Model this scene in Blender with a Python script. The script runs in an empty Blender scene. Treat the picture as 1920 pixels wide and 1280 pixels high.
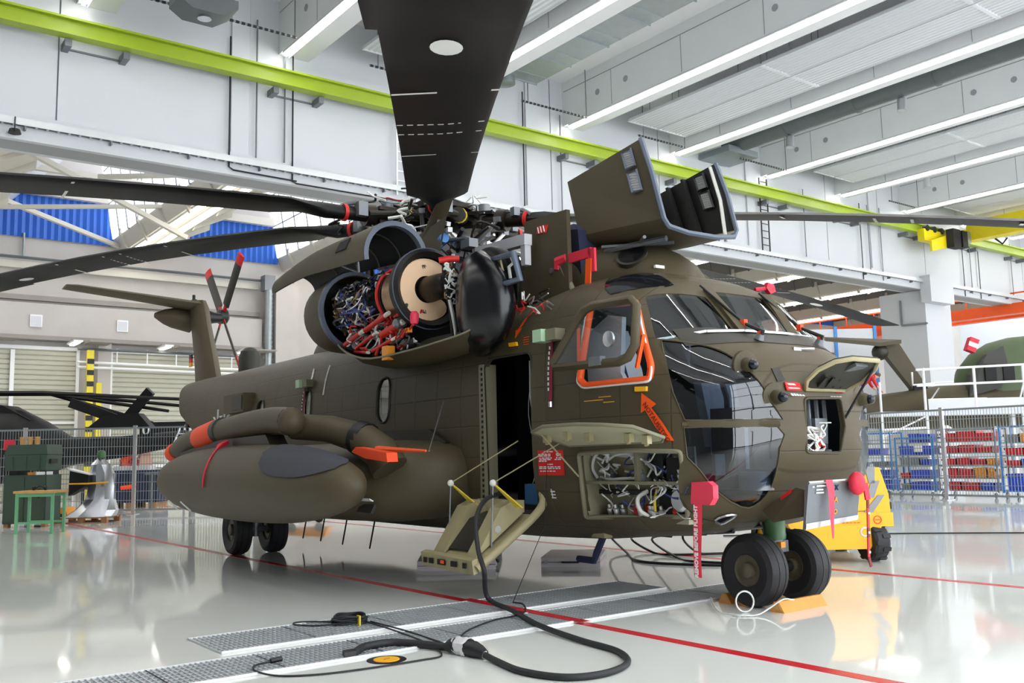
import bpy, bmesh, math, random, bisect
from mathutils import Vector, Matrix, Quaternion

random.seed(7)
SC = bpy.context.scene
COL = SC.collection
PI = math.pi

# ------------------------------------------------------------------ camera
EYE = 1.354
cam_data = bpy.data.cameras.new('camera')
cam_data.sensor_width = 36.0
cam_data.lens = 36.0 * 1760.9 / 1920.0
cam_data.clip_start = 0.05
cam_data.clip_end = 400
cam = bpy.data.objects.new('camera', cam_data)
COL.objects.link(cam)
_yaw, _pitch, _roll = 0.64916, 0.12098, -0.02195
_f = Vector((math.sin(_yaw) * math.cos(_pitch), math.cos(_yaw) * math.cos(_pitch), math.sin(_pitch)))
_r = Vector((math.cos(_yaw), -math.sin(_yaw), 0))
_u = _r.cross(_f)
_r2 = _r * math.cos(_roll) + _u * math.sin(_roll)
_u2 = _u * math.cos(_roll) - _r * math.sin(_roll)
cam.matrix_world = Matrix(((_r2.x, _u2.x, -_f.x, 0), (_r2.y, _u2.y, -_f.y, 0), (_r2.z, _u2.z, -_f.z, EYE), (0, 0, 0, 1)))
SC.camera = cam

# ------------------------------------------------------------------ light and exposure
SC.view_settings.view_transform = 'Standard'
SC.view_settings.look = 'None'
SC.view_settings.gamma = 1.0
SC.view_settings.use_curve_mapping = False
SC.view_settings.exposure = 0.44
SKY = 3.7        # overcast daylight through the glazed hangar doors
TUBE = 24.0       # fluorescent tubes
SKYLIGHT = 1.7   # translucent roof glazing of the rear hall, lit by the day outside
w = bpy.data.worlds.new('overcast_sky')
SC.world = w
w.use_nodes = True
w.node_tree.nodes['Background'].inputs[0].default_value = (0.90, 0.95, 1.0, 1)
w.node_tree.nodes['Background'].inputs[1].default_value = SKY
def portal(name, loc, rot, sx, sy):
    L = bpy.data.lights.new(name, 'AREA')
    L.shape = 'RECTANGLE'; L.size = sx; L.size_y = sy
    L.cycles.is_portal = True
    o = bpy.data.objects.new(name, L)
    o.location = loc; o.rotation_euler = rot
    COL.objects.link(o)
# daylight enters through the open front of the hall (behind the camera)
portal('daylight_portal', (38.5, -9.3, 6.0), (math.radians(90), 0, 0), 82.5, 11.8)

# ------------------------------------------------------------------ helpers
def srgb(r, g, b):
    def c(x):
        x /= 255.0
        return x / 12.92 if x <= 0.04045 else ((x + 0.055) / 1.055) ** 2.4
    return (c(r), c(g), c(b), 1.0)

def mat(name, rgb, rough=0.5, metal=0.0, spec=0.5, vary=0.12, scale=3.0, bump=0.0, bscale=60.0, emit=None, estr=0.0, coat=0.0):
    m = bpy.data.materials.new(name)
    m.use_nodes = True
    nt = m.node_tree
    b = nt.nodes['Principled BSDF']
    col = srgb(*rgb)
    b.inputs['Roughness'].default_value = rough
    b.inputs['Metallic'].default_value = metal
    b.inputs['Specular IOR Level'].default_value = spec
    if coat:
        b.inputs['Coat Weight'].default_value = coat
        b.inputs['Coat Roughness'].default_value = 0.08
    if emit is not None:
        b.inputs['Base Color'].default_value = col
        b.inputs['Emission Color'].default_value = srgb(*emit)
        b.inputs['Emission Strength'].default_value = estr
        return m
    if vary > 0:
        tc = nt.nodes.new('ShaderNodeTexCoord')
        n = nt.nodes.new('ShaderNodeTexNoise')
        n.inputs['Scale'].default_value = scale
        n.inputs['Detail'].default_value = 5
        nt.links.new(tc.outputs['Object'], n.inputs['Vector'])
        mx = nt.nodes.new('ShaderNodeMix'); mx.data_type = 'RGBA'
        lo = [max(0, c * (1 - vary)) for c in col[:3]] + [1]
        hi = [min(1, c * (1 + vary)) for c in col[:3]] + [1]
        mx.inputs[6].default_value = lo
        mx.inputs[7].default_value = hi
        nt.links.new(n.outputs['Fac'], mx.inputs[0])
        nt.links.new(mx.outputs[2], b.inputs['Base Color'])
        if bump > 0:
            n2 = nt.nodes.new('ShaderNodeTexNoise')
            n2.inputs['Scale'].default_value = bscale
            nt.links.new(tc.outputs['Object'], n2.inputs['Vector'])
            bp = nt.nodes.new('ShaderNodeBump')
            bp.inputs['Strength'].default_value = bump
            bp.inputs['Distance'].default_value = 0.01
            nt.links.new(n2.outputs['Fac'], bp.inputs['Height'])
            nt.links.new(bp.outputs['Normal'], b.inputs['Normal'])
    else:
        b.inputs['Base Color'].default_value = col
    return m

def glass(name, tint, rough=0.03, alpha=0.25):
    """thin see-through pane: part transparent, part glossy by the fresnel law"""
    m = bpy.data.materials.new(name)
    m.use_nodes = True
    nt = m.node_tree
    for n in list(nt.nodes):
        if n.type != 'OUTPUT_MATERIAL':
            nt.nodes.remove(n)
    out = [n for n in nt.nodes if n.type == 'OUTPUT_MATERIAL'][0]
    tr = nt.nodes.new('ShaderNodeBsdfTransparent')
    tr.inputs[0].default_value = srgb(*tint)
    gl = nt.nodes.new('ShaderNodeBsdfGlossy')
    gl.inputs['Roughness'].default_value = rough
    fr = nt.nodes.new('ShaderNodeFresnel')
    fr.inputs['IOR'].default_value = 1.9
    mx = nt.nodes.new('ShaderNodeMixShader')
    ge = nt.nodes.new('ShaderNodeNewGeometry')
    iv = nt.nodes.new('ShaderNodeMath'); iv.operation = 'SUBTRACT'; iv.inputs[0].default_value = 1.0
    nt.links.new(ge.outputs['Backfacing'], iv.inputs[1])
    mu = nt.nodes.new('ShaderNodeMath'); mu.operation = 'MULTIPLY'
    nt.links.new(fr.outputs[0], mu.inputs[0]); nt.links.new(iv.outputs[0], mu.inputs[1])
    nt.links.new(mu.outputs[0], mx.inputs[0])
    nt.links.new(tr.outputs[0], mx.inputs[1])
    nt.links.new(gl.outputs[0], mx.inputs[2])
    nt.links.new(mx.outputs[0], out.inputs['Surface'])
    return m

class MB:
    """collects shapes and links them as one mesh object"""
    def __init__(s):
        s.v = []; s.f = []; s.m = []
    def add(s, vs, fs, mi=0):
        k = len(s.v)
        s.v += [tuple(p) for p in vs]
        s.f += [tuple(i + k for i in f) for f in fs]
        s.m += [mi] * len(fs)
        return s
    def box(s, c, d, rz=0.0, mi=0, M=None):
        x, y, z = d[0] / 2, d[1] / 2, d[2] / 2
        P = [Vector((a * x, b * y, e * z)) for e in (-1, 1) for b in (-1, 1) for a in (-1, 1)]
        R = M if M is not None else (Matrix.Rotation(rz, 3, 'Z') if rz else None)
        if R is not None:
            P = [R @ p for p in P]
        c = Vector(c)
        return s.add([p + c for p in P], [(0, 2, 3, 1), (4, 5, 7, 6), (0, 1, 5, 4), (2, 6, 7, 3), (0, 4, 6, 2), (1, 3, 7, 5)], mi)
    def span(s, a, b, mi=0):
        return s.box([(a[i] + b[i]) / 2 for i in range(3)], [abs(b[i] - a[i]) for i in range(3)], mi=mi)
    def bar(s, p, q, wd, ht=None, up=(0, 0, 1), mi=0):
        """rectangular bar from p to q"""
        p, q = Vector(p), Vector(q)
        ht = wd if ht is None else ht
        d = (q - p); L = d.length
        if L < 1e-6:
            return s
        d.normalize()
        u = Vector(up)
        if abs(d.dot(u)) > 0.98:
            u = Vector((1, 0, 0)) if abs(d.x) < 0.9 else Vector((0, 1, 0))
        a = d.cross(u).normalized(); u = a.cross(d)
        P = []
        for e in (p, q):
            for (i, j) in ((-1, -1), (1, -1), (1, 1), (-1, 1)):
                P.append(e + a * (i * wd / 2) + u * (j * ht / 2))
        return s.add(P, [(3, 2, 1, 0), (4, 5, 6, 7), (0, 1, 5, 4), (1, 2, 6, 5), (2, 3, 7, 6), (3, 0, 4, 7)], mi)
    def tube(s, pts, r, n=8, closed=False, mi=0, cap=True):
        pts = [Vector(p) for p in pts]
        N = len(pts)
        rr = r if isinstance(r, (list, tuple)) else [r] * N
        rings = []
        prev = None
        for i, p in enumerate(pts):
            if closed:
                t = pts[(i + 1) % N] - pts[i - 1]
            else:
                t = pts[min(i + 1, N - 1)] - pts[max(i - 1, 0)]
            if t.length < 1e-9:
                t = Vector((0, 0, 1))
            t.normalize()
            if prev is None:
                u = Vector((0, 0, 1)) if abs(t.z) < 0.9 else Vector((1, 0, 0))
                a = t.cross(u).normalized()
            else:
                a = prev - t * prev.dot(t)
                a = a.normalized() if a.length > 1e-6 else t.orthogonal().normalized()
            prev = a
            b = t.cross(a)
            rings.append([p + (a * math.cos(2 * PI * k / n) + b * math.sin(2 * PI * k / n)) * rr[i] for k in range(n)])
        vs = [q for R in rings for q in R]
        fs = []
        M = N if closed else N - 1
        for i in range(M):
            j = (i + 1) % N
            for k in range(n):
                l = (k + 1) % n
                fs.append((i * n + k, i * n + l, j * n + l, j * n + k))
        if cap and not closed:
            fs.append(tuple(range(n - 1, -1, -1)))
            fs.append(tuple((N - 1) * n + k for k in range(n)))
        return s.add(vs, fs, mi)
    def lathe(s, prof, o=(0, 0, 0), ax=(0, 0, 1), n=24, mi=0, a0=0.0, a1=2 * PI, cap=True):
        """prof: (radius, height along axis) pairs"""
        o = Vector(o); ax = Vector(ax).normalized()
        a = ax.orthogonal().normalized(); b = ax.cross(a)
        full = abs(a1 - a0 - 2 * PI) < 1e-6
        m = n if full else n + 1
        vs = []
        for (r, h) in prof:
            for k in range(m):
                t = a0 + (a1 - a0) * k / n
                vs.append(o + ax * h + (a * math.cos(t) + b * math.sin(t)) * r)
        fs = []
        for i in range(len(prof) - 1):
            for k in range(n):
                l = (k + 1) % m
                fs.append((i * m + k, i * m + l, (i + 1) * m + l, (i + 1) * m + k))
        if full and cap:
            if prof[0][0] > 1e-6:
                fs.append(tuple(range(m - 1, -1, -1)))
            if prof[-1][0] > 1e-6:
                fs.append(tuple((len(prof) - 1) * m + k for k in range(m)))
        return s.add(vs, fs, mi)
    def prism(s, poly, vec, mi=0):
        """closed polygon of 3-D points pushed along vec"""
        n = len(poly); v = Vector(vec)
        P = [Vector(p) for p in poly]
        vs = P + [p + v for p in P]
        fs = [tuple(range(n - 1, -1, -1)), tuple(range(n, 2 * n))]
        for i in range(n):
            j = (i + 1) % n
            fs.append((i, j, n + j, n + i))
        return s.add(vs, fs, mi)
    def grid(s, rows, mi=0, closed=False, thick=None):
        R, C = len(rows), len(rows[0])
        vs = [q for r in rows for q in r]
        fs = []
        for i in range(R - 1):
            for k in range(C if closed else C - 1):
                l = (k + 1) % C
                fs.append((i * C + k, i * C + l, (i + 1) * C + l, (i + 1) * C + k))
        return s.add(vs, fs, mi)
    def sphere(s, c, r, n=12, mi=0, sc=(1, 1, 1)):
        m = max(6, n // 2)
        vs = []; fs = []
        c = Vector(c)
        for i in range(m + 1):
            th = PI * i / m
            for k in range(n):
                ph = 2 * PI * k / n
                vs.append(c + Vector((r * sc[0] * math.sin(th) * math.cos(ph), r * sc[1] * math.sin(th) * math.sin(ph), r * sc[2] * math.cos(th))))
        for i in range(m):
            for k in range(n):
                l = (k + 1) % n
                fs.append((i * n + k, (i + 1) * n + k, (i + 1) * n + l, i * n + l))
        return s.add(vs, fs, mi)
    def mesh(s, name, mats, smooth=35):
        me = bpy.data.meshes.new(name)
        me.from_pydata(s.v, [], s.f)
        for m in (mats if isinstance(mats, (list, tuple)) else [mats]):
            me.materials.append(m)
        if any(s.m):
            me.polygons.foreach_set('material_index', s.m)
        bm = bmesh.new(); bm.from_mesh(me)
        bmesh.ops.remove_doubles(bm, verts=bm.verts, dist=1e-5)
        bmesh.ops.recalc_face_normals(bm, faces=bm.faces)
        bm.to_mesh(me); bm.free()
        if smooth:
            me.polygons.foreach_set('use_smooth', [True] * len(me.polygons))
            me.set_sharp_from_angle(angle=math.radians(smooth))
        me.update()
        return me
    def build(s, name, mats, parent=None, smooth=35, loc=None):
        o = bpy.data.objects.new(name, s.mesh(name, mats, smooth))
        COL.objects.link(o)
        if parent is not None:
            o.parent = parent
        if loc is not None:
            o.location = loc
        return o

def tag(o, label=None, cat=None, group=None, kind=None):
    if label: o['label'] = label
    if cat: o['category'] = cat
    if group: o['group'] = group
    if kind: o['kind'] = kind
    return o
def struct(o):
    o['kind'] = 'structure'
    return o
def thing(name, label, cat, loc=(0, 0, 0), rz=0.0, group=None):
    o = bpy.data.objects.new(name, None)
    o.empty_display_size = 0.2
    COL.objects.link(o)
    o.location = loc; o.rotation_euler = (0, 0, rz)
    return tag(o, label, cat, group)
def empty(name, parent=None, loc=(0, 0, 0)):
    o = bpy.data.objects.new(name, None)
    COL.objects.link(o)
    o.location = loc
    if parent is not None: o.parent = parent
    return o
def inst(src, parent=None, loc=None, rz=None, name=None):
    """copy of one object that shares its mesh"""
    c = src.copy(); COL.objects.link(c)
    c.parent = parent if parent is not None else src.parent
    if loc is not None: c.location = loc
    if rz is not None: c.rotation_euler = (0, 0, rz)
    return c
def copy_tree(o, parent=None):
    c = o.copy(); COL.objects.link(c)
    if parent is not None: c.parent = parent
    for ch in list(o.children):
        copy_tree(ch, c)
    return c
def bez(pts, n=8):
    """smooth curve through the points"""
    P = [Vector(p) for p in pts]
    out = []
    for i in range(len(P) - 1):
        p0 = P[i - 1] if i > 0 else P[i] * 2 - P[i + 1]
        p1, p2 = P[i], P[i + 1]
        p3 = P[i + 2] if i + 2 < len(P) else P[i + 1] * 2 - P[i]
        for k in range(n):
            t = k / n
            out.append(0.5 * ((2 * p1) + (p2 - p0) * t + (2 * p0 - 5 * p1 + 4 * p2 - p3) * t * t + (3 * p1 - p0 - 3 * p2 + p3) * t ** 3))
    out.append(P[-1])
    return out
def words(name, text, size, matl, parent, M, depth=0.002, bold=0.0, align='CENTER'):
    """flat lettering turned into a mesh; M places it"""
    cu = bpy.data.curves.new(name, 'FONT')
    cu.body = text; cu.size = size; cu.extrude = depth; cu.offset = bold
    cu.align_x = align; cu.align_y = 'CENTER'
    cu.resolution_u = 2
    o = bpy.data.objects.new(name + '_tmp', cu)
    COL.objects.link(o)
    dg = bpy.context.evaluated_depsgraph_get()
    me = bpy.data.meshes.new_from_object(o.evaluated_get(dg))
    bpy.data.objects.remove(o); bpy.data.curves.remove(cu)
    me.materials.clear(); me.materials.append(matl)
    r = bpy.data.objects.new(name, me)
    COL.objects.link(r)
    r.parent = parent
    r.matrix_local = M
    return r
def frame3(o, x, y):
    """matrix with origin o, x axis x and y axis close to y"""
    x = Vector(x).normalized(); y = Vector(y)
    z = x.cross(y).normalized(); y = z.cross(x)
    return Matrix(((x.x, y.x, z.x, o[0]), (x.y, y.y, z.y, o[1]), (x.z, y.z, z.z, o[2]), (0, 0, 0, 1)))

# ------------------------------------------------------------------ materials
M = {}
def mk(k, *a, **kw):
    M[k] = mat(k, *a, **kw)
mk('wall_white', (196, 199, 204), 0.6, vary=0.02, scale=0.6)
mk('beam_white', (222, 223, 225), 0.65, vary=0.05, scale=0.9, bump=0.05)
mk('panel_white', (200, 203, 207), 0.45, vary=0.03)
mk('joint_grey', (150, 152, 156), 0.6, vary=0.0)
mk('wall_shade', (112, 114, 118), 0.7, vary=0.04)  # dark grey set to cut bounced light on the helicopter's side
mk('bay_back', (158, 154, 126), 0.6, vary=0.06)
mk('roof_dark', (118, 114, 110), 0.7, vary=0.06)
mk('cream', (232, 216, 184), 0.7, vary=0.05)
mk('lime_green', (148, 170, 30), 0.4, vary=0.04)
mk('crane_yellow', (226, 205, 20), 0.4, vary=0.05)
mk('cart_yellow', (250, 188, 20), 0.35, vary=0.04)
mk('crane_orange', (242, 92, 28), 0.4, vary=0.05)
mk('concrete', (188, 183, 178), 0.8, vary=0.10, scale=1.2, bump=0.2)
mk('concrete_dark', (150, 144, 138), 0.85, vary=0.12, scale=1.2, bump=0.2)
mk('galvanised', (150, 158, 160), 0.38, metal=0.75, vary=0.12, scale=5)
mk('grate_steel', (196, 200, 202), 0.35, metal=0.35, vary=0.06, scale=5)
mk('grey_metal', (120, 124, 128), 0.45, metal=0.5, vary=0.1)
mk('dark_metal', (48, 48, 50), 0.45, metal=0.5, vary=0.15)
mk('pipe_grey', (92, 98, 98), 0.5, metal=0.2, vary=0.1)
mk('white_paint', (235, 236, 236), 0.4, vary=0.02)
mk('truss_white', (196, 192, 180), 0.5, vary=0.04)
mk('blue_cladding', (36, 96, 190), 0.4, vary=0.06)
mk('beige_slat', (186, 184, 168), 0.5, vary=0.05)
mk('rail_blue', (58, 132, 205), 0.45, vary=0.05)
mk('crate_blue', (52, 84, 205), 0.4, vary=0.06)
mk('crate_red', (215, 40, 45), 0.4, vary=0.06)
mk('crate_orange', (236, 150, 30), 0.4, vary=0.06)
mk('crate_grey', (130, 138, 140), 0.5, vary=0.06)
mk('black', (14, 14, 16), 0.5, vary=0.1)
mk('rubber', (34, 34, 37), 0.62, vary=0.15, scale=12, bump=0.15, bscale=90)
mk('blade_black', (10, 10, 11), 0.5, spec=0.3, vary=0.15, scale=1.5)
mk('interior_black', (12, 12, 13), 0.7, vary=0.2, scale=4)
mk('olive', (80, 72, 53), 0.52, spec=0.3, vary=0.08, scale=1.4)
mk('olive_light', (126, 122, 98), 0.45, vary=0.08)
mk('olive_dark', (44, 42, 34), 0.5, vary=0.12, scale=3)
mk('khaki', (170, 160, 122), 0.5, vary=0.08, scale=4)
mk('primer', (176, 176, 148), 0.5, vary=0.08)
mk('seal_grey', (90, 100, 116), 0.4, vary=0.05)
mk('signal_orange', (255, 92, 18), 0.45, vary=0.04)
mk('cover_orange', (255, 80, 30), 0.6, vary=0.08)
mk('flag_red', (214, 38, 62), 0.6, vary=0.05)
mk('flag_pink', (240, 66, 92), 0.6, vary=0.05)
mk('sign_red', (214, 24, 26), 0.5, vary=0.03)
mk('line_red', (206, 30, 44), 0.25, vary=0.05)
mk('white_mark', (238, 238, 236), 0.5, vary=0.0)
mk('yellow_mark', (242, 176, 20), 0.5, vary=0.0)
mk('dark_mark', (120, 20, 10), 0.5, vary=0.0)
mk('black_mark', (16, 16, 16), 0.5, vary=0.0)
mk('bare_metal', (205, 206, 208), 0.28, metal=0.9, vary=0.06)
mk('hot_metal', (150, 122, 92), 0.38, metal=0.8, vary=0.3, scale=9)
mk('tan_cover', (246, 208, 168), 0.6, vary=0.03)
mk('engine_dark', (44, 38, 34), 0.4, metal=0.6, vary=0.4, scale=14)
mk('wire_white', (232, 232, 226), 0.5, vary=0.05)
mk('wire_red', (205, 36, 26), 0.45, vary=0.08)
mk('wire_blue', (60, 74, 150), 0.45, vary=0.08)
mk('wire_yellow', (224, 200, 60), 0.5, vary=0.08)
mk('seat_grey', (226, 228, 234), 0.7, vary=0.06)
mk('navy', (36, 42, 72), 0.7, vary=0.1)
mk('wood', (206, 158, 92), 0.6, vary=0.2, scale=14)
mk('hub_olive', (92, 86, 68), 0.45, vary=0.08)
mk('chock_wood', (226, 150, 66), 0.6, vary=0.15, scale=10)
mk('pallet_wood', (160, 118, 80), 0.75, vary=0.2, scale=10)
mk('bench_green', (110, 178, 132), 0.45, vary=0.05)
mk('cabinet_green', (58, 78, 66), 0.45, vary=0.06)
mk('foil', (196, 198, 204), 0.24, metal=0.85, vary=0.1, scale=6)
mk('camo_green', (76, 92, 60), 0.5, vary=0.1)
mk('bag_white', (226, 226, 226), 0.4, vary=0.05)
mk('bin_blue', (60, 110, 160), 0.45, vary=0.05)
mk('shirt_red', (196, 30, 44), 0.8, vary=0.06)
mk('trouser_blue', (52, 70, 110), 0.8, vary=0.06)
mk('skin', (214, 168, 146), 0.55, vary=0.04)
mk('hair', (92, 72, 56), 0.8, vary=0.1)
mk('partition_grey', (206, 208, 212), 0.55, vary=0.03)
mk('lens_dark', (20, 22, 30), 0.08, vary=0.0)
mk('case_alu', (206, 197, 199), 0.35, metal=0.2, vary=0.06)
mk('strut_green', (66, 106, 66), 0.4, vary=0.1)
mk('pale_green', (178, 214, 178), 0.45, vary=0.04)
M['tube_light'] = mat('tube_light', (255, 255, 255), emit=(255, 250, 244), estr=TUBE)
M['rear_tube'] = mat('rear_tube', (255, 255, 255), emit=(255, 248, 236), estr=TUBE * 0.25)
M['skylight_glass'] = mat('skylight_glass', (240, 244, 250), emit=(246, 248, 255), estr=SKYLIGHT)
M['wind_glass'] = glass('wind_glass', (226, 232, 234), 0.02)
M['nose_glass'] = glass('nose_glass', (196, 206, 218), 0.02)

def panelled(name, rgb, rough):
    """painted aircraft skin with riveted sheet joints (fine relief only)"""
    m = mat(name, rgb, rough, spec=0.3, vary=0.10, scale=1.1)
    nt = m.node_tree; b = nt.nodes['Principled BSDF']
    tc = nt.nodes.new('ShaderNodeTexCoord')
    sep = nt.nodes.new('ShaderNodeSeparateXYZ'); nt.links.new(tc.outputs['Object'], sep.inputs[0])
    hs = []
    for ax, per in (('X', 0.52), ('Z', 0.335)):
        mu = nt.nodes.new('ShaderNodeMath'); mu.operation = 'DIVIDE'; mu.inputs[1].default_value = per
        nt.links.new(sep.outputs[ax], mu.inputs[0])
        fr = nt.nodes.new('ShaderNodeMath'); fr.operation = 'FRACT'; nt.links.new(mu.outputs[0], fr.inputs[0])
        pp = nt.nodes.new('ShaderNodeMath'); pp.operation = 'PINGPONG'; pp.inputs[1].default_value = 0.5
        nt.links.new(fr.outputs[0], pp.inputs[0])
        st = nt.nodes.new('ShaderNodeMapRange'); st.inputs[1].default_value = 0.0; st.inputs[2].default_value = 0.022
        nt.links.new(pp.outputs[0], st.inputs[0])
        hs.append(st)
    mn = nt.nodes.new('ShaderNodeMath'); mn.operation = 'MINIMUM'
    nt.links.new(hs[0].outputs[0], mn.inputs[0]); nt.links.new(hs[1].outputs[0], mn.inputs[1])
    old = b.inputs['Base Color'].links[0].from_socket
    mr = nt.nodes.new('ShaderNodeMapRange'); mr.inputs[3].default_value = 0.62; mr.inputs[4].default_value = 1.0
    nt.links.new(mn.outputs[0], mr.inputs[0])
    mm = nt.nodes.new('ShaderNodeMix'); mm.data_type = 'RGBA'; mm.blend_type = 'MULTIPLY'; mm.inputs[0].default_value = 1.0
    nt.links.new(old, mm.inputs[6]); nt.links.new(mr.outputs[0], mm.inputs[7]); nt.links.new(mm.outputs[2], b.inputs['Base Color'])
    bp = nt.nodes.new('ShaderNodeBump'); bp.inputs['Strength'].default_value = 0.55; bp.inputs['Distance'].default_value = 0.006
    nt.links.new(mn.outputs[0], bp.inputs['Height'])
    nt.links.new(bp.outputs['Normal'], b.inputs['Normal'])
    return m
M['olive_skin'] = panelled('olive_skin', (80, 72, 53), 0.50)

def floor_material():
    m = mat('epoxy_floor', (232, 235, 230), 0.10, vary=0.05, scale=0.35)
    nt = m.node_tree; b = nt.nodes['Principled BSDF']
    tc = nt.nodes.new('ShaderNodeTexCoord')
    n = nt.nodes.new('ShaderNodeTexNoise'); n.inputs['Scale'].default_value = 0.9; n.inputs['Detail'].default_value = 6
    nt.links.new(tc.outputs['Object'], n.inputs['Vector'])
    mr = nt.nodes.new('ShaderNodeMapRange'); mr.inputs[3].default_value = 0.02; mr.inputs[4].default_value = 0.10
    nt.links.new(n.outputs['Fac'], mr.inputs[0]); nt.links.new(mr.outputs[0], b.inputs['Roughness'])
    n2 = nt.nodes.new('ShaderNodeTexNoise'); n2.inputs['Scale'].default_value = 2.2; n2.inputs['Detail'].default_value = 3
    nt.links.new(tc.outputs['Object'], n2.inputs['Vector'])
    bp = nt.nodes.new('ShaderNodeBump'); bp.inputs['Strength'].default_value = 0.03; bp.inputs['Distance'].default_value = 0.01
    nt.links.new(n2.outputs['Fac'], bp.inputs['Height']); nt.links.new(bp.outputs['Normal'], b.inputs['Normal'])
    b.inputs['Specular IOR Level'].default_value = 0.6
    return m
M['epoxy_floor'] = floor_material()
# =================================================================== THE HALL
# floor
struct(MB().box((33, 20, -0.1), (96, 62, 0.2)).build('floor', M['epoxy_floor']))
for k, x in enumerate((5.13, 9.40)):
    o = MB().box((x, 15.5, 0.0012), (0.11, 48, 0.0024)).build('floor_line', M['line_red'])
    struct(o)
struct(MB().box((5.13, 6.72, 0.0165), (0.11, 1.7, 0.003)).build('floor_line', M['line_red']))
# steel grates on a grey slab that paints the shade of their recess
def grate(label, x0, x1, y0, y1):
    g = thing('floor_grate', label, 'floor grate', (x0, y0, 0), 0, 'steel grates let into the floor')
    W = y1 - y0
    n = max(1, round((x1 - x0) / 0.75)); L = (x1 - x0) / n
    b = MB()
    b.box((0, W / 2, 0.001), (L, W, 0.002), mi=1)
    k = int(L / 0.036)
    for i in range(k + 1):
        b.box((-L / 2 + L * i / k, W / 2, 0.008), (0.009, W, 0.012))
    for j in range(9):
        b.box((0, W * j / 8, 0.0065), (L, 0.008, 0.009))
    b.box((0, 0.006, 0.0095), (L, 0.02, 0.017), mi=2)
    b.box((0, W - 0.006, 0.0085), (L, 0.012, 0.015), mi=2)
    me = b.mesh('grate_panel', [M['grate_steel'], M['joint_grey'], M['white_paint']], 0)
    for i in range(n):
        o = bpy.data.objects.new('grate_panel', me); COL.objects.link(o)
        o.parent = g; o.location = (L * (i + 0.5), 0, 0)
grate('narrow steel floor grate under the coiled cable, ends at the nose of the helicopter', 2.48, 7.0, 6.76, 7.48)
grate('longer steel floor grate nearer the camera, running on past the nose wheels', -2.5, 7.75, 5.95, 6.56)

# girder wall over the opening to the rear hall
struct(MB().span((-12, 25.08, 9.32), (80, 25.9, 15.0)).build('wall_rear', M['joint_grey']))
wall = bpy.data.objects['wall_rear']
J = [-12, -6.5, -0.9, 4.72, 9.72, 15.2, 20.9, 26.4, 31.9, 37.4, 41.7, 45.8, 51.1, 56.5, 62, 68, 74, 80]
for a, b in zip(J[:-1], J[1:]):
    MB().span((a + 0.02, 25.0, 9.95), (b - 0.02, 25.08, 14.98)).build('panel', M['wall_white'], wall)
for x in (9.45, 20.0, 31.9, 41.1):
    MB().span((x - 0.26, 24.93, 9.95), (x + 0.26, 25.0, 14.9)).build('pilaster', M['wall_white'], wall)
MB().span((-12, 24.9, 9.30), (80, 25.08, 9.95)).build('lower_flange', M['wall_white'], wall)
# far edge beam of the girder box
struct(MB().span((-12, 25.9, 9.32), (80, 26.1, 9.9)).build('trim_1', M['wall_white']))

# pillars under the girder
def pillar(x0, x1, y0=24.9, y1=27.4):
    p = struct(MB().span((x0, y0, 0), (x1, y1, 9.3)).build('pillar', M['wall_white']))
    return p
P1 = pillar(45.3, 47.8)
MB().span((44.95, 24.35, 8.6), (47.2, 24.9, 9.95)).build('corbel', M['wall_white'], P1)
MB().bar((45.22, 26.2, 8.9), (45.22, 26.2, 7.6), 0.07).bar((45.22, 26.2, 7.6), (45.22, 24.8, 7.55), 0.09).build('pipe', M['grey_metal'], P1)
pillar(-9.5, -7.0)

# lime green crane rail on brackets
rail = thing('crane_rail', 'lime green crane rail along the white girder wall', 'crane rail', (34, 24.42, 0))
MB().span((-45, -0.03, 12.04), (45, 0.03, 12.42)).build('rail_web', M['lime_green'], rail)
MB().span((-45, -0.17, 12.40), (45, 0.17, 12.46)).build('top_flange', M['lime_green'], rail)
MB().span((-45, -0.17, 12.00), (45, 0.17, 12.06)).build('bottom_flange', M['lime_green'], rail)
bm_ = MB().span((-0.78, 0.1, 11.80), (-0.62, 0.58, 11.99)).span((0.62, 0.1, 11.80), (0.78, 0.58, 11.99)).span((-0.62, 0.50, 11.86), (0.62, 0.56, 11.90))
br_me = bm_.mesh('bracket', M['grey_metal'])

# ceiling slab and beams
struct(MB().span((-13, -10, 14.8), (81, 25.9, 15.1)).build('ceiling', M['beam_white']))
BX = [-5.9, -0.4, 5.1, 10.6, 16.1, 21.5, 27.05, 32.75, 38.2, 43.7, 49.2, 54.7, 60.2, 65.7, 71.2]
beam_me = MB().span((0, -9, 13.17), (0.95, 25.0, 14.8)).mesh('ceiling_beam', M['beam_white'])
hole_shade = MB().lathe([(0.11, 0), (0.11, 0.012)], (-0.012, 0, 13.85), (1, 0, 0), 12).mesh('hole', M['joint_grey'])  # grey disc on the beam face paints the shade inside a hole
lip = MB().span((-0.01, -9, 14.42), (0, 24.9, 14.45)).mesh('reveal', M['joint_grey'])
reve = MB().span((-0.008, -0.012, 13.2), (0, 0.012, 14.42)).mesh('reveal', M['joint_grey'])
ORD = ['first', 'second', 'third', 'fourth', 'fifth', 'sixth', 'seventh', 'eighth', 'ninth', 'tenth', 'eleventh', 'twelfth', 'thirteenth', 'fourteenth', 'fifteenth']
tube_me = MB().box((0, 0, 0), (0.075, 1.46, 0.05)).mesh('tube', M['tube_light'], 0)
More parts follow.
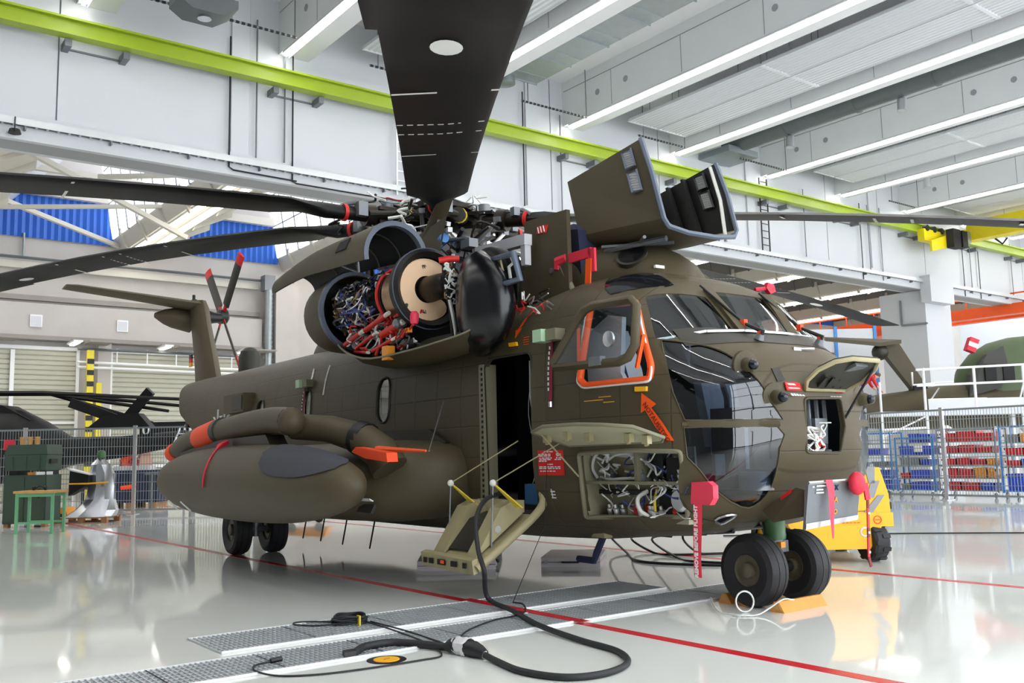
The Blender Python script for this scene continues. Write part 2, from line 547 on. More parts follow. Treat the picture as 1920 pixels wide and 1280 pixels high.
for i, x in enumerate(BX):
    o = bpy.data.objects.new('ceiling_beam', beam_me); COL.objects.link(o)
    o.location = (x, 0, 0); struct(o)
    for y in (23.1, 21.7, 15.6, 14.2, 7.5):
        h = bpy.data.objects.new('hole', hole_shade); COL.objects.link(h); h.parent = o; h.location = (0, y, 0)
    h = bpy.data.objects.new('reveal', lip); COL.objects.link(h); h.parent = o
    for y in (22.4, 19.2, 16.0, 12.8, 9.6, 6.4, 3.2):
        h = bpy.data.objects.new('reveal', reve); COL.objects.link(h); h.parent = o; h.location = (0, y, 0)
    b = bpy.data.objects.new('bracket', br_me); COL.objects.link(b); b.parent = rail; b.location = (x + 0.45 - 34, 0, 0)
    t = thing('light_line', 'line of fluorescent tubes under the %s ceiling beam from the front-left of the hall' % ORD[i], 'ceiling light', (x + 0.10, 0, 13.155), 0, 'fluorescent light lines under the ceiling beams')
    MB().span((-0.10, -8.5, -0.05), (0.14, 24.7, 0.0)).span((0.10, -8.5, -0.105), (0.12, 24.7, -0.05)).span((0.10, -8.5, -0.14), (0.12, 24.7, -0.10)).build('housing', M['white_paint'], t)  # lip on the soffit side added to keep tube light off the beam
    for k in range(22):
        u = bpy.data.objects.new('tube', tube_me); COL.objects.link(u)
        u.parent = t; u.location = (0, 24.0 - 1.5 * k, -0.075)

# corrugated radiant ceiling panels between alternate beams
rows = []
for k in range(33):
    x = -0.72 + 1.44 * k / 32
    zz = 0.0 if k % 4 in (0, 1) else 0.028
    rows.append([(x, -2.95, zz), (x, 2.95, zz)])
cor = MB().grid(rows)
cor.box((0, -2.97, 0.02), (1.5, 0.06, 0.07)).box((0, 2.97, 0.02), (1.5, 0.06, 0.07))
cor.box((-0.73, 0, 0.03), (0.03, 5.9, 0.08)).box((0.73, 0, 0.03), (0.03, 5.9, 0.08)).box((0, 0, 0.09), (1.46, 5.9, 0.02))
cor_me = cor.mesh('panel_segment', M['panel_white'], 20)
rod = MB().tube([(0, 0, 0), (0, 0, 1.3)], 0.012, 5).mesh('hanger', M['grey_metal'])
n = 0
for x in (-0.4, 10.6, 21.5, 32.75, 43.7, 54.7):
    for dx in (2.85, 4.4):
        t = thing('radiant_panel', 'white corrugated radiant panel hung between two beams, %s strip from the left' % ORD[n], 'ceiling panel', (x + dx, 0, 13.42), 0, 'corrugated radiant panels under the ceiling')
        n += 1
        for k in range(5):
            u = bpy.data.objects.new('panel_segment', cor_me); COL.objects.link(u); u.parent = t; u.location = (0, 20.8 - 6.0 * k, 0)
            for sx in (-0.6, 0.6):
                for sy in (-2, 2):
                    h = bpy.data.objects.new('hanger', rod); COL.objects.link(h); h.parent = t; h.location = (sx, 20.8 - 6 * k + sy, 0.08)
# small sensor boxes on the beam soffits, perforated channels and conduits
for i, (x, y) in enumerate(((11.9, 21.4), (23.1, 22.3), (24.0, 12.2), (34.6, 22.6))):
    o = MB().box((0, 0, 0), (0.22, 0.32, 0.16)).box((0.05, -0.1, -0.12), (0.1, 0.14, 0.1)).tube([(0, 0, 0.08), (0, 0, 14.8 - 13.75)], 0.02, 6).build('sensor_box', M['white_paint'], loc=(x, y, 13.75))
    tag(o, 'small white sensor box hanging from the ceiling, %s from the left' % ORD[i], 'sensor', 'white sensor boxes under the ceiling')
for i, (x0, x1, y) in enumerate(((4.0, 10.45, 23.4), (13.0, 16.0, 23.9), (18.5, 21.45, 23.6), (29.6, 32.7, 23.6), (24.2, 26.8, 23.9), (40.9, 43.6, 23.9))):
    t = thing('perforated_channel', 'thin perforated steel channel hung across a ceiling bay, %s from the left' % ORD[i], 'channel', (x0, y, 13.05), 0, 'perforated channels across the ceiling bays')
    L = x1 - x0
    m_ = MB()
    k = int(L / 0.16)
    for j in range(k):
        m_.box((L * (j + 0.5) / k, 0, 0), (L / k * 0.6, 0.05, 0.06))
    m_.build('channel_links', M['dark_metal'], t)['kind'] = 'stuff'
    MB().span((0, -0.015, -0.03), (L, 0.0, 0.03)).build('channel_rail', M['galvanised'], t)
    MB().tube([(L - 0.05, 0, 0), (L - 0.05, 0, 1.76)], 0.018, 6).build('rod', M['grey_metal'], t)
    MB().tube([(0.3, 0, 0), (0.3, 0, 1.76)], 0.018, 6).build('rod', M['grey_metal'], t)

# square galvanised air duct
t = thing('air_duct', 'square galvanised air duct with black grilles under the ceiling', 'duct', (18.0, 0, 14.05))
sec = MB().box((0, 0, 0), (1.78, 1.70, 0.92)).box((0, 0.86, 0), (1.86, 0.035, 1.0)).box((0, 0.3, -0.47), (1.78, 0.02, 0.02)).mesh('duct_section', M['galvanised'], 0)
gr = MB().box((0, 0, 0), (0.05, 1.0, 0.55))
gr2 = MB()
for k in range(7):
    gr2.box((-0.03, 0, -0.24 + 0.08 * k), (0.03, 0.98, 0.02))
gr_me = gr.mesh('grille', M['interior_black'], 0); sl_me = gr2.mesh('slat', M['grey_metal'], 0)
for k in range(17):
    y = 22.4 - 1.75 * k
    u = bpy.data.objects.new('duct_section', sec); COL.objects.link(u); u.parent = t; u.location = (0, y, 0)
    if k % 2 == 1:
        g = bpy.data.objects.new('grille', gr_me); COL.objects.link(g); g.parent = t; g.location = (-0.90, y, 0.08)
        s_ = bpy.data.objects.new('slat', sl_me); COL.objects.link(s_); s_.parent = g
MB().lathe([(0.01, 0), (0.34, 0.06), (0.34, 0.3), (0.2, 0.5)], (-0.3, 23.4, -0.75), (0, 0, 1), 16).build('end_outlet', M['galvanised'], t)

# round grey pipe with spot lamps
t = thing('round_pipe', 'long round grey air pipe under the ceiling beams', 'pipe', (29.65, 0, 13.72))
seg = MB().lathe([(0.40, 0), (0.40, 2.9), (0.44, 2.9), (0.44, 2.98), (0.40, 2.98)], (0, 0, 0), (0, -1, 0), 20).mesh('pipe_section', M['pipe_grey'])
for k in range(11):
    u = bpy.data.objects.new('pipe_section', seg); COL.objects.link(u); u.parent = t; u.location = (0, 24.2 - 2.98 * k, 0)
    MB().box((-0.3, 22.8 - 2.98 * k, 0.66), (0.12, 0.16, 0.84)).build('hanger', M['white_paint'], t)
MB().span((-0.9, 23.4, -0.55), (0.9, 24.9, -0.30)).build('end_plate', M['galvanised'], t)
lamp_n = 0
for (x, y) in ((30.05, 21.2), (30.05, 16.6), (40.4, 21.7), (30.05, 11.5)):
    L = thing('spot_lamp', 'white cylinder spot lamp, %s from the girder wall' % ORD[lamp_n], 'spot lamp', (x - 0.4 if x < 35 else x, y, 12.83 if x < 35 else 13.06), 0, 'cylinder spot lamps under the ceiling')
    lamp_n += 1
    MB().lathe([(0.16, 0), (0.16, 0.42), (0.12, 0.46)], (0, 0, 0), (0.15, 0, 1), 14).build('shade', M['bare_metal'], L)
    MB().lathe([(0.14, 0.0), (0.0, 0.0)], (0, 0, -0.005), (0.15, 0, 1), 14).build('lens', M['white_paint'], L)
    MB().tube([(0.06, 0, 0.44), (0.06, 0, 1.7 if x > 35 else 0.47)], 0.03, 6).build('stem', M['white_paint'], L)

# twin-pipe air unit high on the left
t = thing('air_unit', 'grey-green air outlet with two round pipes under the ceiling, top left', 'air outlet', (7.35, 22.3, 12.62))
MB().prism([(-0.72, 0, 0.02), (-0.72, 0, -0.25), (-0.4, 0, -0.45), (0.35, 0, -0.45), (0.72, 0, -0.2), (0.72, 0, 0.02)], (0, -0.8, 0)).build('outlet_box', M['pipe_grey'], t)
for sx in (-0.45, 0.5):
    MB().tube([(sx * 0.8, -0.3, 0.0), (sx * 0.8, -0.8, 0.35), (sx * 0.8, -2.0, 0.7), (sx * 0.8, -14, 0.9)], 0.30, 16).build('round_pipe', M['pipe_grey'], t)
MB().box((0.02, -0.55, 0.5), (0.3, 0.7, 0.8)).build('motor', M['navy'], t)
MB().lathe([(0.0, 0.05), (0.14, 0.05), (0.17, 0)], (0, -0.45, -0.5), (0, 0, 1), 12).build('nozzle', M['bare_metal'], t)
MB().tube([(-0.8, -0.3, 0.3), (-0.8, -0.3, 2.4)], 0.02, 6).build('rod', M['grey_metal'], t)
MB().tube([(0.8, -0.3, 0.3), (0.8, -0.3, 2.4)], 0.02, 6).build('rod', M['grey_metal'], t)

# cable tray on the lower edge of the girder
t = thing('cable_tray', 'grey wire cable tray along the lower edge of the white girder', 'cable tray', (34, 24.72, 9.66))
MB().span((-45, -0.02, -0.05), (45, 0.0, 0.12)).span((-45, 0.26, -0.05), (45, 0.28, 0.12)).build('side_rail', M['grate_steel'], t)
m_ = MB()
for k in range(360):
    m_.box((-45 + 0.25 * k, 0.13, -0.04), (0.05, 0.28, 0.02))
m_.build('rungs', M['grate_steel'], t)['kind'] = 'stuff'
m_ = MB()
for k in range(45):
    m_.box((-44 + 2 * k, 0.14, -0.09), (0.04, 0.24, 0.10))
m_.build('brackets', M['grey_metal'], t)['kind'] = 'stuff'
MB().tube([(-45, 0.08, 0.0), (45, 0.08, 0.0)], 0.03, 6).tube([(-45, 0.18, 0.01), (45, 0.18, 0.01)], 0.04, 6).build('cables', M['grey_metal'], t)

# conduits down the girder wall
CND = [(9.12, 9.35, 13.3, 'dark'), (9.9, 9.9, 14.0, 'grey'), (10.75, 9.9, 14.0, 'grey'), (11.0, 9.3, 13.2, 'dark'), (19.55, 9.9, 14.0, 'dark'), (21.25, 9.9, 13.5, 'grey'), (29.0, 9.9, 12.6, 'grey'), (29.65, 9.9, 12.6, 'grey'), (35.5, 9.9, 13.0, 'grey'), (39.9, 9.3, 13.0, 'dark'), (40.55, 9.6, 13.0, 'grey'), (41.6, 9.4, 13.0, 'grey'), (49.4, 9.3, 12.8, 'dark'), (50.2, 9.5, 12.8, 'grey'), (51.1, 9.3, 12.8, 'dark'), (54.9, 9.6, 12.8, 'grey')]
for i, (x, z0, z1, c) in enumerate(CND):
    pts = [(x, 24.86, z1), (x, 24.86, z0)]
    if i in (0, 3):
        pts = [(x, 24.86, z1), (x, 24.86, 9.5 - 0.04 * i), (x + 0.12, 24.84, 9.42 - 0.03 * i), (x + (2.0 if i == 0 else 13), 24.84, 9.40 - 0.03 * i)]
    o = MB().tube(pts, 0.024, 6).build('conduit', M['dark_metal' if c == 'dark' else 'grey_metal'])
    tag(o, 'thin %s conduit down the white girder wall, %s from the left' % (c, ORD[i] if i < 15 else 'sixteenth'), 'conduit', 'conduits on the girder wall')
# wall ladders
def ladder(name, label, x, z0, z1, wd, mt, n, y=24.8):
    t = thing(name, label, 'ladder', (x, y, z0))
    for s_ in (0, wd):
        MB().span((s_ - 0.025, -0.02, 0), (s_ + 0.025, 0.02, z1 - z0)).build('stile', mt, t)
    rm = MB().span((0, -0.015, -0.015), (wd, 0.015, 0.015)).mesh('rung', mt, 0)
    for k in range(n):
        u = bpy.data.objects.new('rung', rm); COL.objects.link(u); u.parent = t; u.location = (0, 0, (z1 - z0) * (k + 0.5) / n)
ladder('wall_ladder', 'white ladder on the girder wall beside the big rotor blade', 14.45, 9.5, 12.3, 0.42, M['white_paint'], 9)
ladder('wall_ladder', 'dark ladder on the girder wall behind the forward cowling', 32.35, 9.6, 13.0, 0.5, M['dark_metal'], 11)
o = MB().lathe([(0.0, 0.14), (0.12, 0.1), (0.15, 0.0), (0.0, 0)], (0, 0, 0), (0, 0, 1), 12).tube([(0, 0, 0.12), (0, 0, 0.42)], 0.015, 6).build('wall_siren', M['black'], loc=(3.75, 24.65, 9.35))
tag(o, 'small black siren under the cable tray at the far left', 'siren')

# yellow bridge crane at the right
t = thing('bridge_crane', 'yellow bridge crane with hoist under the ceiling at the right', 'crane', (47.3, 0, 12.45))
for dx, z in ((0.0, 0.0), (-3.6, -0.35)):
    pass
MB().span((0.2, -9, -0.62), (0.9, 23.6, 0.38)).build('girder', M['crane_yellow'], t)
MB().span((-3.4, 23.9, -0.95), (-0.2, 24.25, -0.35)).build('end_truck', M['crane_yellow'], t)
MB().prism([(-3.3, 23.6, -1.0), (-3.3, 23.6, -1.55), (0.9, 23.6, -0.62), (0.9, 23.6, 0.2)], (0, 0.12, 0)).build('gusset', M['crane_yellow'], t)
for k in range(3):
    MB().lathe([(0.16, 0), (0.16, 0.2)], (-3.1 + 0.7 * k, 23.85, -0.3), (0, 1, 0), 12).build('wheel', M['dark_metal'], t)
MB().span((-1.9, 23.2, -1.25), (-1.2, 23.58, -0.3)).span((-1.0, 23.2, -1.15), (-0.5, 23.58, -0.3)).build('hoist', M['interior_black'], t)
MB().span((-0.42, 23.25, -0.85), (-0.05, 23.58, -0.25)).build('control_box', M['galvanised'], t)
m_ = MB()
for k in range(14):
    m_.tube([(0.9, 22.5 - 1.5 * k, -0.62), (1.0, 22.2 - 1.5 * k, -0.95), (0.9, 21.9 - 1.5 * k, -0.7)], 0.05, 5)
m_.build('cable_loops', M['black'], t)['kind'] = 'stuff'

# outer shell of the hall: glazed doors at the front (behind the camera), side walls
fr = MB().span((-12.5, -9.4, 12.0), (80, -9.0, 15.0))
struct(fr.build('wall_front', M['wall_white']))
gl = bpy.data.objects['wall_front']
MB().span((-12.5, -9.4, 0), (-2.8, -9.0, 12.0)).build('solid_panel', M['wall_shade'], gl)  # unseen panel added to keep daylight off the helicopter's near side
for k in range(19):
    MB().span((-12 + 5 * k - 0.11, -9.3, 0), (-12 + 5 * k + 0.11, -9.1, 12.0)).build('mullion', M['grey_metal'], gl)
for z in (0.15, 3.0, 6.0, 9.0):
    MB().span((-12, -9.25, z - 0.07), (80, -9.15, z + 0.07)).build('transom', M['grey_metal'], gl)
struct(MB().span((-13, -10, 0), (-12.5, 42, 15)).build('wall_left', M['wall_shade']))  # unseen wall, darkened so less light bounces onto the helicopter
struct(MB().span((80, -10, 0), (80.5, 50, 15)).build('wall_right', M['wall_white']))

# =================================================================== THE REAR HALL
YB = 41.0
bk = struct(MB().span((-12.5, YB, 0), (80, YB + 0.5, 16)).build('wall_back', M['concrete']))
MB().span((-12, YB - 0.5, 6.42), (16.5, YB, 7.75)).build('ledge', M['concrete'], bk)
MB().span((-12, YB - 0.62, 6.30), (16.5, YB, 6.46)).build('ledge_lip', M['concrete_dark'], bk)
MB().span((-12, YB - 0.25, 7.9), (16.5, YB, 8.1)).build('string_course', M['concrete_dark'], bk)
MB().span((-12, YB - 0.3, 9.15), (16.4, YB, 9.42)).build('gutter_beam', M['truss_white'], bk)
MB().tube([(-12, YB - 0.4, 9.55), (16.6, YB - 0.4, 9.55)], 0.06, 6).build('pipe', M['pipe_grey'], bk)
MB().tube([(6.7, YB - 0.15, 9.6), (6.7, YB - 0.15, 10.6)], 0.05, 6).build('pipe', M['galvanised'], bk)
for x in (7.2, 10.45):
    MB().span((x - 0.22, YB - 0.56, 6.8), (x + 0.22, YB - 0.5, 7.28)).build('hatch_frame', M['white_paint'], bk)
    MB().span((x - 0.17, YB - 0.58, 6.85), (x + 0.17, YB - 0.55, 7.22)).build('hatch', M['partition_grey'], bk)
MB().span((17.0, YB - 0.9, 0), (18.1, YB, 9.3)).build('column', M['concrete'], bk)
MB().span((9.55, YB - 0.5, 0), (10.05, YB, 6.4)).build('column', M['concrete'], bk)
for k in range(24):
    pass
dp = thing('downpipe', 'ribbed silver downpipe beside the concrete column on the back wall', 'pipe', (16.72, YB - 0.72, 0))
pr = []
for k in range(46):
    pr += [(0.17, 0.2 * k), (0.2, 0.2 * k + 0.1)]
MB().lathe(pr, (0, 0, 0), (0, 0, 1), 12).build('pipe', M['galvanised'], dp)
MB().box((0.0, 0.1, 9.4), (0.5, 0.5, 0.7)).build('hopper', M['grey_metal'], dp)
# roller doors: slats one by one
slat_n = 30
def roller(i, x0, x1, y, z1):
    d = struct(MB().span((x0, y + 0.03, 0), (x1, y + 0.06, z1)).build('door_%d' % i, M['beige_slat']))
    h = (z1 - 0.05) / slat_n
    me = MB().prism([(x0, y + 0.03, 0.0), (x0, y - 0.015, 0.02), (x0, y - 0.015, h - 0.045), (x0, y + 0.03, h - 0.012)], (x1 - x0, 0, 0)).mesh('slat', M['beige_slat'], 0)
    for k in range(slat_n):
        u = bpy.data.objects.new('slat', me); COL.objects.link(u); u.parent = d; u.location = (0, 0, 0.03 + h * k)
    MB().span((x0 - 0.12, y - 0.08, 0), (x0, y + 0.05, z1 + 0.1)).span((x1, y - 0.08, 0), (x1 + 0.12, y + 0.05, z1 + 0.1)).span((x0, y - 0.08, z1), (x1, y + 0.05, z1 + 0.14)).build('frame', M['white_paint'], d)
roller(1, 4.6, 8.8, YB - 0.1, 5.95)
roller(2, -0.4, 4.2, YB - 0.1, 5.95)
roller(3, 10.2, 16.2, YB - 0.1, 5.95)
struct(MB().span((4.6, YB - 0.24, 3.0), (8.8, YB - 0.14, 3.1)).span((6.4, YB - 0.24, 0), (6.55, YB - 0.14, 5.9)).build('trim_2', M['white_paint']))
struct(MB().span((10.3, YB - 0.24, 1.2), (16.0, YB - 0.14, 1.32)).span((15.0, YB - 0.3, 2.6), (15.3, YB - 0.14, 5.2)).build('trim_3', M['white_paint']))
yp = thing('warning_post', 'tall yellow guard post in front of the back wall', 'post', (9.2, YB - 1.15, 0))
MB().span((-0.22, -0.1, 0), (0.02, 0.1, 5.9)).build('post', M['crane_yellow'], yp)
MB().span((0.14, -0.1, 0), (0.34, 0.1, 4.6)).build('guard', M['crane_yellow'], yp)
m_ = MB()
for k in range(12):
    m_.span((-0.23, -0.115, 0.4 + 0.45 * k), (0.03, -0.1, 0.6 + 0.45 * k))
m_.build('stripes', M['black_mark'], yp)['kind'] = 'stuff'
rl = thing('wall_pipe_rack', 'pair of pale horizontal pipes in front of the far roller door', 'pipes', (0, YB - 0.8, 0))
for z in (5.25, 5.45):
    MB().tube([(8.7, 0, z), (16.4, 0, z - 0.06)], 0.055, 6).build('pipe', M['white_paint'], rl)
for k in range(6):
    MB().tube([(10.2 + 1.2 * k, 0, 5.4), (10.2 + 1.2 * k, 0, 6.05)], 0.03, 5).build('hanger', M['white_paint'], rl)
MB().tube([(8.7, 0, 5.98), (16.4, 0, 5.98)], 0.06, 6).build('pipe', M['pipe_grey'], rl)
# small tilted lamps under the ledge
for i, x in enumerate((1.2, 4.6, 8.0, 11.5, 14.9)):
    L = thing('ledge_lamp', 'fluorescent lamp under the concrete ledge of the back wall, %s from the left' % ORD[i], 'wall lamp', (x + 0.5, YB - 1.2, 6.12), 0, 'lamps under the concrete ledge')
    MB().box((0, 0, 0.06), (0.35, 1.2, 0.07)).build('housing', M['white_paint'], L)
    MB().box((0, 0, 0.0), (0.16, 1.1, 0.05)).build('tube', M['rear_tube'], L)
    MB().box((0.9, 0.1, 0.1), (0.9, 1.1, 0.06)).build('shade', M['concrete_dark'], L)
    MB().tube([(0, 0.5, 0.05), (0, 0.5, 0.25)], 0.02, 5).build('bracket', M['grey_metal'], L)
# sawtooth roof: troughs with twin lamps, steep glazing, closed slope, blue gables
NB = 10
X0 = 10.1 - 7.3 * 2
trough = MB().prism([(0.0, 26.1, 10.75), (0.25, 26.1, 10.15), (1.3, 26.1, 10.15), (2.7, 26.1, 10.95), (2.7, 26.1, 11.4), (0.0, 26.1, 11.2)], (0, YB - 26.1, 0)).mesh('roof_trough', M['truss_white'], 0)
rib = MB().prism([(1.25, 0, 10.0), (2.72, 0, 10.7), (2.78, 0, 11.6), (1.9, 0, 11.6)], (0, 0.16, 0)).prism([(0.0, 0, 11.4), (-0.12, 0, 10.7), (0.3, 0, 9.95), (0.5, 0, 10.1)], (0, 0.16, 0)).mesh('rib', M['truss_white'], 0)
slope = MB().prism([(2.7, 26.1, 11.1), (6.55, 26.1, 15.2), (6.55, 26.1, 15.4), (2.7, 26.1, 11.35)], (0, YB - 26.1, 0)).mesh('roof_slope', M['panel_white'], 0)
gab = []
k = 0
xs = [2.75 + (7.3 - 2.75) * i / 34 for i in range(35)]
rowsA = []
for i, x in enumerate(xs):
    top = 12.3 if x < 6.6 else 12.3
    rowsA.append([(x, YB - (0.05 if i % 2 else 0.12), 10.45), (x, YB - (0.05 if i % 2 else 0.12), top)])
blue = MB().grid(rowsA).mesh('gable_cladding', M['blue_cladding'], 0)
pane = MB().prism([(7.3, 0.02, 10.75), (6.62, 0.02, 15.1), (6.58, 0.02, 15.1), (7.26, 0.02, 10.75)], (0, 1.2, 0)).mesh('pane', M['skylight_glass'], 0)
sheet = MB().prism([(7.3, 0.02, 10.75), (6.62, 0.02, 15.1), (6.58, 0.02, 15.1), (7.26, 0.02, 10.75)], (0, 1.2, 0)).mesh('roof_sheet', M['roof_dark'], 0)
slope_dark = MB().prism([(2.7, 26.1, 11.1), (6.55, 26.1, 15.2), (6.55, 26.1, 15.4), (2.7, 26.1, 11.35)], (0, YB - 26.1, 0)).mesh('roof_slope', M['roof_dark'], 0)
bar = MB().prism([(7.33, 0, 10.7), (6.65, 0, 15.15), (6.55, 0, 15.15), (7.23, 0, 10.7)], (0, 0.05, 0)).mesh('glazing_bar', M['grey_metal'], 0)
for b in range(NB):
    x = X0 + 7.3 * b
    tr = bpy.data.objects.new('roof_trough', trough); COL.objects.link(tr); tr.location = (x, 0, 0); struct(tr)
    for k in range(6):
        u = bpy.data.objects.new('rib', rib); COL.objects.link(u); u.parent = tr; u.location = (0, 27.0 + 2.5 * k, 0)
    sl = bpy.data.objects.new('roof_slope', slope if b < 4 else slope_dark); COL.objects.link(sl); sl.location = (x, 0, 0); struct(sl)
    gb = bpy.data.objects.new('gable_cladding', blue); COL.objects.link(gb); gb.location = (x, 0, 0); struct(gb)
    MB().span((2.7, YB - 0.35, 12.2), (7.3, YB, 12.55)).build('gable_beam', M['truss_white'], gb)
    sk = struct(empty('window_%d' % (b + 1), None, (x, 0, 0)))
    for k in range(12):
        u = bpy.data.objects.new('pane' if b < 4 else 'roof_sheet', pane if b < 4 else sheet); COL.objects.link(u); u.parent = sk; u.location = (0, 26.15 + 1.235 * k, 0)
        u = bpy.data.objects.new('glazing_bar', bar); COL.objects.link(u); u.parent = sk; u.location = (0, 26.12 + 1.235 * k, 0)
    for h in (12.2, 13.6):
        f_ = (h - 10.75) / (15.1 - 10.75)
        MB().box((7.28 - 0.68 * f_, 33.5, h), (0.06, 14.8, 0.05)).build('glazing_bar', M['grey_metal'], sk)
    t = thing('twin_lamp', 'twin fluorescent lamp line under a roof trough of the rear hall, %s from the left' % ORD[b], 'ceiling light', (x + 0.75, 33.5, 10.1), 0, 'twin lamp lines in the rear hall')
    for sx in (-0.27, 0.27):
        MB().box((sx, 0, 0.03), (0.24, 14.0, 0.07)).build('housing', M['white_paint'], t)
        for k in range(6):
            MB().box((sx, -5.75 + 2.3 * k, -0.03), (0.2, 2.24, 0.06)).build('tube', M['rear_tube'], t)
# white truss diagonals under the sawtooth roof at the left
t = thing('roof_truss', 'white steel roof truss with crossing diagonals in the rear hall', 'truss')
MB().bar((3.6, 30, 11.2), (10.6, 33.0, 9.3), 0.16).build('diagonal', M['truss_white'], t)
MB().bar((2.0, 36, 11.6), (10.2, 40.5, 10.4), 0.16).build('diagonal', M['truss_white'], t)
MB().bar((6.9, 30, 10.15), (12.2, 29.0, 10.9), 0.14).build('diagonal', M['truss_white'], t)
MB().bar((5.0, 36, 10.3), (11.5, 34.0, 10.8), 0.14).build('diagonal', M['truss_white'], t)
MB().bar((3.0, 35.8, 11.9), (14, 36.2, 11.9), 0.2).build('chord', M['truss_white'], t)
# =================================================================== THE HELICOPTER
# local axes: x aft, y to starboard, z up; origin on the floor between the nose wheels
ST=[(-.62,1.45,1.82,.36),(-.58,1.27,2.0,.58),(-.48,1.09,2.14,.80),(-.33,.93,2.25,1.0),(-.15,.80,2.35,1.14),(0,.73,2.45,1.22),(.25,.65,2.71,1.28),(.5,.60,2.96,1.32),(.75,.575,3.07,1.34),(1.0,.555,3.14,1.35),(1.6,.50,3.18,1.36),(2.5,.47,3.09,1.37),(5,.45,3.11,1.37),(9,.44,3.16,1.37),(10.5,.50,3.17,1.37),(12,.92,3.18,1.32),(13.5,1.43,3.2,1.2),(15,1.95,3.23,1.02),(16.4,2.3,3.25,.82)]
def sec(s):
    xs=[r[0] for r in ST]
    if s<=xs[0]: return ST[0][1:]
    if s>=xs[-1]: return ST[-1][1:]
    i=bisect.bisect(xs,s)-1; a,b=ST[i],ST[i+1]; f=(s-a[0])/(b[0]-a[0])
    return tuple(a[k]+(b[k]-a[k])*f for k in (1,2,3))
NU,NL=3.0,4.4
def fval(s,t,z):
    if s<ST[0][0] or s>ST[-1][0]: return 2
    zb,zt,w=sec(s); zc=(zb+zt)/2; h=(zt-zb)/2; n=NU if z>zc else NL
    return abs(t/w)**n+abs((z-zc)/h)**n
def surf_t(s,z):
    zb,zt,w=sec(s); zc=(zb+zt)/2; h=(zt-zb)/2; n=NU if z>zc else NL
    q=1-abs((z-zc)/h)**n
    return w*max(q,0)**(1/n)
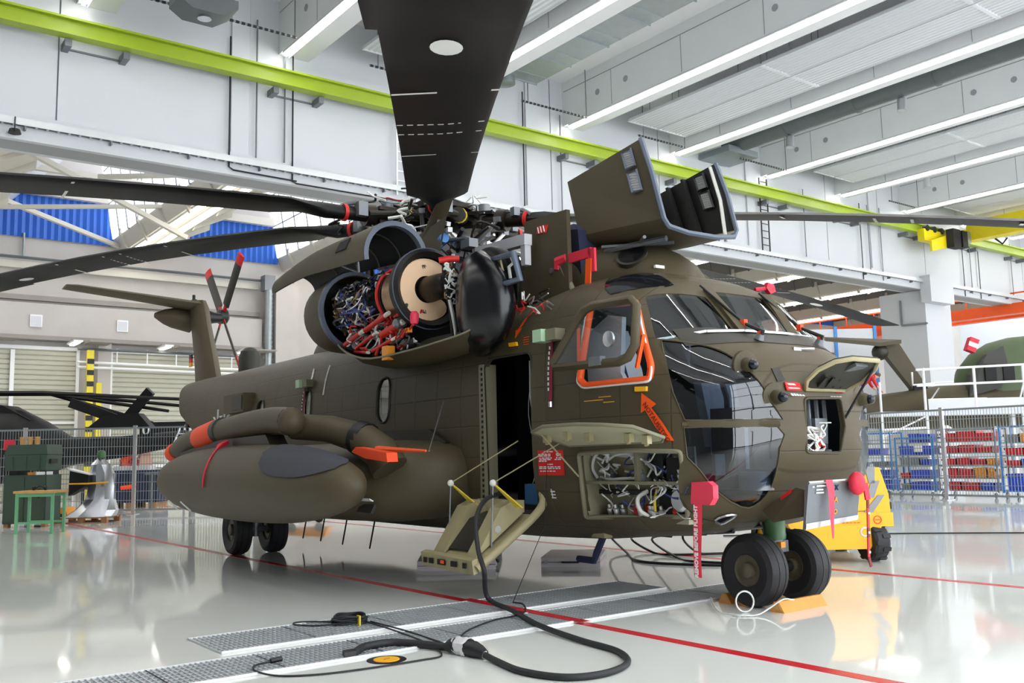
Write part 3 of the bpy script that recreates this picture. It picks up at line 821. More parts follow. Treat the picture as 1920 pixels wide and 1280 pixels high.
# outlines of openings, as (aft, starboard, up) points on the skin
OUT = {
    'sidewin': [(1.026,1.204,2.706),(1.029,1.191,2.727),(1.017,1.183,2.739),(0.99,1.179,2.741),(0.579,1.079,2.721),(0.556,1.074,2.716),(0.532,1.077,2.703),(0.509,1.089,2.68),(0.204,1.228,2.117),(0.197,1.231,2.095),(0.193,1.235,2.074),(0.193,1.239,2.052),(0.196,1.248,2.01),(0.202,1.253,1.992),(0.215,1.258,1.982),(0.235,1.265,1.978),(0.904,1.346,1.976),(0.935,1.347,1.978),(0.96,1.348,1.984),(0.979,1.348,1.994),(1.011,1.349,2.019),(1.024,1.349,2.032),(1.03,1.349,2.05),(1.028,1.348,2.071),(0.984,1.321,2.356),(0.983,1.317,2.379),(0.982,1.312,2.402),(0.982,1.307,2.426)],
    'avbay': [(1.085,1.346,1.327),(1.08,1.347,1.346),(1.063,1.347,1.358),(1.033,1.346,1.362),(0.475,1.313,1.377),(0.447,1.309,1.378),(0.42,1.305,1.378),(0.392,1.301,1.377),(-0.036,1.2,1.361),(-0.052,1.191,1.356),(-0.062,1.186,1.346),(-0.066,1.183,1.329),(0.028,1.043,0.846),(0.048,1.025,0.827),(0.069,1.018,0.815),(0.088,1.023,0.811),(1.154,1.19,0.769),(1.18,1.195,0.771),(1.188,1.204,0.783),(1.18,1.218,0.803),(1.105,1.298,0.985),(1.101,1.304,1.007),(1.097,1.31,1.03),(1.093,1.315,1.053)],
    'chin1': [(0.154,1.131,2.27),(0.178,1.108,2.329),(0.074,1.022,2.307),(-0.021,0.933,2.279),(-0.078,0.879,2.264),(-0.138,0.834,2.241),(-0.201,0.801,2.21),(-0.265,0.781,2.173),(-0.331,0.77,2.128),(-0.381,0.747,2.081),(-0.431,0.725,2.03),(-0.479,0.705,1.975),(-0.507,0.674,1.921),(-0.53,0.651,1.868),(-0.547,0.633,1.816),(-0.56,0.617,1.764),(-0.582,0.568,1.683),(-0.592,0.512,1.604),(-0.578,0.585,1.609),(-0.39,0.92,1.607),(-0.111,1.161,1.614),(-0.019,1.197,1.855)],
    'chin2': [(-0.101,1.166,1.557),(-0.388,0.923,1.55),(-0.582,0.568,1.547),(-0.582,0.568,1.547),(-0.593,0.501,1.48),(-0.577,0.551,1.367),(-0.545,0.541,1.257),(-0.499,0.529,1.149),(-0.442,0.511,1.063),(-0.379,0.5,0.992),(-0.32,0.515,0.931),(-0.261,0.537,0.888),(-0.234,0.584,0.872),(-0.237,0.675,0.885),(-0.255,0.816,0.934),(-0.254,0.942,1.007),(-0.229,1.036,1.103),(-0.189,1.098,1.207),(-0.115,1.157,1.31)],
    'ws1': [(0.485,0.997,2.742),(0.5,0.978,2.771),(0.492,0.954,2.78),(0.343,0.428,2.79),(0.334,0.393,2.784),(0.31,0.384,2.76),(0.001,0.416,2.439),(-0.034,0.445,2.413),(-0.047,0.488,2.399),(0.128,1.059,2.33),(0.147,1.079,2.329),(0.161,1.091,2.33),(0.217,1.13,2.341),(0.231,1.134,2.351),(0.248,1.129,2.378)],
    'nosebay': [(-0.62,0.263,1.752),(-0.62,0.257,1.769),(-0.62,0.24,1.78),(-0.62,0.213,1.784),(-0.62,-0.176,1.791),(-0.62,-0.206,1.788),(-0.62,-0.225,1.777),(-0.62,-0.234,1.759),(-0.62,-0.264,1.573),(-0.62,-0.266,1.551),(-0.62,-0.263,1.53),(-0.62,-0.257,1.509),(-0.597,-0.224,1.347),(-0.593,-0.216,1.33),(-0.591,-0.198,1.319),(-0.59,-0.169,1.317),(-0.592,0.192,1.326),(-0.593,0.22,1.33),(-0.595,0.238,1.341),(-0.599,0.248,1.359)],
    'arrow2': [(0.276,1.282,1.868),(0.13,1.25,1.764),(0.178,1.263,1.735),(0.075,1.238,1.604),(-0.024,1.207,1.449),(0.036,1.229,1.45),(0.144,1.255,1.566),(0.242,1.278,1.715),(0.288,1.286,1.695)],
    'tab1': [(2.241,1.289,2.517),(2.1,1.293,2.512),(2.073,1.306,2.47),(2.212,1.303,2.474)],
    'tab2': [(0.327,1.289,1.923),(0.212,1.264,1.919),(0.212,1.267,1.878),(0.327,1.291,1.881)],
    'light': [(-0.049,0.796,0.787),(-0.092,0.791,0.808),(-0.134,0.762,0.824),(-0.157,0.713,0.829),(-0.159,0.666,0.824),(-0.128,0.654,0.805),(-0.077,0.651,0.78),(-0.025,0.657,0.755),(0.011,0.677,0.742),(-0.013,0.746,0.76)],
    'noseplates': [(-0.505,0.53,2.037),(-0.515,0.453,2.048),(-0.577,0.455,1.935),(-0.56,0.53,1.921)],
    'redsign1': [(-0.587,0.43,1.899),(-0.599,0.281,1.893),(-0.611,0.26,1.838),(-0.596,0.419,1.845)],
    'white1': [(-0.604,0.383,1.823),(-0.618,0.221,1.816),(-0.62,0.226,1.793),(-0.606,0.388,1.8)],
}

HELI = thing('helicopter', 'large olive transport helicopter in the middle of the hangar with its engine cowlings open', 'helicopter', (7.0408, 5.443, 0), math.radians(87.5))
H = HELI
def part(mb, name, m, smooth=35, parent=None, label=None):
    o = mb.build(name, m, parent or H, smooth)
    if label: o['label'] = label
    return o
def ring(s, n=72, d=0.0):
    zb, zt, wd = sec(s); zb += d; zt -= d; wd -= d
    zc = (zb + zt) / 2; h = (zt - zb) / 2
    out = []
    for k in range(n):
        a = 2 * PI * (k + 0.5) / n
        c, q = math.cos(a), math.sin(a)
        e = NU if q > 0 else NL
        # even spacing along the outline, not along the angle
        den = (abs(c) ** e + abs(q) ** e) ** (1 / e)
        out.append((s, wd * c / den, zc + h * q / den))
    return out
def fuselage_stations():
    S = [r[0] for r in ST]
    xs = []
    for a, b in zip(S[:-1], S[1:]):
        m_ = 1 if b - a < 0.2 else max(2, int((b - a) / 0.45))
        xs += [a + (b - a) * i / m_ for i in range(m_)]
    return xs + [S[-1]]
def shell(d0, d1, n=72):
    """closed skin: outer surface at depth d0, inner at depth d1 (material 1)"""
    b = MB()
    xs = fuselage_stations()
    R = [ring(s, n, d0) for s in xs]
    b.grid(R, 0, closed=True)
    k = len(b.v)
    b.add(R[0], [tuple(range(n))]); b.add(R[-1], [tuple(range(n))])
    off = d1 - d0
    R2 = [[(p[0] + (off if i == 0 else (-off if i == len(xs) - 1 else 0)), p[1], p[2]) for p in ring(s, n, d1)] for i, s in enumerate(xs)]
    b.grid(R2, 1, closed=True)
    b.add(R2[0], [tuple(range(n))], 1); b.add(R2[-1], [tuple(range(n))], 1)
    return b
def shell_object(name, d0, d1, mats):
    b = shell(d0, d1)
    me = bpy.data.meshes.new(name)
    me.from_pydata(b.v, [], b.f)
    for m_ in mats: me.materials.append(m_)
    me.polygons.foreach_set('material_index', b.m)
    bm = bmesh.new(); bm.from_mesh(me)
    bmesh.ops.remove_doubles(bm, verts=bm.verts, dist=1e-6)
    bmesh.ops.recalc_face_normals(bm, faces=[f for f in bm.faces if f.material_index == 0])
    bmesh.ops.recalc_face_normals(bm, faces=[f for f in bm.faces if f.material_index == 1])
    bmesh.ops.reverse_faces(bm, faces=[f for f in bm.faces if f.material_index == 1])
    bm.to_mesh(me); bm.free()
    o = bpy.data.objects.new(name, me); COL.objects.link(o)
    return o
def boolean(o, cutter, op):
    md = o.modifiers.new('b', 'BOOLEAN'); md.operation = op; md.object = cutter; md.solver = 'EXACT'
    dg = bpy.context.evaluated_depsgraph_get()
    me = bpy.data.meshes.new_from_object(o.evaluated_get(dg))
    o.modifiers.clear()
    return me
def rrect(x0, x1, y0, y1, r, n=4):
    out = []
    for (cx, cy, a0) in ((x1 - r, y1 - r, 0), (x0 + r, y1 - r, 90), (x0 + r, y0 + r, 180), (x1 - r, y0 + r, 270)):
        for k in range(n + 1):
            a = math.radians(a0 + 90 * k / n)
            out.append((cx + r * math.cos(a), cy + r * math.sin(a)))
    return out
CUT = {}
def cutter(key, pts, nrm, out_=0.15, deep=0.4):
    nv = Vector(nrm).normalized()
    b = MB().prism([Vector(p) + nv * out_ for p in pts], -nv * (out_ + deep))
    CUT[key] = b
side = (0, 1, 0)
DOOR = [(s, 1.2, z) for s, z in rrect(1.80, 2.66, 0.80, 2.38, 0.10)]
cutter('door', DOOR, side, 0.4, 0.25)
cutter('sidewin', OUT['sidewin'], side, 0.25, 0.3)
cutter('avbay', OUT['avbay'], side, 0.25, 0.35)
cutter('chin1', OUT['chin1'], (-0.78, 0.62, 0.1), 0.16, 0.40)
cutter('chin2', OUT['chin2'], (-0.78, 0.62, -0.1), 0.16, 0.40)
ws = OUT['ws1']
cutter('ws1', ws, (-0.55, 0.25, 0.8), 0.10, 0.25)
WS2 = [(0.36, 0.22, 2.84), (0.36, -0.52, 2.84), (-0.03, -0.34, 2.42), (-0.05, 0.26, 2.41)]
WS2 = [(0.40, 0.23, 2.86), (0.40, -0.50, 2.86), (0.0, -0.36, 2.43), (-0.02, 0.27, 2.42)]
cutter('ws2', WS2, (-0.6, 0, 0.8), 0.12, 0.25)
WS3 = [(0.43, -0.62, 2.86), (0.50, -0.98, 2.80), (0.18, -1.10, 2.36), (0.02, -0.48, 2.43)]
cutter('ws3', WS3, (-0.55, -0.25, 0.8), 0.12, 0.25)
cutter('nosebay', OUT['nosebay'], (-1, 0, 0), 0.15, 0.2)
WINS = [(5.0, 2.09, 0.17, 0.29), (7.52, 2.10, 0.17, 0.29), (9.5, 2.10, 0.17, 0.27)]
for i, (s0, z0, a, b_) in enumerate(WINS):
    cutter('win%d' % i, [(s, 1.3, z) for s, z in rrect(s0 - a, s0 + a, z0 - b_, z0 + b_, a * 0.95)], side, 0.3, 0.3)
    cutter('pwin%d' % i, [(s, -1.3, z) for s, z in rrect(s0 - a - 0.4, s0 + a + 0.4, z0 - b_, z0 + b_, a * 0.95)], (0, -1, 0), 0.3, 0.3)
for k_ in ('chin1', 'chin2'):
    cutter('p' + k_, [(p[0], -p[1], p[2]) for p in OUT[k_]], (-0.78, -0.62, 0.1 if k_ == 'chin1' else -0.1), 0.16, 0.40)
cutter('psidewin', [(p[0], -p[1], p[2]) for p in OUT['sidewin']], (0, -1, 0), 0.25, 0.3)
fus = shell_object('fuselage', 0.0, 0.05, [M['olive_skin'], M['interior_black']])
GROUPS = (('door', 'sidewin', 'psidewin', 'win0', 'win1', 'win2', 'pwin0', 'pwin1', 'pwin2', 'nosebay'), ('avbay', 'ws1'), ('chin1',), ('chin2',), ('pchin1',), ('pchin2',), ('ws2',), ('ws3',))
for grp in GROUPS:
    allb = MB()
    for key in grp:
        allb.add(CUT[key].v, CUT[key].f)
    cobj = allb.build('cutter_tmp', M['black'], None, 0)
    fus.data = boolean(fus, cobj, 'DIFFERENCE')
    bpy.data.objects.remove(cobj)
me = fus.data
me.polygons.foreach_set('use_smooth', [True] * len(me.polygons)); me.set_sharp_from_angle(angle=math.radians(30))
fus.parent = H
# the panes: thin skins cut with the same outlines
thin = shell_object('thin_tmp', 0.008, 0.018, [M['nose_glass'], M['nose_glass']])
def pane(key, name, m):
    c = CUT[key].build('cutter_tmp', M['black'], None, 0)
    me = boolean(thin, c, 'INTERSECT'); bpy.data.objects.remove(c)
    me.materials.clear(); me.materials.append(m)
    me.name = name
    me.polygons.foreach_set('use_smooth', [True] * len(me.polygons)); me.set_sharp_from_angle(angle=math.radians(30))
    o = bpy.data.objects.new(name, me); COL.objects.link(o); o.parent = H
    return o
def rim(pts, r, m, name, push=0.0, parent=None):
    P = [Vector((p[0], p[1] + (push if p[1] > 0 else -push), p[2])) for p in pts]
    return part(MB().tube(P, r, 6, closed=True), name, m, 60, parent)
def onskin(p, d=0.0):
    """move a point to the skin along the side or nose direction"""
    return (p[0], surf_t(p[0], p[2]) + d, p[2])
for k in ('chin1', 'chin2'):
    g = pane(k, 'nose_pane', M['nose_glass'])
    rim(OUT[k], 0.008, M['olive'], 'pane_frame', 0.004, g)
for k in ('pchin1', 'pchin2'):
    pane(k, 'nose_pane', M['nose_glass'])
for k, pts in (('ws1', ws), ('ws2', WS2), ('ws3', WS3)):
    g = pane(k, 'windscreen_pane', M['wind_glass'])
part(MB().tube([(-0.08, 1.17, 1.575), (-0.28, 0.95, 1.575), (-0.47, 0.74, 1.57), (-0.60, 0.57, 1.565)], 0.028, 6), 'pane_bar', M['olive'])
for i in range(3):
    g = pane('win%d' % i, 'cabin_window', M['wind_glass'])
    s0, z0, a, b_ = WINS[i]
    rim([onskin((s, 0, z), 0.004) for s, z in rrect(s0 - a, s0 + a, z0 - b_, z0 + b_, a * 0.95)], 0.014, M['olive_dark'], 'window_frame', 0, g)
    part(MB().span((s0 - 0.02, 1.26, z0 - 0.16), (s0 + 0.16, 1.305, z0 + 0.26)), 'window_curtain', M['cream'], 30, g)  # added cream panel stands in for the lit cabin insulation
    part(MB().span((s0 - 0.02, 1.26, z0 - 0.30), (s0 + 0.16, 1.31, z0 - 0.16)), 'window_padding', M['hot_metal'], 30, g)
bpy.data.objects.remove(thin)
# windscreen posts
def strip(pts, wd, ht, m, name):
    b = MB()
    for p, q in zip(pts[:-1], pts[1:]):
        b.bar(p, q, wd, ht)
    return part(b, name, m)
strip([(-0.06, 0.35, 2.41), (0.16, 0.31, 2.63), (0.40, 0.29, 2.87)], 0.09, 0.05, M['olive'], 'windscreen_post')
strip([(0.01, -0.42, 2.43), (0.22, -0.50, 2.66), (0.43, -0.56, 2.88)], 0.09, 0.05, M['olive'], 'windscreen_post')
strip([(0.25, 1.13, 2.33), (0.0, 0.75, 2.40), (-0.07, 0.35, 2.42), (-0.05, -0.25, 2.43), (0.05, -0.7, 2.43), (0.2, -1.1, 2.36)], 0.035, 0.02, M['bare_metal'], 'windscreen_sill')
# anti-glare deck ahead of the windscreen
rows = []
for k in range(15):
    t = 1.0 - 2.0 * k / 14
    row = []
    for (s, dz) in ((-0.02 + 0.18 * abs(t) ** 3, 0), (-0.10 + 0.2 * abs(t) ** 3, 0), (-0.18 + 0.22 * abs(t) ** 3, 0), (-0.25 + 0.25 * abs(t) ** 3, 0)):
        zb, zt, wd = sec(s); zc = (zb + zt) / 2; h = (zt - zb) / 2
        q = max(0, 1 - abs(t / wd) ** NU) ** (1 / NU)
        row.append((s, t, zc + h * q + 0.006))
    rows.append(row)
part(MB().grid(rows), 'antiglare_panel', M['olive_dark'], 40, None, 'dull black panel ahead of the windscreen')
# dark roof windows above the pilots
for sg in (1, -1):
    rows = []
    for i in range(9):
        s = 0.48 + 0.80 * i / 8
        lo = 0.52 + 0.12 * abs(i - 4) / 4; hi = 1.08 - 0.34 * abs((i - 4) / 4) ** 1.6
        row = []
        for k in range(7):
            t = lo + (hi - lo) * k / 6
            zb, zt, wd = sec(s); zc = (zb + zt) / 2; h = (zt - zb) / 2
            row.append((s, sg * t, zc + h * max(0, 1 - abs(t / wd) ** NU) ** (1 / NU) + 0.008))
        rows.append(row)
    part(MB().grid(rows), 'roof_window', M['lens_dark'], 40)
# wipers
for (b0, b1, b2) in (((-0.20, 0.30, 2.33), (-0.02, 0.28, 2.50), (0.38, 0.40, 2.90)), ((-0.13, -0.62, 2.34), (0.06, -0.60, 2.52), (0.42, -0.46, 2.90))):
    wp = part(MB().tube([b0, (b0[0] - 0.05, b0[1], b0[2] + 0.06), b1, b2], [0.03, 0.022, 0.014, 0.01], 6), 'wiper', M['black'])
    part(MB().box(b1, (0.05, 0.045, 0.06)), 'wiper_clip', M['cover_orange'], 30, wp)
    part(MB().box((b0[0] - 0.02, b0[1], b0[2] + 0.04), (0.04, 0.04, 0.06)), 'wiper_clip', M['cover_orange'], 30, wp)
    part(MB().lathe([(0.045, 0), (0.03, 0.05)], b0, (-0.5, 0, 0.9), 10), 'wiper_pivot', M['grey_metal'], 35, wp)

# ---- cockpit
part(MB().span((0.0, -1.05, 0.98), (1.72, 1.05, 1.02)).span((-0.36, -0.6, 0.98), (0.0, 0.6, 1.02)), 'cockpit_floor', M['dark_metal'])
part(MB().prism([(1.70, -1.25, 0.9), (1.70, 1.25, 0.9), (1.70, 1.25, 2.3), (1.70, 0.8, 2.95), (1.70, -0.8, 2.95), (1.70, -1.25, 2.3)], (0.04, 0, 0)), 'bulkhead', M['interior_black'])
part(MB().prism([(-0.02, -0.95, 1.95), (-0.02, 0.72, 1.95), (-0.06, 0.72, 2.28), (-0.06, -0.95, 2.28)], (0.28, 0, 0.02)).span((0.0, -0.22, 1.02), (0.5, 0.22, 1.75)), 'instrument_panel', M['black'])
for sg in (1, -1):
    y = 0.66 * sg
    se = part(MB().span((0.62, y - 0.24, 1.32), (1.12, y + 0.24, 1.46)), 'pilot_seat', M['seat_grey'])
    part(MB().prism([(1.06, y - 0.26, 1.42), (1.22, y - 0.26, 2.18), (1.34, y - 0.20, 2.58), (1.42, y - 0.20, 2.56), (1.32, y - 0.26, 2.15), (1.18, y - 0.26, 1.40)], (0, 0.52, 0)), 'backrest', M['seat_grey'], 35, se)
    part(MB().prism([(0.62, y + 0.30 * sg, 1.3), (0.58, y + 0.30 * sg, 1.7), (0.85, y + 0.30 * sg, 2.1), (0.80, y + 0.30 * sg, 2.62), (1.0, y + 0.30 * sg, 2.66), (1.35, y + 0.30 * sg, 2.5), (1.3, y + 0.30 * sg, 1.35)], (0, 0.05 * sg, 0)), 'armour_side', M['seat_grey'], 35, se)
    part(MB().tube([(1.1, y, 1.5), (1.0, y + 0.1, 1.9), (1.12, y + 0.12, 2.3)], 0.03, 6), 'harness', M['navy'], 35, se)
    part(MB().span((0.68, y - 0.2, 1.02), (1.05, y + 0.2, 1.32)), 'seat_base', M['dark_metal'], 35, se)
    part(MB().tube([(0.42, y, 1.02), (0.36, y, 1.5), (0.46, y, 1.74)], 0.022, 6).sphere((0.46, y, 1.76), 0.04, 8), 'control_stick', M['black'])
    for dy in (-0.14, 0.14):
        part(MB().box((-0.12, y + dy, 1.24), (0.04, 0.12, 0.18)).tube([(-0.1, y + dy, 1.2), (0.12, y + dy, 1.1)], 0.015, 6), 'pedal', M['grey_metal'])
part(MB().lathe([(0.15, 0), (0.15, 0.16), (0.12, 0.18), (0.0, 0.18)], (-0.28, 0.52, 1.02), (0, 0, 1), 16), 'floor_drum', M['grey_metal'])
part(MB().bar((-0.32, 0.66, 1.62), (-0.22, 0.55, 1.2), 0.03), 'floor_rod', M['white_paint'])
# ---- cabin seen through the door
part(MB().span((1.76, -1.2, 0.80), (10.4, 1.2, 0.86)), 'cabin_floor', M['dark_metal'])
part(MB().span((2.9, -1.2, 0.86), (2.94, 0.75, 2.9)), 'cabin_rack', M['interior_black'])
b = MB()
rn = random.Random(5)
for k in range(9):
    s = 1.9 + 0.8 * rn.random(); y = 0.2 + 0.7 * rn.random()
    b.tube(bez([(s, y, 2.3), (s + 0.05, y + 0.03, 1.8), (s - 0.05, y, 1.3), (s + 0.1 * rn.random(), y, 0.95)], 4), 0.006, 4)
part(b, 'loose_wires', M['wire_white'])
part(MB().span((2.0, 0.72, 0.86), (2.34, 1.08, 1.06)), 'blue_tub', M['bin_blue'], 30, None, 'blue plastic tub on the sill of the cabin door')
part(MB().tube([(2.3, 1.0, 2.35), (2.28, 1.02, 2.0), (2.2, 1.03, 1.6), (2.02, 1.04, 1.2), (2.0, 1.05, 0.9)], 0.012, 5), 'hanging_wire', M['wire_white'])
# door edge: pale jamb with a row of holes
jb = part(MB().span((2.655, 1.20, 0.82), (2.735, 1.372, 2.33)), 'door_jamb', M['olive_light'])
hm = MB().box((0, 0, 0), (0.03, 0.006, 0.03)).mesh('jamb_hole', M['interior_black'], 0)
for k in range(26):
    u = bpy.data.objects.new('jamb_hole', hm); COL.objects.link(u); u.parent = jb; u.location = (2.672, 1.376, 0.88 + 0.056 * k)
rim([onskin((s, 0, z), 0.002) for s, z in rrect(1.80, 2.66, 0.80, 2.38, 0.10)], 0.012, M['olive_dark'], 'door_seal')

# ---- side window with orange seal, its panel slid out and aft
rim(OUT['sidewin'], 0.035, M['signal_orange'], 'window_seal', 0.0, None)
rim([(p[0] + (0.02 if p[0] > 0.6 else -0.02), p[1] + 0.012, p[2] + (0.02 if p[2] > 2.4 else -0.02)) for p in OUT['sidewin']], 0.012, M['white_paint'], 'window_bead', 0.006)
PANEL = [(1.19, 1.52, 2.155), (1.24, 1.52, 2.20), (0.72, 1.47, 2.66), (0.64, 1.46, 2.70), (0.10, 1.40, 2.66), (0.06, 1.40, 2.60), (0.07, 1.45, 2.24), (0.17, 1.48, 2.13)]
PANEL = [(1.20, 1.50, 2.16), (1.24, 1.50, 2.21), (0.90, 1.47, 2.56), (0.80, 1.46, 2.65), (0.68, 1.45, 2.675), (0.20, 1.43, 2.66), (0.14, 1.43, 2.60), (0.13, 1.47, 2.26), (0.20, 1.49, 2.16), (0.32, 1.50, 2.13)]
wpn = part(MB().tube(PANEL, 0.042, 6, closed=True), 'sliding_window', M['olive'], 60)
part(MB().prism(PANEL, (0, 0.008, 0)), 'pane', M['wind_glass'], 30, wpn)
part(MB().lathe([(0.07, 0), (0.07, 0.02), (0.045, 0.025)], (0.42, 1.50, 2.34), (0, 1, 0), 14), 'window_handle', M['bare_metal'], 35, wpn)
part(MB().bar((1.06, 1.34, 2.05), (0.92, 1.44, 2.5), 0.03).bar((0.12, 1.38, 2.35), (0.26, 1.34, 2.08), 0.03), 'window_strut', M['signal_orange'], 35, wpn)
part(MB().span((0.66, 1.48, 2.12), (0.5, 1.55, 2.2)), 'window_latch', M['grey_metal'], 35, wpn)

# ---- avionics bay: shelves, boxes, white cable looms
av = part(MB().prism([(0.0, 0.96, 1.40), (1.16, 0.96, 1.40), (1.16, 0.96, 0.78), (0.14, 0.90, 0.78), (0.0, 0.94, 0.95)], (0, -0.02, 0)), 'avionics_bay', M['bay_back'], 0, None, 'open equipment bay full of white cable looms')
part(MB().prism([(0.0, 0.9, 1.08), (0.0, 1.12, 1.08), (0.3, 1.22, 1.08), (1.14, 1.26, 1.08), (1.14, 0.9, 1.08)], (0, 0, 0.028)), 'shelf', M['olive_light'], 30, av)
part(MB().prism([(1.17, 0.94, 0.78), (1.17, 0.94, 1.40), (1.17, 1.28, 1.40), (1.17, 1.28, 1.0), (1.17, 1.17, 0.78)], (0.02, 0, 0)).prism([(0.1, 0.92, 0.775), (1.17, 0.92, 0.775), (1.17, 1.15, 0.775), (0.1, 0.96, 0.775)], (0, 0, 0.015)), 'bay_wall', M['bay_back'], 0, av)
part(MB().span((0.46, 0.9, 1.11), (0.50, 1.2, 1.40)), 'shelf_upright', M['olive_light'], 30, av)
part(MB().span((0.08, 0.66, 0.74), (1.14, 0.98, 0.78)), 'shelf', M['primer'], 30, av)
part(MB().span((0.0, 0.97, 1.13), (0.20, 1.10, 1.31)), 'black_box', M['interior_black'], 30, av)
part(MB().span((0.10, 0.93, 0.80), (0.38, 1.03, 1.03)), 'black_box', M['interior_black'], 30, av)
part(MB().span((0.26, 0.97, 1.14), (0.42, 1.08, 1.34)), 'black_box', M['black'], 30, av)
part(MB().span((0.56, 0.965, 1.16), (1.04, 0.975, 1.34)), 'cover_plate', M['khaki'], 30, av)
rn = random.Random(3)
def loom(pts, r, m, n=6, nm='cable_loom'):
    return part(MB().tube(bez(pts, n), r, 6), nm, m, 60, av)
loom([(1.10, 1.12, 1.13), (1.12, 1.16, 1.22), (1.09, 1.16, 1.32), (1.0, 1.16, 1.37), (0.92, 1.14, 1.33), (0.98, 1.1, 1.28)], 0.015, M['wire_white'])
loom([(1.08, 1.1, 1.14), (0.9, 1.14, 1.12), (0.7, 1.14, 1.13), (0.55, 1.12, 1.13)], 0.014, M['wire_white'])
loom([(0.93, 1.12, 1.30), (0.8, 1.14, 1.34), (0.64, 1.12, 1.34), (0.58, 1.1, 1.22), (0.56, 1.1, 1.13)], 0.013, M['wire_white'])
loom([(0.5, 1.05, 1.02), (0.53, 1.14, 0.96), (0.5, 1.15, 0.86), (0.44, 1.1, 0.80)], 0.02, M['wire_white'])
loom([(0.38, 1.05, 1.04), (0.34, 1.12, 0.94), (0.36, 1.1, 0.85)], 0.012, M['wire_yellow'])
for k in range(60):
    s = -0.02 + 1.1 * rn.random(); z = 0.82 + 0.5 * rn.random(); y = min(1.0 + 0.16 * rn.random(), surf_t(s, z) - 0.03)
    pts = [(s, y, z)]
    for j in range(3):
        pts.append((pts[-1][0] + rn.uniform(-0.13, 0.13), y + rn.uniform(-0.05, 0.05), min(1.36, max(0.8, pts[-1][2] + rn.uniform(-0.09, 0.09)))))
    loom(pts, rn.choice((0.005, 0.007, 0.01)), M[rn.choice(('wire_white', 'wire_white', 'wire_white', 'wire_blue', 'bare_metal'))], 4)
for k in range(26):
    s = 0.02 + 1.05 * rn.random(); z = rn.choice((0.80, 0.80, 1.115))
    part(MB().lathe([(0.03, 0), (0.03, 0.06), (0.018, 0.07), (0.018, 0.1)], (s, min(1.0 + 0.12 * rn.random(), surf_t(s, z) - 0.06), z), (0, 0.3, 1), 10), 'connector', M[rn.choice(('bare_metal', 'grey_metal', 'bare_metal', 'wire_red'))], 35, av)
part(MB().lathe([(0.085, 0), (0.1, 0.02), (0.1, 0.06), (0.08, 0.08), (0.0, 0.08)], (0.08, 1.02, 0.95), (0, 1, 0), 18), 'round_gauge', M['bare_metal'], 35, av)
part(MB().lathe([(0.06, 0), (0.06, 0.1), (0.0, 0.1)], (0.72, 1.02, 0.80), (0, 0, 1), 14), 'canister', M['khaki'], 35, av)
rim(OUT['avbay'], 0.022, M['olive_light'], 'bay_rim', 0.0, av)
# its door, hinged along the top and swung up
dr = [(1.20, 1.36, 1.43), (1.30, 1.62, 1.53), (1.27, 1.74, 1.56), (1.0, 1.82, 1.60), (0.5, 1.84, 1.60), (0.2, 1.80, 1.585), (-0.02, 1.66, 1.56), (-0.10, 1.40, 1.47), (0.0, 1.33, 1.44)]
bd = part(MB().prism(dr, (0, 0, 0.022)), 'bay_door', M['primer'], 30, None, 'pale green inside of the open equipment bay door')
part(MB().tube([(p[0], p[1], p[2] + 0.005) for p in dr], 0.016, 6, closed=True), 'door_rim', M['olive_light'], 60, bd)
for (s, t, z) in ((0.85, 1.66, 1.55), (0.62, 1.60, 1.53), (0.15, 1.56, 1.51), (1.2, 1.62, 1.53), (0.0, 1.5, 1.49)):
    part(MB().box((s, t, z - 0.03), (0.07, 0.05, 0.07)).lathe([(0.02, 0), (0.02, 0.05)], (s, t, z - 0.08), (0.3, 0, 1), 8), 'door_latch', M['khaki'], 35, bd)
part(MB().tube([(1.18, 1.70, 1.54), (1.08, 1.36, 1.15)], 0.008, 5), 'door_stay', M['khaki'], 35, bd)

# ---- nose bay and its door, antenna balls
nb = part(MB().span((-0.30, -0.34, 1.28), (-0.28, 0.34, 1.84)), 'nose_bay', M['interior_black'], 0, None, 'open nose bay with tangled wires')
rn = random.Random(11)
for k in range(5):
    y = -0.25 + 0.11 * k
    part(MB().tube([(-0.42, y, 1.78), (-0.45, y + 0.03, 1.55), (-0.43, y + 0.02, 1.36)], 0.022, 6), 'pipe', M['grey_metal'], 40, nb)
part(MB().span((-0.5, -0.18, 1.40), (-0.36, -0.02, 1.62)), 'grey_unit', M['grey_metal'], 30, nb)
for k in range(26):
    y = rn.uniform(-0.12, 0.25); z = rn.uniform(1.34, 1.52)
    pts = [(-0.52, y, z)]
    for j in range(3):
        pts.append((-0.52 + rn.uniform(-0.04, 0.04), min(0.24, max(-0.18, y + rn.uniform(-0.09, 0.09))), min(1.58, max(1.335, pts[-1][2] + rn.uniform(-0.09, 0.09)))))
    part(MB().tube(bez(pts, 4), rn.choice((0.006, 0.009, 0.013)), 5), 'wire', M[rn.choice(('wire_white', 'wire_white', 'wire_white', 'wire_red', 'bare_metal'))], 60, nb)
rim(OUT['nosebay'], 0.013, M['olive'], 'bay_rim', 0.0, nb)
nd = [(-0.62, 0.24, 1.86), (-0.66, 0.26, 1.93), (-0.76, 0.24, 2.01), (-0.88, 0.17, 2.07), (-0.97, 0.06, 2.09), (-1.02, -0.22, 2.08), (-0.95, -0.27, 2.02), (-0.82, -0.28, 1.93), (-0.64, -0.26, 1.86)]
ndo = part(MB().prism(nd, (0.0, 0.0, 0.03)), 'nose_bay_door', M['olive_dark'], 30, None, 'raised nose bay door with dark quilted inside')
part(MB().tube(nd, 0.022, 6, closed=True), 'door_rim', M['khaki'], 60, ndo)
for k in range(4):
    part(MB().box((-0.72, 0.14 - 0.10 * k, 1.915), (0.11, 0.035, 0.02), M=Matrix.Rotation(0.7, 3, 'Y')), 'pad_slot', M['black'], 30, ndo)
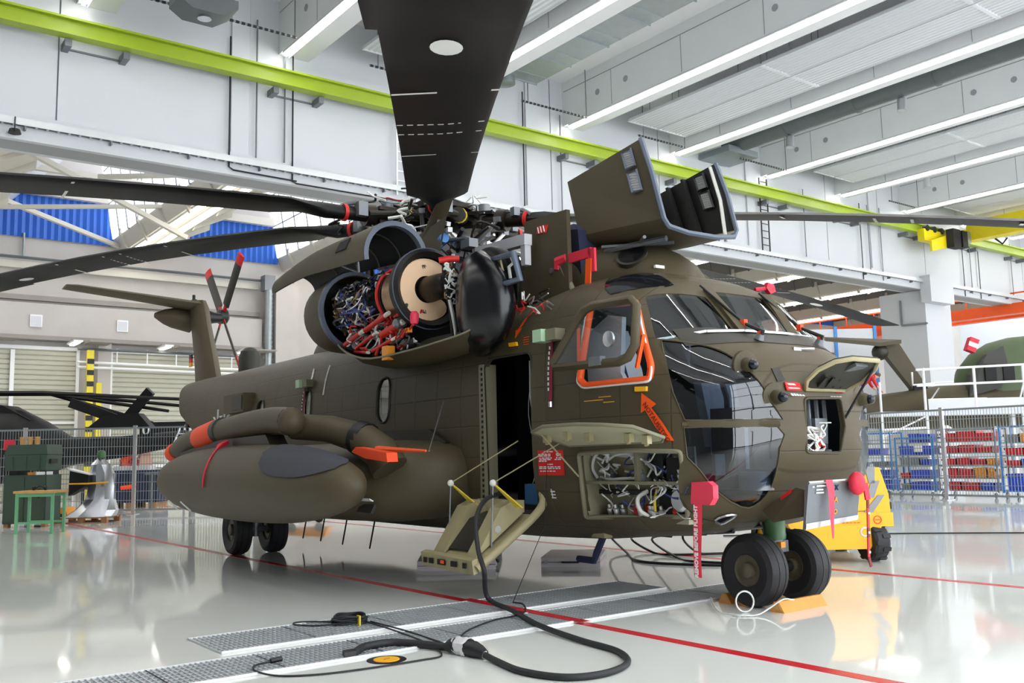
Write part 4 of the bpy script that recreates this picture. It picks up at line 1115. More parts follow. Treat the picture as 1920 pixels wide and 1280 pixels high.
part(MB().tube([(-0.97, -0.25, 2.05), (-0.61, -0.27, 1.60)], 0.011, 6), 'door_stay', M['black'], 35, ndo)
part(MB().box((-0.90, -0.08, 2.03), (0.12, 0.16, 0.03), M=Matrix.Rotation(0.3, 3, 'Y')), 'door_unit', M['grey_metal'], 30, ndo)
def antenna(c, ax):
    a = part(MB().lathe([(0.125, -0.02), (0.12, 0.01), (0.062, 0.02), (0.058, 0.07), (0.05, 0.09), (0.044, 0.10)], c, ax, 18), 'antenna_cone', M['olive'])
    cc = Vector(c) + Vector(ax).normalized() * 0.115
    part(MB().sphere(cc, 0.044, 12), 'antenna_ball', M['lens_dark'], 60, a)
antenna((-0.40, 0.72, 2.07), (-1, 0.25, -0.1))
antenna((-0.555, 0.56, 1.79), (-1, 0.25, -0.05))
antenna((-0.555, -0.56, 1.79), (-1, -0.25, -0.05))
antenna((-0.40, -0.72, 2.07), (-1, -0.25, -0.1))
part(MB().prism([(p[0] - 0.012, p[1], p[2]) for p in OUT['noseplates']], (0.015, 0, 0)), 'nose_vent', M['olive_dark'])
part(MB().box((-0.30, -0.02, 2.22), (0.12, 0.10, 0.07)).tube([(-0.34, 0.0, 2.24), (-0.38, -0.22, 2.25)], 0.012, 6), 'air_probe', M['bare_metal'])
# red and white stencils on the nose
def plate(name, y0, y1, z0, z1, s, m, parent=None):
    return part(MB().prism([(s, y0, z0), (s, y1, z0), (s + 0.02, y1, z1), (s + 0.02, y0, z1)], (0.012, 0, 0)), name, m, 30, parent)
sg = plate('nose_placard', 0.47, 0.28, 1.845, 1.915, -0.617, M['sign_red'])
plate('text_row', 0.45, 0.36, 1.89, 1.905, -0.622, M['white_mark'], sg); plate('text_row', 0.45, 0.31, 1.86, 1.875, -0.624, M['white_mark'], sg)
for k in range(5):
    plate('stencil_mark', 0.42 - 0.035 * k, 0.397 - 0.035 * k, 1.80, 1.822, -0.627, M['white_mark'])
plate('nose_placard', -0.17, -0.27, 1.835, 1.865, -0.625, M['sign_red'])
for k in range(4):
    plate('stencil_mark', -0.09 - 0.04 * k, -0.12 - 0.04 * k, 1.80, 1.818, -0.627, M['white_mark'])

# ---- markings on the side
def decal(pts, name, m, d=0.004, parent=None, label=None):
    """thin painted patch that follows the skin; pts are (aft, up)"""
    P = [Vector(onskin((s, 0, z), d)) for s, z in pts]
    b = MB(); b.add(P, [tuple(range(len(P)))])
    return part(b, name, m, 0, parent, label)
ar = MB(); P = [Vector((p[0] - 0.002, p[1] + 0.006, p[2])) for p in OUT['arrow2']]
ar.add(P, [(0, 1, 2, 7, 8)[::1], (2, 3, 6, 7), (3, 4, 5, 6)])
a2 = part(ar, 'rescue_arrow', M['signal_orange'], 0, None, 'orange arrow pointing to the window release')
p0, p1 = Vector(OUT['arrow2'][4]), (Vector(OUT['arrow2'][1]) + Vector(OUT['arrow2'][8])) / 2
p1 = (Vector(OUT['arrow2'][2]) + Vector(OUT['arrow2'][7])) / 2; p0 = (Vector(OUT['arrow2'][4]) + Vector(OUT['arrow2'][5]) * 1.0 + Vector(OUT['arrow2'][6])) / 3
ax = (p0 - p1).normalized()
nrm = Vector((-0.12, 1.0, 0.05))
yv = nrm.cross(ax)
words('arrow_text', 'NOTAUSSTIEG', 0.062, M['dark_mark'], a2, frame3((p0 + p1) / 2 + Vector((-0.003, 0.016, 0)), ax, yv), 0.001, 0.001)
pts = []
A1 = [(2.005, 2.955), (2.075, 2.87), (2.12, 2.76), (2.15, 2.66)]
rows = [[onskin((s - 0.028, 0, z + 0.012), 0.006), onskin((s + 0.028, 0, z - 0.012), 0.006)] for s, z in A1]
ab = MB().grid(rows)
ab.add([onskin((2.095, 0, 2.665), 0.006), onskin((2.165, 0, 2.555), 0.006), onskin((2.215, 0, 2.65), 0.006)], [(0, 1, 2)])
a1 = part(ab, 'rescue_arrow', M['signal_orange'], 0, None, 'curved orange arrow above the cabin door')
words('arrow_text', 'NOTAUSSTIEG', 0.038, M['dark_mark'], a1, frame3(Vector(onskin((2.085, 0, 2.80), 0.014)), Vector((0.30, 0.45, -0.85)), Vector((-1, 0, -0.3))), 0.001, 0.0)
for k in ('tab1', 'tab2'):
    part(MB().prism([(p[0], p[1] + 0.002, p[2]) for p in OUT[k]], (0, 0.025, 0)), 'release_tab', M['yellow_mark'])
pc = decal([(1.31, 1.16), (1.31, 1.40), (1.71, 1.40), (1.71, 1.16)], 'warning_placard', M['sign_red'], 0.005, None, 'red placard with white text beside the cabin door')
for (z, s0, s1) in ((1.385, 1.46, 1.60), (1.36, 1.50, 1.69), (1.345, 1.50, 1.69), (1.36, 1.34, 1.44), (1.345, 1.34, 1.44), (1.325, 1.48, 1.69), (1.325, 1.34, 1.44), (1.31, 1.50, 1.69), (1.295, 1.56, 1.69), (1.31, 1.34, 1.44), (1.265, 1.47, 1.57), (1.24, 1.36, 1.69), (1.225, 1.36, 1.69), (1.20, 1.44, 1.69)):
    x = s0
    rr_ = random.Random(int(z * 1000) + int(s0 * 100))
    while x < s1 - 0.02:
        L = rr_.uniform(0.02, 0.07)
        decal([(x, z - 0.005), (x, z + 0.005), (min(x + L, s1), z + 0.005), (min(x + L, s1), z - 0.005)], 'text_mark', M['white_mark'], 0.009, pc)
        x += L + 0.012
for (s0, z0, w_) in ((0.62, 1.86, 0.16), (0.72, 1.835, 0.26), (0.58, 1.81, 0.14)):
    decal([(s0, z0 - 0.004), (s0, z0 + 0.004), (s0 + w_, z0 + 0.004), (s0 + w_, z0 - 0.004)], 'stencil_line', M['yellow_mark'])
for (s0, z0) in ((2.0, 2.545), (2.0, 2.52), (1.99, 2.495), (1.98, 2.47)):
    decal([(s0 - 0.1, z0 - 0.004), (s0 - 0.1, z0 + 0.004), (s0, z0 + 0.004), (s0, z0 - 0.004)], 'stencil_line', M['signal_orange'])
for k in range(3):
    decal([(1.50, 1.0 - 0.03 * k), (1.50, 1.012 - 0.03 * k), (1.57, 1.012 - 0.03 * k), (1.57, 1.0 - 0.03 * k)], 'stencil_mark', M['white_mark'])
decal([(1.545, 0.94), (1.545, 1.03), (1.56, 1.03), (1.56, 0.94)], 'stencil_mark', M['white_mark'])
for (s, z0, z1) in ((7.50, 2.50, 2.72), (6.92, 2.28, 2.72)):
    pts = [(s + 0.0, z0), (s + 0.02, (z0 + z1) / 2), (s + 0.10, z1)]
    part(MB().tube([onskin((a, 0, b), 0.006) for a, b in pts], 0.016, 5), 'white_stripe', M['white_mark'])
# white arrow marks far aft
for s in (11.85, 11.42):
    part(MB().bar(onskin((s, 0, 2.33), 0.006), onskin((s, 0, 2.05), 0.006), 0.05, 0.01).bar(onskin((s, 0, 2.05), 0.006), onskin((s + 0.28, 0, 2.2), 0.006), 0.05, 0.01).bar(onskin((s, 0, 2.05), 0.006), onskin((s - 0.28, 0, 2.2), 0.006), 0.05, 0.01), 'white_arrow', M['white_mark'])
# chaff box, lamps, small details on the rear side
bx = part(MB().span((9.95, 1.25, 2.20), (11.0, 1.50, 2.52)), 'dispenser_box', M['olive'])
part(MB().span((10.0, 1.50, 2.24), (10.5, 1.515, 2.48)), 'box_face', M['olive_dark'], 30, bx)
for (s, z, rb) in ((1.46, 2.50, 0), (7.55, 2.49, 1)):
    lb = part(MB().span((s - 0.16, 1.30, z - 0.055), (s + 0.10, 1.42, z + 0.055)), 'position_light', M['olive_light'])
    part(MB().span((s + 0.0, 1.33, z - 0.06), (s + 0.14, 1.47, z + 0.06)), 'lens', M['pale_green'], 30, lb)
part(MB().tube([(p[0] - 0.01, p[1] + 0.008, p[2] - 0.01) for p in OUT['light']], 0.012, 6, closed=True), 'landing_light', M['bare_metal'])
part(MB().prism([(p[0] - 0.01, p[1] + 0.008, p[2] - 0.01) for p in OUT['light']], (0.01, -0.01, 0.01)), 'light_lens', M['lens_dark'])
# stair leg under the belly
part(MB().prism([(1.22, 0.86, 0.56), (1.42, 0.86, 0.56), (1.36, 0.86, 0.62), (1.24, 0.86, 0.70)], (0, 0.10, 0)), 'drain_fairing', M['khaki'])
part(MB().tube([(1.30, 0.9, 0.58), (1.42, 0.9, 0.40), (1.46, 0.9, 0.33), (1.70, 0.9, 0.33)], 0.035, 6), 'drain_pipe', M['navy'])
for k, s in enumerate((6.2, 7.1, 7.9, 8.6)):
    part(MB().tube([(s, 0.9, 0.5), (s + 0.12, 0.92, 0.12)], 0.012, 5), 'whip_antenna', M['black'])
part(MB().tube([(1.74, 0.8, 2.97), (1.97, 0.8, 3.33)], [0.035, 0.03], 8), 'air_mast', M['olive_light'])
# =================================================================== rotor
HUB = Vector((5.974, 0, 4.76))
TILT, DROOP = 0.085, 0.007
def rp(az, r, w_=0.0, dz=0.0):
    """point on the rotor disc: azimuth from aft towards starboard, radius, offset along the blade chord"""
    a = math.radians(az) + 0.008
    s = r * math.cos(a) - w_ * math.sin(a); t = r * math.sin(a) + w_ * math.cos(a)
    return Vector((HUB.x + s, t, HUB.z + TILT * s - 0.003 * t - DROOP * r * r + dz))
FOIL = [(-0.5, 0.0), (-0.2, 0.055), (0.1, 0.085), (0.32, 0.085), (0.45, 0.05), (0.5, 0.0), (0.45, -0.035), (0.3, -0.05), (0.0, -0.045), (-0.3, -0.02)]
def blade(az):
    b = MB(); rows = []
    pitch = math.radians(6)
    for (r, ch, th) in ((1.45, 0.20, 1.0), (1.75, 0.22, 0.9), (2.1, 0.46, 0.35), (2.38, 0.74, 0.16), (3, 0.74, 0.15), (4, 0.74, 0.15), (5, 0.74, 0.15), (6, 0.74, 0.15), (7, 0.74, 0.15), (8, 0.74, 0.15), (9.04, 0.74, 0.15), (9.05, 0.80, 0.14), (10, 0.80, 0.14), (10.9, 0.80, 0.14), (11.0, 0.74, 0.1)):
        off = -0.03 if ch > 0.78 else 0.0
        row = []
        for (x, y) in FOIL:
            if th > 0.8:
                ang = math.atan2(y * 8, x); x2, y2 = 0.5 * math.cos(ang), 0.5 * math.sin(ang)
                row.append(rp(az, r, x2 * ch, y2 * ch))
            else:
                k = min(1.0, 0.16 / th) if th > 0.2 else 1.0
                yy = y * ch * (1.0 if th <= 0.2 else 1.8)
                xx = x * ch + off
                row.append(rp(az, r, xx, yy + xx * math.sin(pitch)))
        rows.append(row)
    b.grid(rows, 0, closed=True)
    b.add(rows[0], [tuple(range(10))]); b.add(rows[-1], [tuple(range(10))])
    o = part(b, 'rotor_blade', M['blade_black'], 40)
    def band(r, dr, dash, m):
        n = 9 if dash else 1
        for k in range(n):
            x0 = -0.36 + 0.72 * k / n; x1 = -0.36 + 0.72 * (k + (0.6 if dash else 1)) / n
            P = []
            for (rr, x) in ((r, x0), (r, x1), (r + dr, x1), (r + dr, x0)):
                P.append(rp(az, rr, x, -0.042 + x * math.sin(pitch) + 0.012 * abs(x) / 0.37))
            q = MB().add(P, [(0, 1, 2, 3)])
            part(q, 'blade_mark', m, 0, o)
    band(4.95, 0.035, False, M['white_mark']); band(6.0, 0.035, True, M['white_mark']); band(6.4, 0.035, True, M['white_mark']); band(7.5, 0.045, False, M['white_mark'])
    P = [rp(az, 8.75 + 0.17 * math.sin(2 * PI * k / 16), -0.02 + 0.09 * math.cos(2 * PI * k / 16), -0.043) for k in range(16)]
    part(MB().add(P, [tuple(range(16))]), 'blade_mark', M['white_mark'], 0, o)
    part(MB().tube([rp(az, 1.44), rp(az, 1.49)], 0.122, 14), 'root_band', M['wire_red'], 40, o)
    return o
for az in (30, 90, 150, 210, 270, 330):
    blade(az)
hubp = part(MB().lathe([(0.22, -0.9), (0.22, -0.22), (0.5, -0.16), (0.62, -0.10), (0.62, -0.02), (0.5, 0.0), (0.5, 0.06), (0.62, 0.08), (0.62, 0.15), (0.34, 0.22), (0.30, 0.30), (0.0, 0.32)], HUB, (0.085, 0, 1), 24), 'rotor_hub', M['engine_dark'])
part(MB().lathe([(0.55, -0.70), (0.60, -0.66), (0.60, -0.58), (0.40, -0.54), (0.62, -0.50), (0.62, -0.44), (0.3, -0.40)], HUB, (0.085, 0, 1), 24), 'swashplate', M['dark_metal'], 35, hubp)
rn = random.Random(4)
for az in (30, 90, 150, 210, 270, 330):
    arm = part(MB().bar(rp(az, 0.45, 0, 0.10), rp(az, 0.98, 0, 0.10), 0.26, 0.05).bar(rp(az, 0.45, 0, -0.10), rp(az, 0.98, 0, -0.10), 0.26, 0.05).tube([rp(az, 0.8), rp(az, 1.5)], 0.10, 12).tube([rp(az, 1.02), rp(az, 1.16)], 0.16, 12), 'rotor_arm', M['engine_dark'], 35, hubp)
    part(MB().tube([rp(az, 0.80, 0, -0.24), rp(az, 0.80, 0, 0.24)], 0.085, 12), 'hinge_pin', M['grey_metal'], 35, hubp)
    part(MB().tube([rp(az, 0.42, 0.36, 0.03), rp(az, 0.78, 0.30, 0.03)], 0.10, 12).tube([rp(az, 0.7, 0.31, 0.03), rp(az, 1.15, 0.16, 0.0)], 0.04, 8), 'damper', M['olive_dark'], 35, hubp)
    part(MB().lathe([(0.112, 0), (0.112, 0.03)], rp(az, 0.62, 0.33, 0.03), rp(az, 0.78, 0.30, 0.03) - rp(az, 0.62, 0.33, 0.03), 12), 'damper_band', M['wire_yellow'], 35, hubp)
    part(MB().tube([rp(az, 0.62, -0.18, -0.48), rp(az, 1.1, -0.2, -0.02)], 0.03, 8), 'pitch_link', M['bare_metal'], 35, hubp)
    part(MB().bar(rp(az, 1.08, 0, 0), rp(az, 1.1, -0.24, -0.02), 0.09, 0.07).box(rp(az, 1.26, 0.12, 0.05), (0.14, 0.14, 0.2)), 'pitch_horn', M['grey_metal'], 35, hubp)
    part(MB().tube([rp(az, 1.25, 0.12, 0.16), rp(az, 1.4, 0.0, 0.14), rp(az, 1.55, -0.05, 0.06)], 0.035, 8).box(rp(az, 1.33, -0.1, 0.1), (0.1, 0.1, 0.12)), 'fold_lock', M['grey_metal'], 35, hubp)
    for k in range(5):
        r0 = rn.uniform(0.3, 0.8); w0 = rn.uniform(-0.35, 0.35)
        pts = [rp(az, r0, w0, rn.uniform(-0.1, 0.3))]
        for j in range(3):
            pts.append(pts[-1] + Vector((rn.uniform(-0.25, 0.25), rn.uniform(-0.25, 0.25), rn.uniform(-0.12, 0.12))))
        part(MB().tube(bez(pts, 4), rn.choice((0.008, 0.012, 0.018)), 5), 'hydraulic_line', M[rn.choice(('bare_metal', 'black', 'wire_white', 'bare_metal', 'wire_red'))], 60, hubp)
rn = random.Random(77)
for k in range(70):
    p = HUB + Vector((rn.uniform(-1.3, 1.2), rn.uniform(-0.3, 1.2), rn.uniform(-0.45, 0.25)))
    pts = [p]
    for j in range(3):
        pts.append(pts[-1] + Vector((rn.uniform(-0.18, 0.18), rn.uniform(-0.18, 0.18), rn.uniform(-0.08, 0.08))))
    part(MB().tube(bez(pts, 3), rn.choice((0.008, 0.012, 0.02)), 5), 'hydraulic_line', M[rn.choice(('bare_metal', 'grey_metal', 'dark_metal', 'wire_white', 'engine_dark'))], 60, hubp)
for k in range(10):
    a = 2 * PI * k / 10
    p = HUB + Vector((0.28 * math.cos(a), 0.28 * math.sin(a), 0.22))
    part(MB().tube([p, p + Vector((0.05, 0, 0.16)), p + Vector((0.15 * math.cos(a + 1.2), 0.15 * math.sin(a + 1.2), 0.12))], 0.014, 5), 'hydraulic_line', M['bare_metal'], 60, hubp)

# ---- transmission deck under the rotor
dk = part(MB().prism([(2.75, -0.85, 2.9), (2.75, 0.85, 2.9), (2.75, 0.75, 3.55), (2.75, 0.4, 3.62), (2.75, -0.4, 3.62), (2.75, -0.75, 3.55)], (4.8, 0, 0)), 'transmission_deck', M['olive_dark'])
part(MB().lathe([(0.85, 0), (0.8, 0.3), (0.55, 0.55), (0.35, 0.8), (0.3, 1.05)], (5.97, 0, 3.3), (0.085, 0, 1), 20), 'gearbox', M['engine_dark'], 35, dk)
rn = random.Random(8)
for k in range(46):
    p = Vector((rn.uniform(3.4, 6.6), rn.uniform(0.25, 0.95), rn.uniform(3.55, 4.2)))
    kind = rn.random()
    if kind < 0.45:
        pts = [p]
        for j in range(3):
            pts.append(pts[-1] + Vector((rn.uniform(-0.4, 0.4), rn.uniform(-0.15, 0.15), rn.uniform(-0.15, 0.15))))
        part(MB().tube(bez(pts, 4), rn.choice((0.012, 0.018, 0.03)), 6), 'hydraulic_line', M[rn.choice(('bare_metal', 'black', 'grey_metal', 'dark_metal'))], 60, dk)
    elif kind < 0.75:
        part(MB().box(p, (rn.uniform(0.1, 0.3), rn.uniform(0.1, 0.25), rn.uniform(0.08, 0.25))), 'valve_block', M[rn.choice(('engine_dark', 'dark_metal', 'grey_metal', 'black'))], 30, dk)
    else:
        part(MB().lathe([(0.07, 0), (0.07, 0.2), (0.05, 0.25), (0.0, 0.25)], p, (rn.uniform(-1, 1), rn.uniform(-1, 1), 0.4), 10), 'actuator', M[rn.choice(('grey_metal', 'engine_dark', 'bare_metal'))], 35, dk)
part(MB().lathe([(0.06, 0), (0.06, 0.1), (0.045, 0.1), (0.045, 0.22), (0.06, 0.22), (0.06, 0.32)], (4.25, 1.0, 3.98), (-1, 0.2, 0.1), 12), 'blue_connector', M['rail_blue'], 35, dk)
part(MB().bar((4.35, 0.98, 4.33), (3.9, 1.02, 4.18), 0.05).bar((4.2, 1.0, 4.1), (3.85, 1.03, 4.1), 0.06), 'white_tag', M['white_mark'], 35, dk)
# pale support frame ahead of the engine
fr = part(MB().bar((3.35, 0.95, 3.72), (2.35, 0.95, 3.68), 0.10, 0.12).bar((3.35, 0.95, 3.72), (3.32, 0.95, 3.35), 0.09).bar((2.4, 0.95, 3.68), (2.4, 0.95, 3.4), 0.08), 'support_frame', M['partition_grey'])
rows = []
# rear pylon fairing
for i in range(14):
    s = 6.9 + 3.6 * i / 13; f = i / 13
    hw = 0.82 * (1 - f ** 2.2) + 0.03; hz = 0.92 * (1 - f ** 1.7) + 0.05
    rows.append([(s, hw * math.cos(PI * k / 14), 3.05 + hz * math.sin(PI * k / 14)) for k in range(15)])
part(MB().grid(rows), 'rear_fairing', M['olive'], 50)
# olive cowl leaf beside the rotor mast
rows = []
for i in range(9):
    f = i / 8
    rows.append([(4.35 + 0.55 * f - 0.45 * g, 0.95 + 0.12 * math.sin(PI * g), 4.42 - 0.42 * f + (0.10 - 0.28 * f) * g) for g in (0, 0.25, 0.5, 0.75, 1)])
b = MB().grid(rows); part(b, 'cowl_leaf', M['olive'], 50)
rows = []
for i in range(8):
    f = i / 7
    rows.append([(3.9 + 0.9 * f, 1.05 + 0.1 * g, 4.28 - 0.5 * g - 0.12 * f) for g in (0, 0.3, 0.6, 1)])
part(MB().grid(rows), 'cowl_leaf', M['olive'], 50)

# ---- starboard engine
EC = Vector((0, 1.62, 3.24))
def el(s, r, a):
    return Vector((s, EC.y + r * math.cos(a), EC.z + r * math.sin(a)))
pod = MB()
pod.lathe([(0.46, 5.22), (0.50, 5.24), (0.515, 5.4), (0.51, 5.6), (0.47, 5.85), (0.38, 6.06), (0.26, 6.18), (0.20, 6.2), (0.18, 6.12), (0.34, 6.02), (0.43, 5.8), (0.46, 5.22)], (0, EC.y, EC.z), (1, 0, 0), 32, cap=False)
pd = part(pod, 'engine_pod', M['olive'])
part(MB().lathe([(0.47, 5.20), (0.515, 5.20), (0.53, 5.24), (0.515, 5.28), (0.47, 5.26)], (0, EC.y, EC.z), (1, 0, 0), 32, cap=False), 'pod_lip', M['seal_grey'], 50, pd)
part(MB().lathe([(0.0, 5.62), (0.45, 5.62)], (0, EC.y, EC.z), (1, 0, 0), 32), 'pod_bulkhead', M['interior_black'], 0, pd)
# lower cowl: a tray below the engine, open on the outboard side
TR = ((2.25, 1.55, 2.66, 1.20), (2.45, 1.70, 2.54, 1.15), (2.8, 1.84, 2.47, 1.1), (3.3, 1.91, 2.43, 1.1), (4.2, 1.92, 2.43, 1.1), (4.75, 1.92, 2.53, 1.15), (5.1, 1.90, 2.66, 1.2), (5.27, 1.86, 2.74, 1.25))
def tray(d):
    rows = []
    for s, to, zb, ti in TR:
        rows.append([(s, ti - d, 3.35), (s, ti - d, zb + 0.35), (s, ti + 0.12, zb + 0.09 - d), (s, (ti + to) / 2, zb - d), (s, to - 0.16, zb + 0.01 - d), (s, to + d * 0.5, zb + 0.09)])
    return rows
lc = part(MB().grid(tray(0.0)), 'lower_cowl', M['interior_black'], 60)
part(MB().grid(tray(0.02)), 'cowl_skin', M['olive'], 60, lc)
part(MB().tube(bez([(s, to + 0.01, zb + 0.09) for s, to, zb, ti in TR], 3), 0.013, 5), 'cowl_edge', M['olive_light'], 60, lc)
eng = part(MB().lathe([(0.20, 3.5), (0.29, 3.52), (0.31, 3.7), (0.29, 4.0), (0.25, 4.1), (0.24, 4.6), (0.30, 4.7), (0.30, 5.0), (0.26, 5.3), (0.24, 5.7)], (0, EC.y, EC.z), (1, 0, 0), 28), 'engine', M['engine_dark'], 35, None, 'bare turbine engine wrapped in pipes')
part(MB().lathe([(0.30, 3.55), (0.33, 3.58), (0.33, 3.88), (0.30, 3.92)], (0, EC.y, EC.z), (1, 0, 0), 28), 'engine_casing', M['hot_metal'], 35, eng)
for s in (4.0, 4.35, 4.65):
    part(MB().tube([el(s, 0.30, 2 * PI * k / 28) for k in range(28)], 0.014, 5, closed=True), 'engine_ring', M['bare_metal'], 60, eng)
part(MB().tube([el(3.98, 0.34, math.radians(-60 + 150 * k / 14)) for k in range(15)], 0.022, 6), 'red_hose', M['wire_red'], 60, eng)
rn = random.Random(21)
for k in range(120):
    s = rn.uniform(3.95, 5.15); a = math.radians(rn.uniform(-80, 120))
    pts = []
    for j in range(4):
        pts.append(el(min(5.2, max(3.9, s + rn.uniform(-0.05, 0.22) * j)), rn.uniform(0.29, 0.38), a + 0.28 * j * rn.choice((1, -1)) * rn.random()))
    part(MB().tube(bez(pts, 4), rn.choice((0.006, 0.009, 0.013)), 5), 'engine_pipe', M[rn.choice(('bare_metal', 'wire_white', 'bare_metal', 'black', 'wire_blue', 'hot_metal', 'engine_dark'))], 60, eng)
# red and orange fittings along the bottom of the engine
for (p, q, r) in (((5.05, 1.86, 2.78), (4.55, 1.9, 2.86), 0.055), ((4.75, 1.86, 2.70), (4.2, 1.9, 2.80), 0.035), ((4.4, 1.9, 2.88), (3.85, 1.92, 2.98), 0.05), ((4.0, 1.88, 2.78), (3.6, 1.86, 2.86), 0.07), ((4.3, 1.86, 2.62), (3.8, 1.86, 2.70), 0.035), ((4.9, 1.8, 2.68), (4.45, 1.86, 2.62), 0.035), ((4.2, 1.86, 2.56), (4.05, 1.86, 2.76), 0.03)):
    r *= 0.66
    part(MB().tube([p, q], r, 10), 'red_actuator', M['wire_red'], 40, eng)
    part(MB().tube([q, Vector(q) + (Vector(q) - Vector(p)) * 0.2], r * 0.75, 8), 'fitting', M['wire_white'], 40, eng)
part(MB().lathe([(0.04, 0), (0.052, 0.04), (0.052, 0.11), (0.03, 0.14)], (3.30, 1.84, 2.82), (0, 0, 1), 12), 'filter_bowl', M['flag_pink'], 35, eng)
part(MB().box((3.85, 1.88, 2.55), (0.13, 0.1, 0.16)), 'orange_valve', M['crate_orange'], 30, eng)
part(MB().box((3.40, 1.86, 2.76), (0.08, 0.05, 0.05)), 'orange_tag', M['crate_orange'], 30, eng)
for k in range(90):
    p = Vector((rn.uniform(3.4, 5.0), rn.uniform(1.70, 1.90), rn.uniform(2.58, 3.0)))
    p.z = max(p.z, 2.58 + max(0.0, p.x - 4.3) * 0.4)
    pts = [p]
    for j in range(3):
        pts.append(pts[-1] + Vector((rn.uniform(-0.14, 0.10), rn.uniform(-0.04, 0.02), rn.uniform(-0.05, 0.09))))
    part(MB().tube(bez(pts, 4), rn.choice((0.006, 0.01, 0.014)), 5), 'engine_pipe', M[rn.choice(('bare_metal', 'wire_white', 'wire_red', 'wire_red', 'black', 'grey_metal'))], 60, eng)
for k in range(12):
    p = Vector((rn.uniform(3.5, 4.9), rn.uniform(1.6, 1.8), rn.uniform(2.6, 2.9)))
    p.z = max(p.z, 2.62 + max(0.0, p.x - 4.3) * 0.4)
    part(MB().lathe([(0.05, 0), (0.06, 0.04), (0.06, 0.12), (0.03, 0.15)], p, (rn.uniform(-1, 1), rn.uniform(0, 1), rn.uniform(-1, 1)), 10), 'pump', M[rn.choice(('engine_dark', 'grey_metal', 'dark_metal', 'bare_metal'))], 35, eng)
# intake ring with its tan crescent cover
rg = part(MB().lathe([(0.36, 3.36), (0.42, 3.30), (0.455, 3.34), (0.46, 3.44), (0.42, 3.50), (0.36, 3.50)], (0, EC.y, EC.z), (1, 0, 0), 36, cap=False), 'intake_ring', M['black'])
part(MB().tube([el(3.345, 0.461, 2 * PI * k / 36) for k in range(36)], 0.007, 4, closed=True), 'ring_edge', M['seal_grey'], 60, rg)
part(MB().lathe([(0.0, 3.44), (0.40, 3.44)], (0, EC.y, EC.z), (1, 0, 0), 32), 'intake_face', M['interior_black'], 0, rg)
AA = [math.radians(-128 + 256 * k / 30) for k in range(31)]
mid = 0.255; hw_ = 0.10
ol = []
for a in AA: ol.append(el(3.40, mid + hw_, a))
for k in range(7):
    a = AA[-1]; c = el(3.40, mid, a); u = Vector((0, math.cos(a), math.sin(a))); v = Vector((0, -math.sin(a), math.cos(a)))
    t_ = PI * k / 6; ol.append(c + (u * math.cos(t_) + v * math.sin(t_)) * hw_)
for a in reversed(AA): ol.append(el(3.40, mid - hw_, a))
for k in range(7):
    a = AA[0]; c = el(3.40, mid, a); u = Vector((0, math.cos(a), math.sin(a))); v = Vector((0, -math.sin(a), math.cos(a)))
    t_ = PI * k / 6; ol.append(c + (-u * math.cos(t_) - v * math.sin(t_)) * hw_)
part(MB().prism(ol, (0.02, 0, 0)), 'crescent_cover', M['tan_cover'], 30, rg)
b = MB()
for a in (1.35, -1.5):
    for k in range(4):
        b.bar(el(3.395, 0.28, a + 0.04 * k), el(3.395, 0.24 + 0.02 * (k % 2), a + 0.05 * k + 0.03), 0.006, 0.006)
o = part(b, 'pen_mark', M['black_mark'], 0, rg); o['kind'] = 'stuff'
part(MB().lathe([(0.15, 3.42), (0.145, 3.2), (0.13, 3.0), (0.12, 2.96)], (0, EC.y - 0.03, EC.z), (1, 0, 0), 20), 'drive_shaft', M['engine_dark'], 35, rg)
# black rubber nose fairing of the engine
rows = []
for (s, cy, hw, cz, hz) in ((2.90, 1.34, 0.20, 3.02, 0.52), (2.72, 1.40, 0.26, 2.99, 0.57), (2.52, 1.44, 0.29, 2.97, 0.57), (2.35, 1.47, 0.27, 2.95, 0.50), (2.2, 1.46, 0.21, 2.93, 0.42), (2.08, 1.44, 0.12, 2.91, 0.28), (2.03, 1.43, 0.03, 2.9, 0.08)):
    rows.append([(s, cy + hw * math.cos(2 * PI * k / 24), cz + hz * math.sin(2 * PI * k / 24)) for k in range(24)])
b = MB().grid(rows, closed=True); b.add(rows[0], [tuple(range(24))]); b.add(rows[-1], [tuple(range(24))])
nose_f = part(b, 'engine_nose_fairing', mat('gloss_black', (16, 17, 20), 0.25, vary=0.0), 60)
part(MB().tube(bez([(2.95, 1.2, 3.42), (2.7, 1.25, 3.5), (2.4, 1.28, 3.44), (2.2, 1.26, 3.25)], 4), [0.12] * 13, 12), 'fairing_hood', M['black'], 60, nose_f)
# plate with white cable looms standing ahead of the intake ring
pl_ = part(MB().prism([(2.93, 1.53, 2.60), (2.93, 1.57, 2.62), (2.93, 1.61, 3.0), (2.93, 1.68, 3.2), (2.93, 1.68, 3.46), (2.93, 1.52, 3.46)], (0.03, 0, 0)), 'cable_plate', M['dark_metal'])
rn = random.Random(31)
for k in range(26):
    z = rn.uniform(3.05, 3.42); y = rn.uniform(1.54, 1.66)
    pts = [(2.915, y, z)]
    for j in range(3):
        pts.append((2.90 + rn.uniform(-0.01, 0.01), min(1.68, max(1.52, y + rn.uniform(-0.07, 0.07))), pts[-1][2] + rn.uniform(-0.07, 0.07)))
    part(MB().tube(bez(pts, 3), rn.choice((0.007, 0.01, 0.013)), 5), 'cable', M[rn.choice(('wire_white', 'wire_white', 'wire_white', 'black', 'hot_metal'))], 60, pl_)
part(MB().tube([(2.91, 1.62, 3.05), (2.91, 1.58, 2.90), (2.91, 1.55, 2.72), (2.91, 1.55, 2.58)], [0.02, 0.025, 0.02, 0.012], 6), 'cable', M['wire_white'], 60, pl_)
part(MB().tube([(2.95, 1.72, 3.48), (2.9, 1.62, 3.50), (2.86, 1.52, 3.50)], 0.035, 8), 'red_clamp', M['wire_red'], 50, pl_)
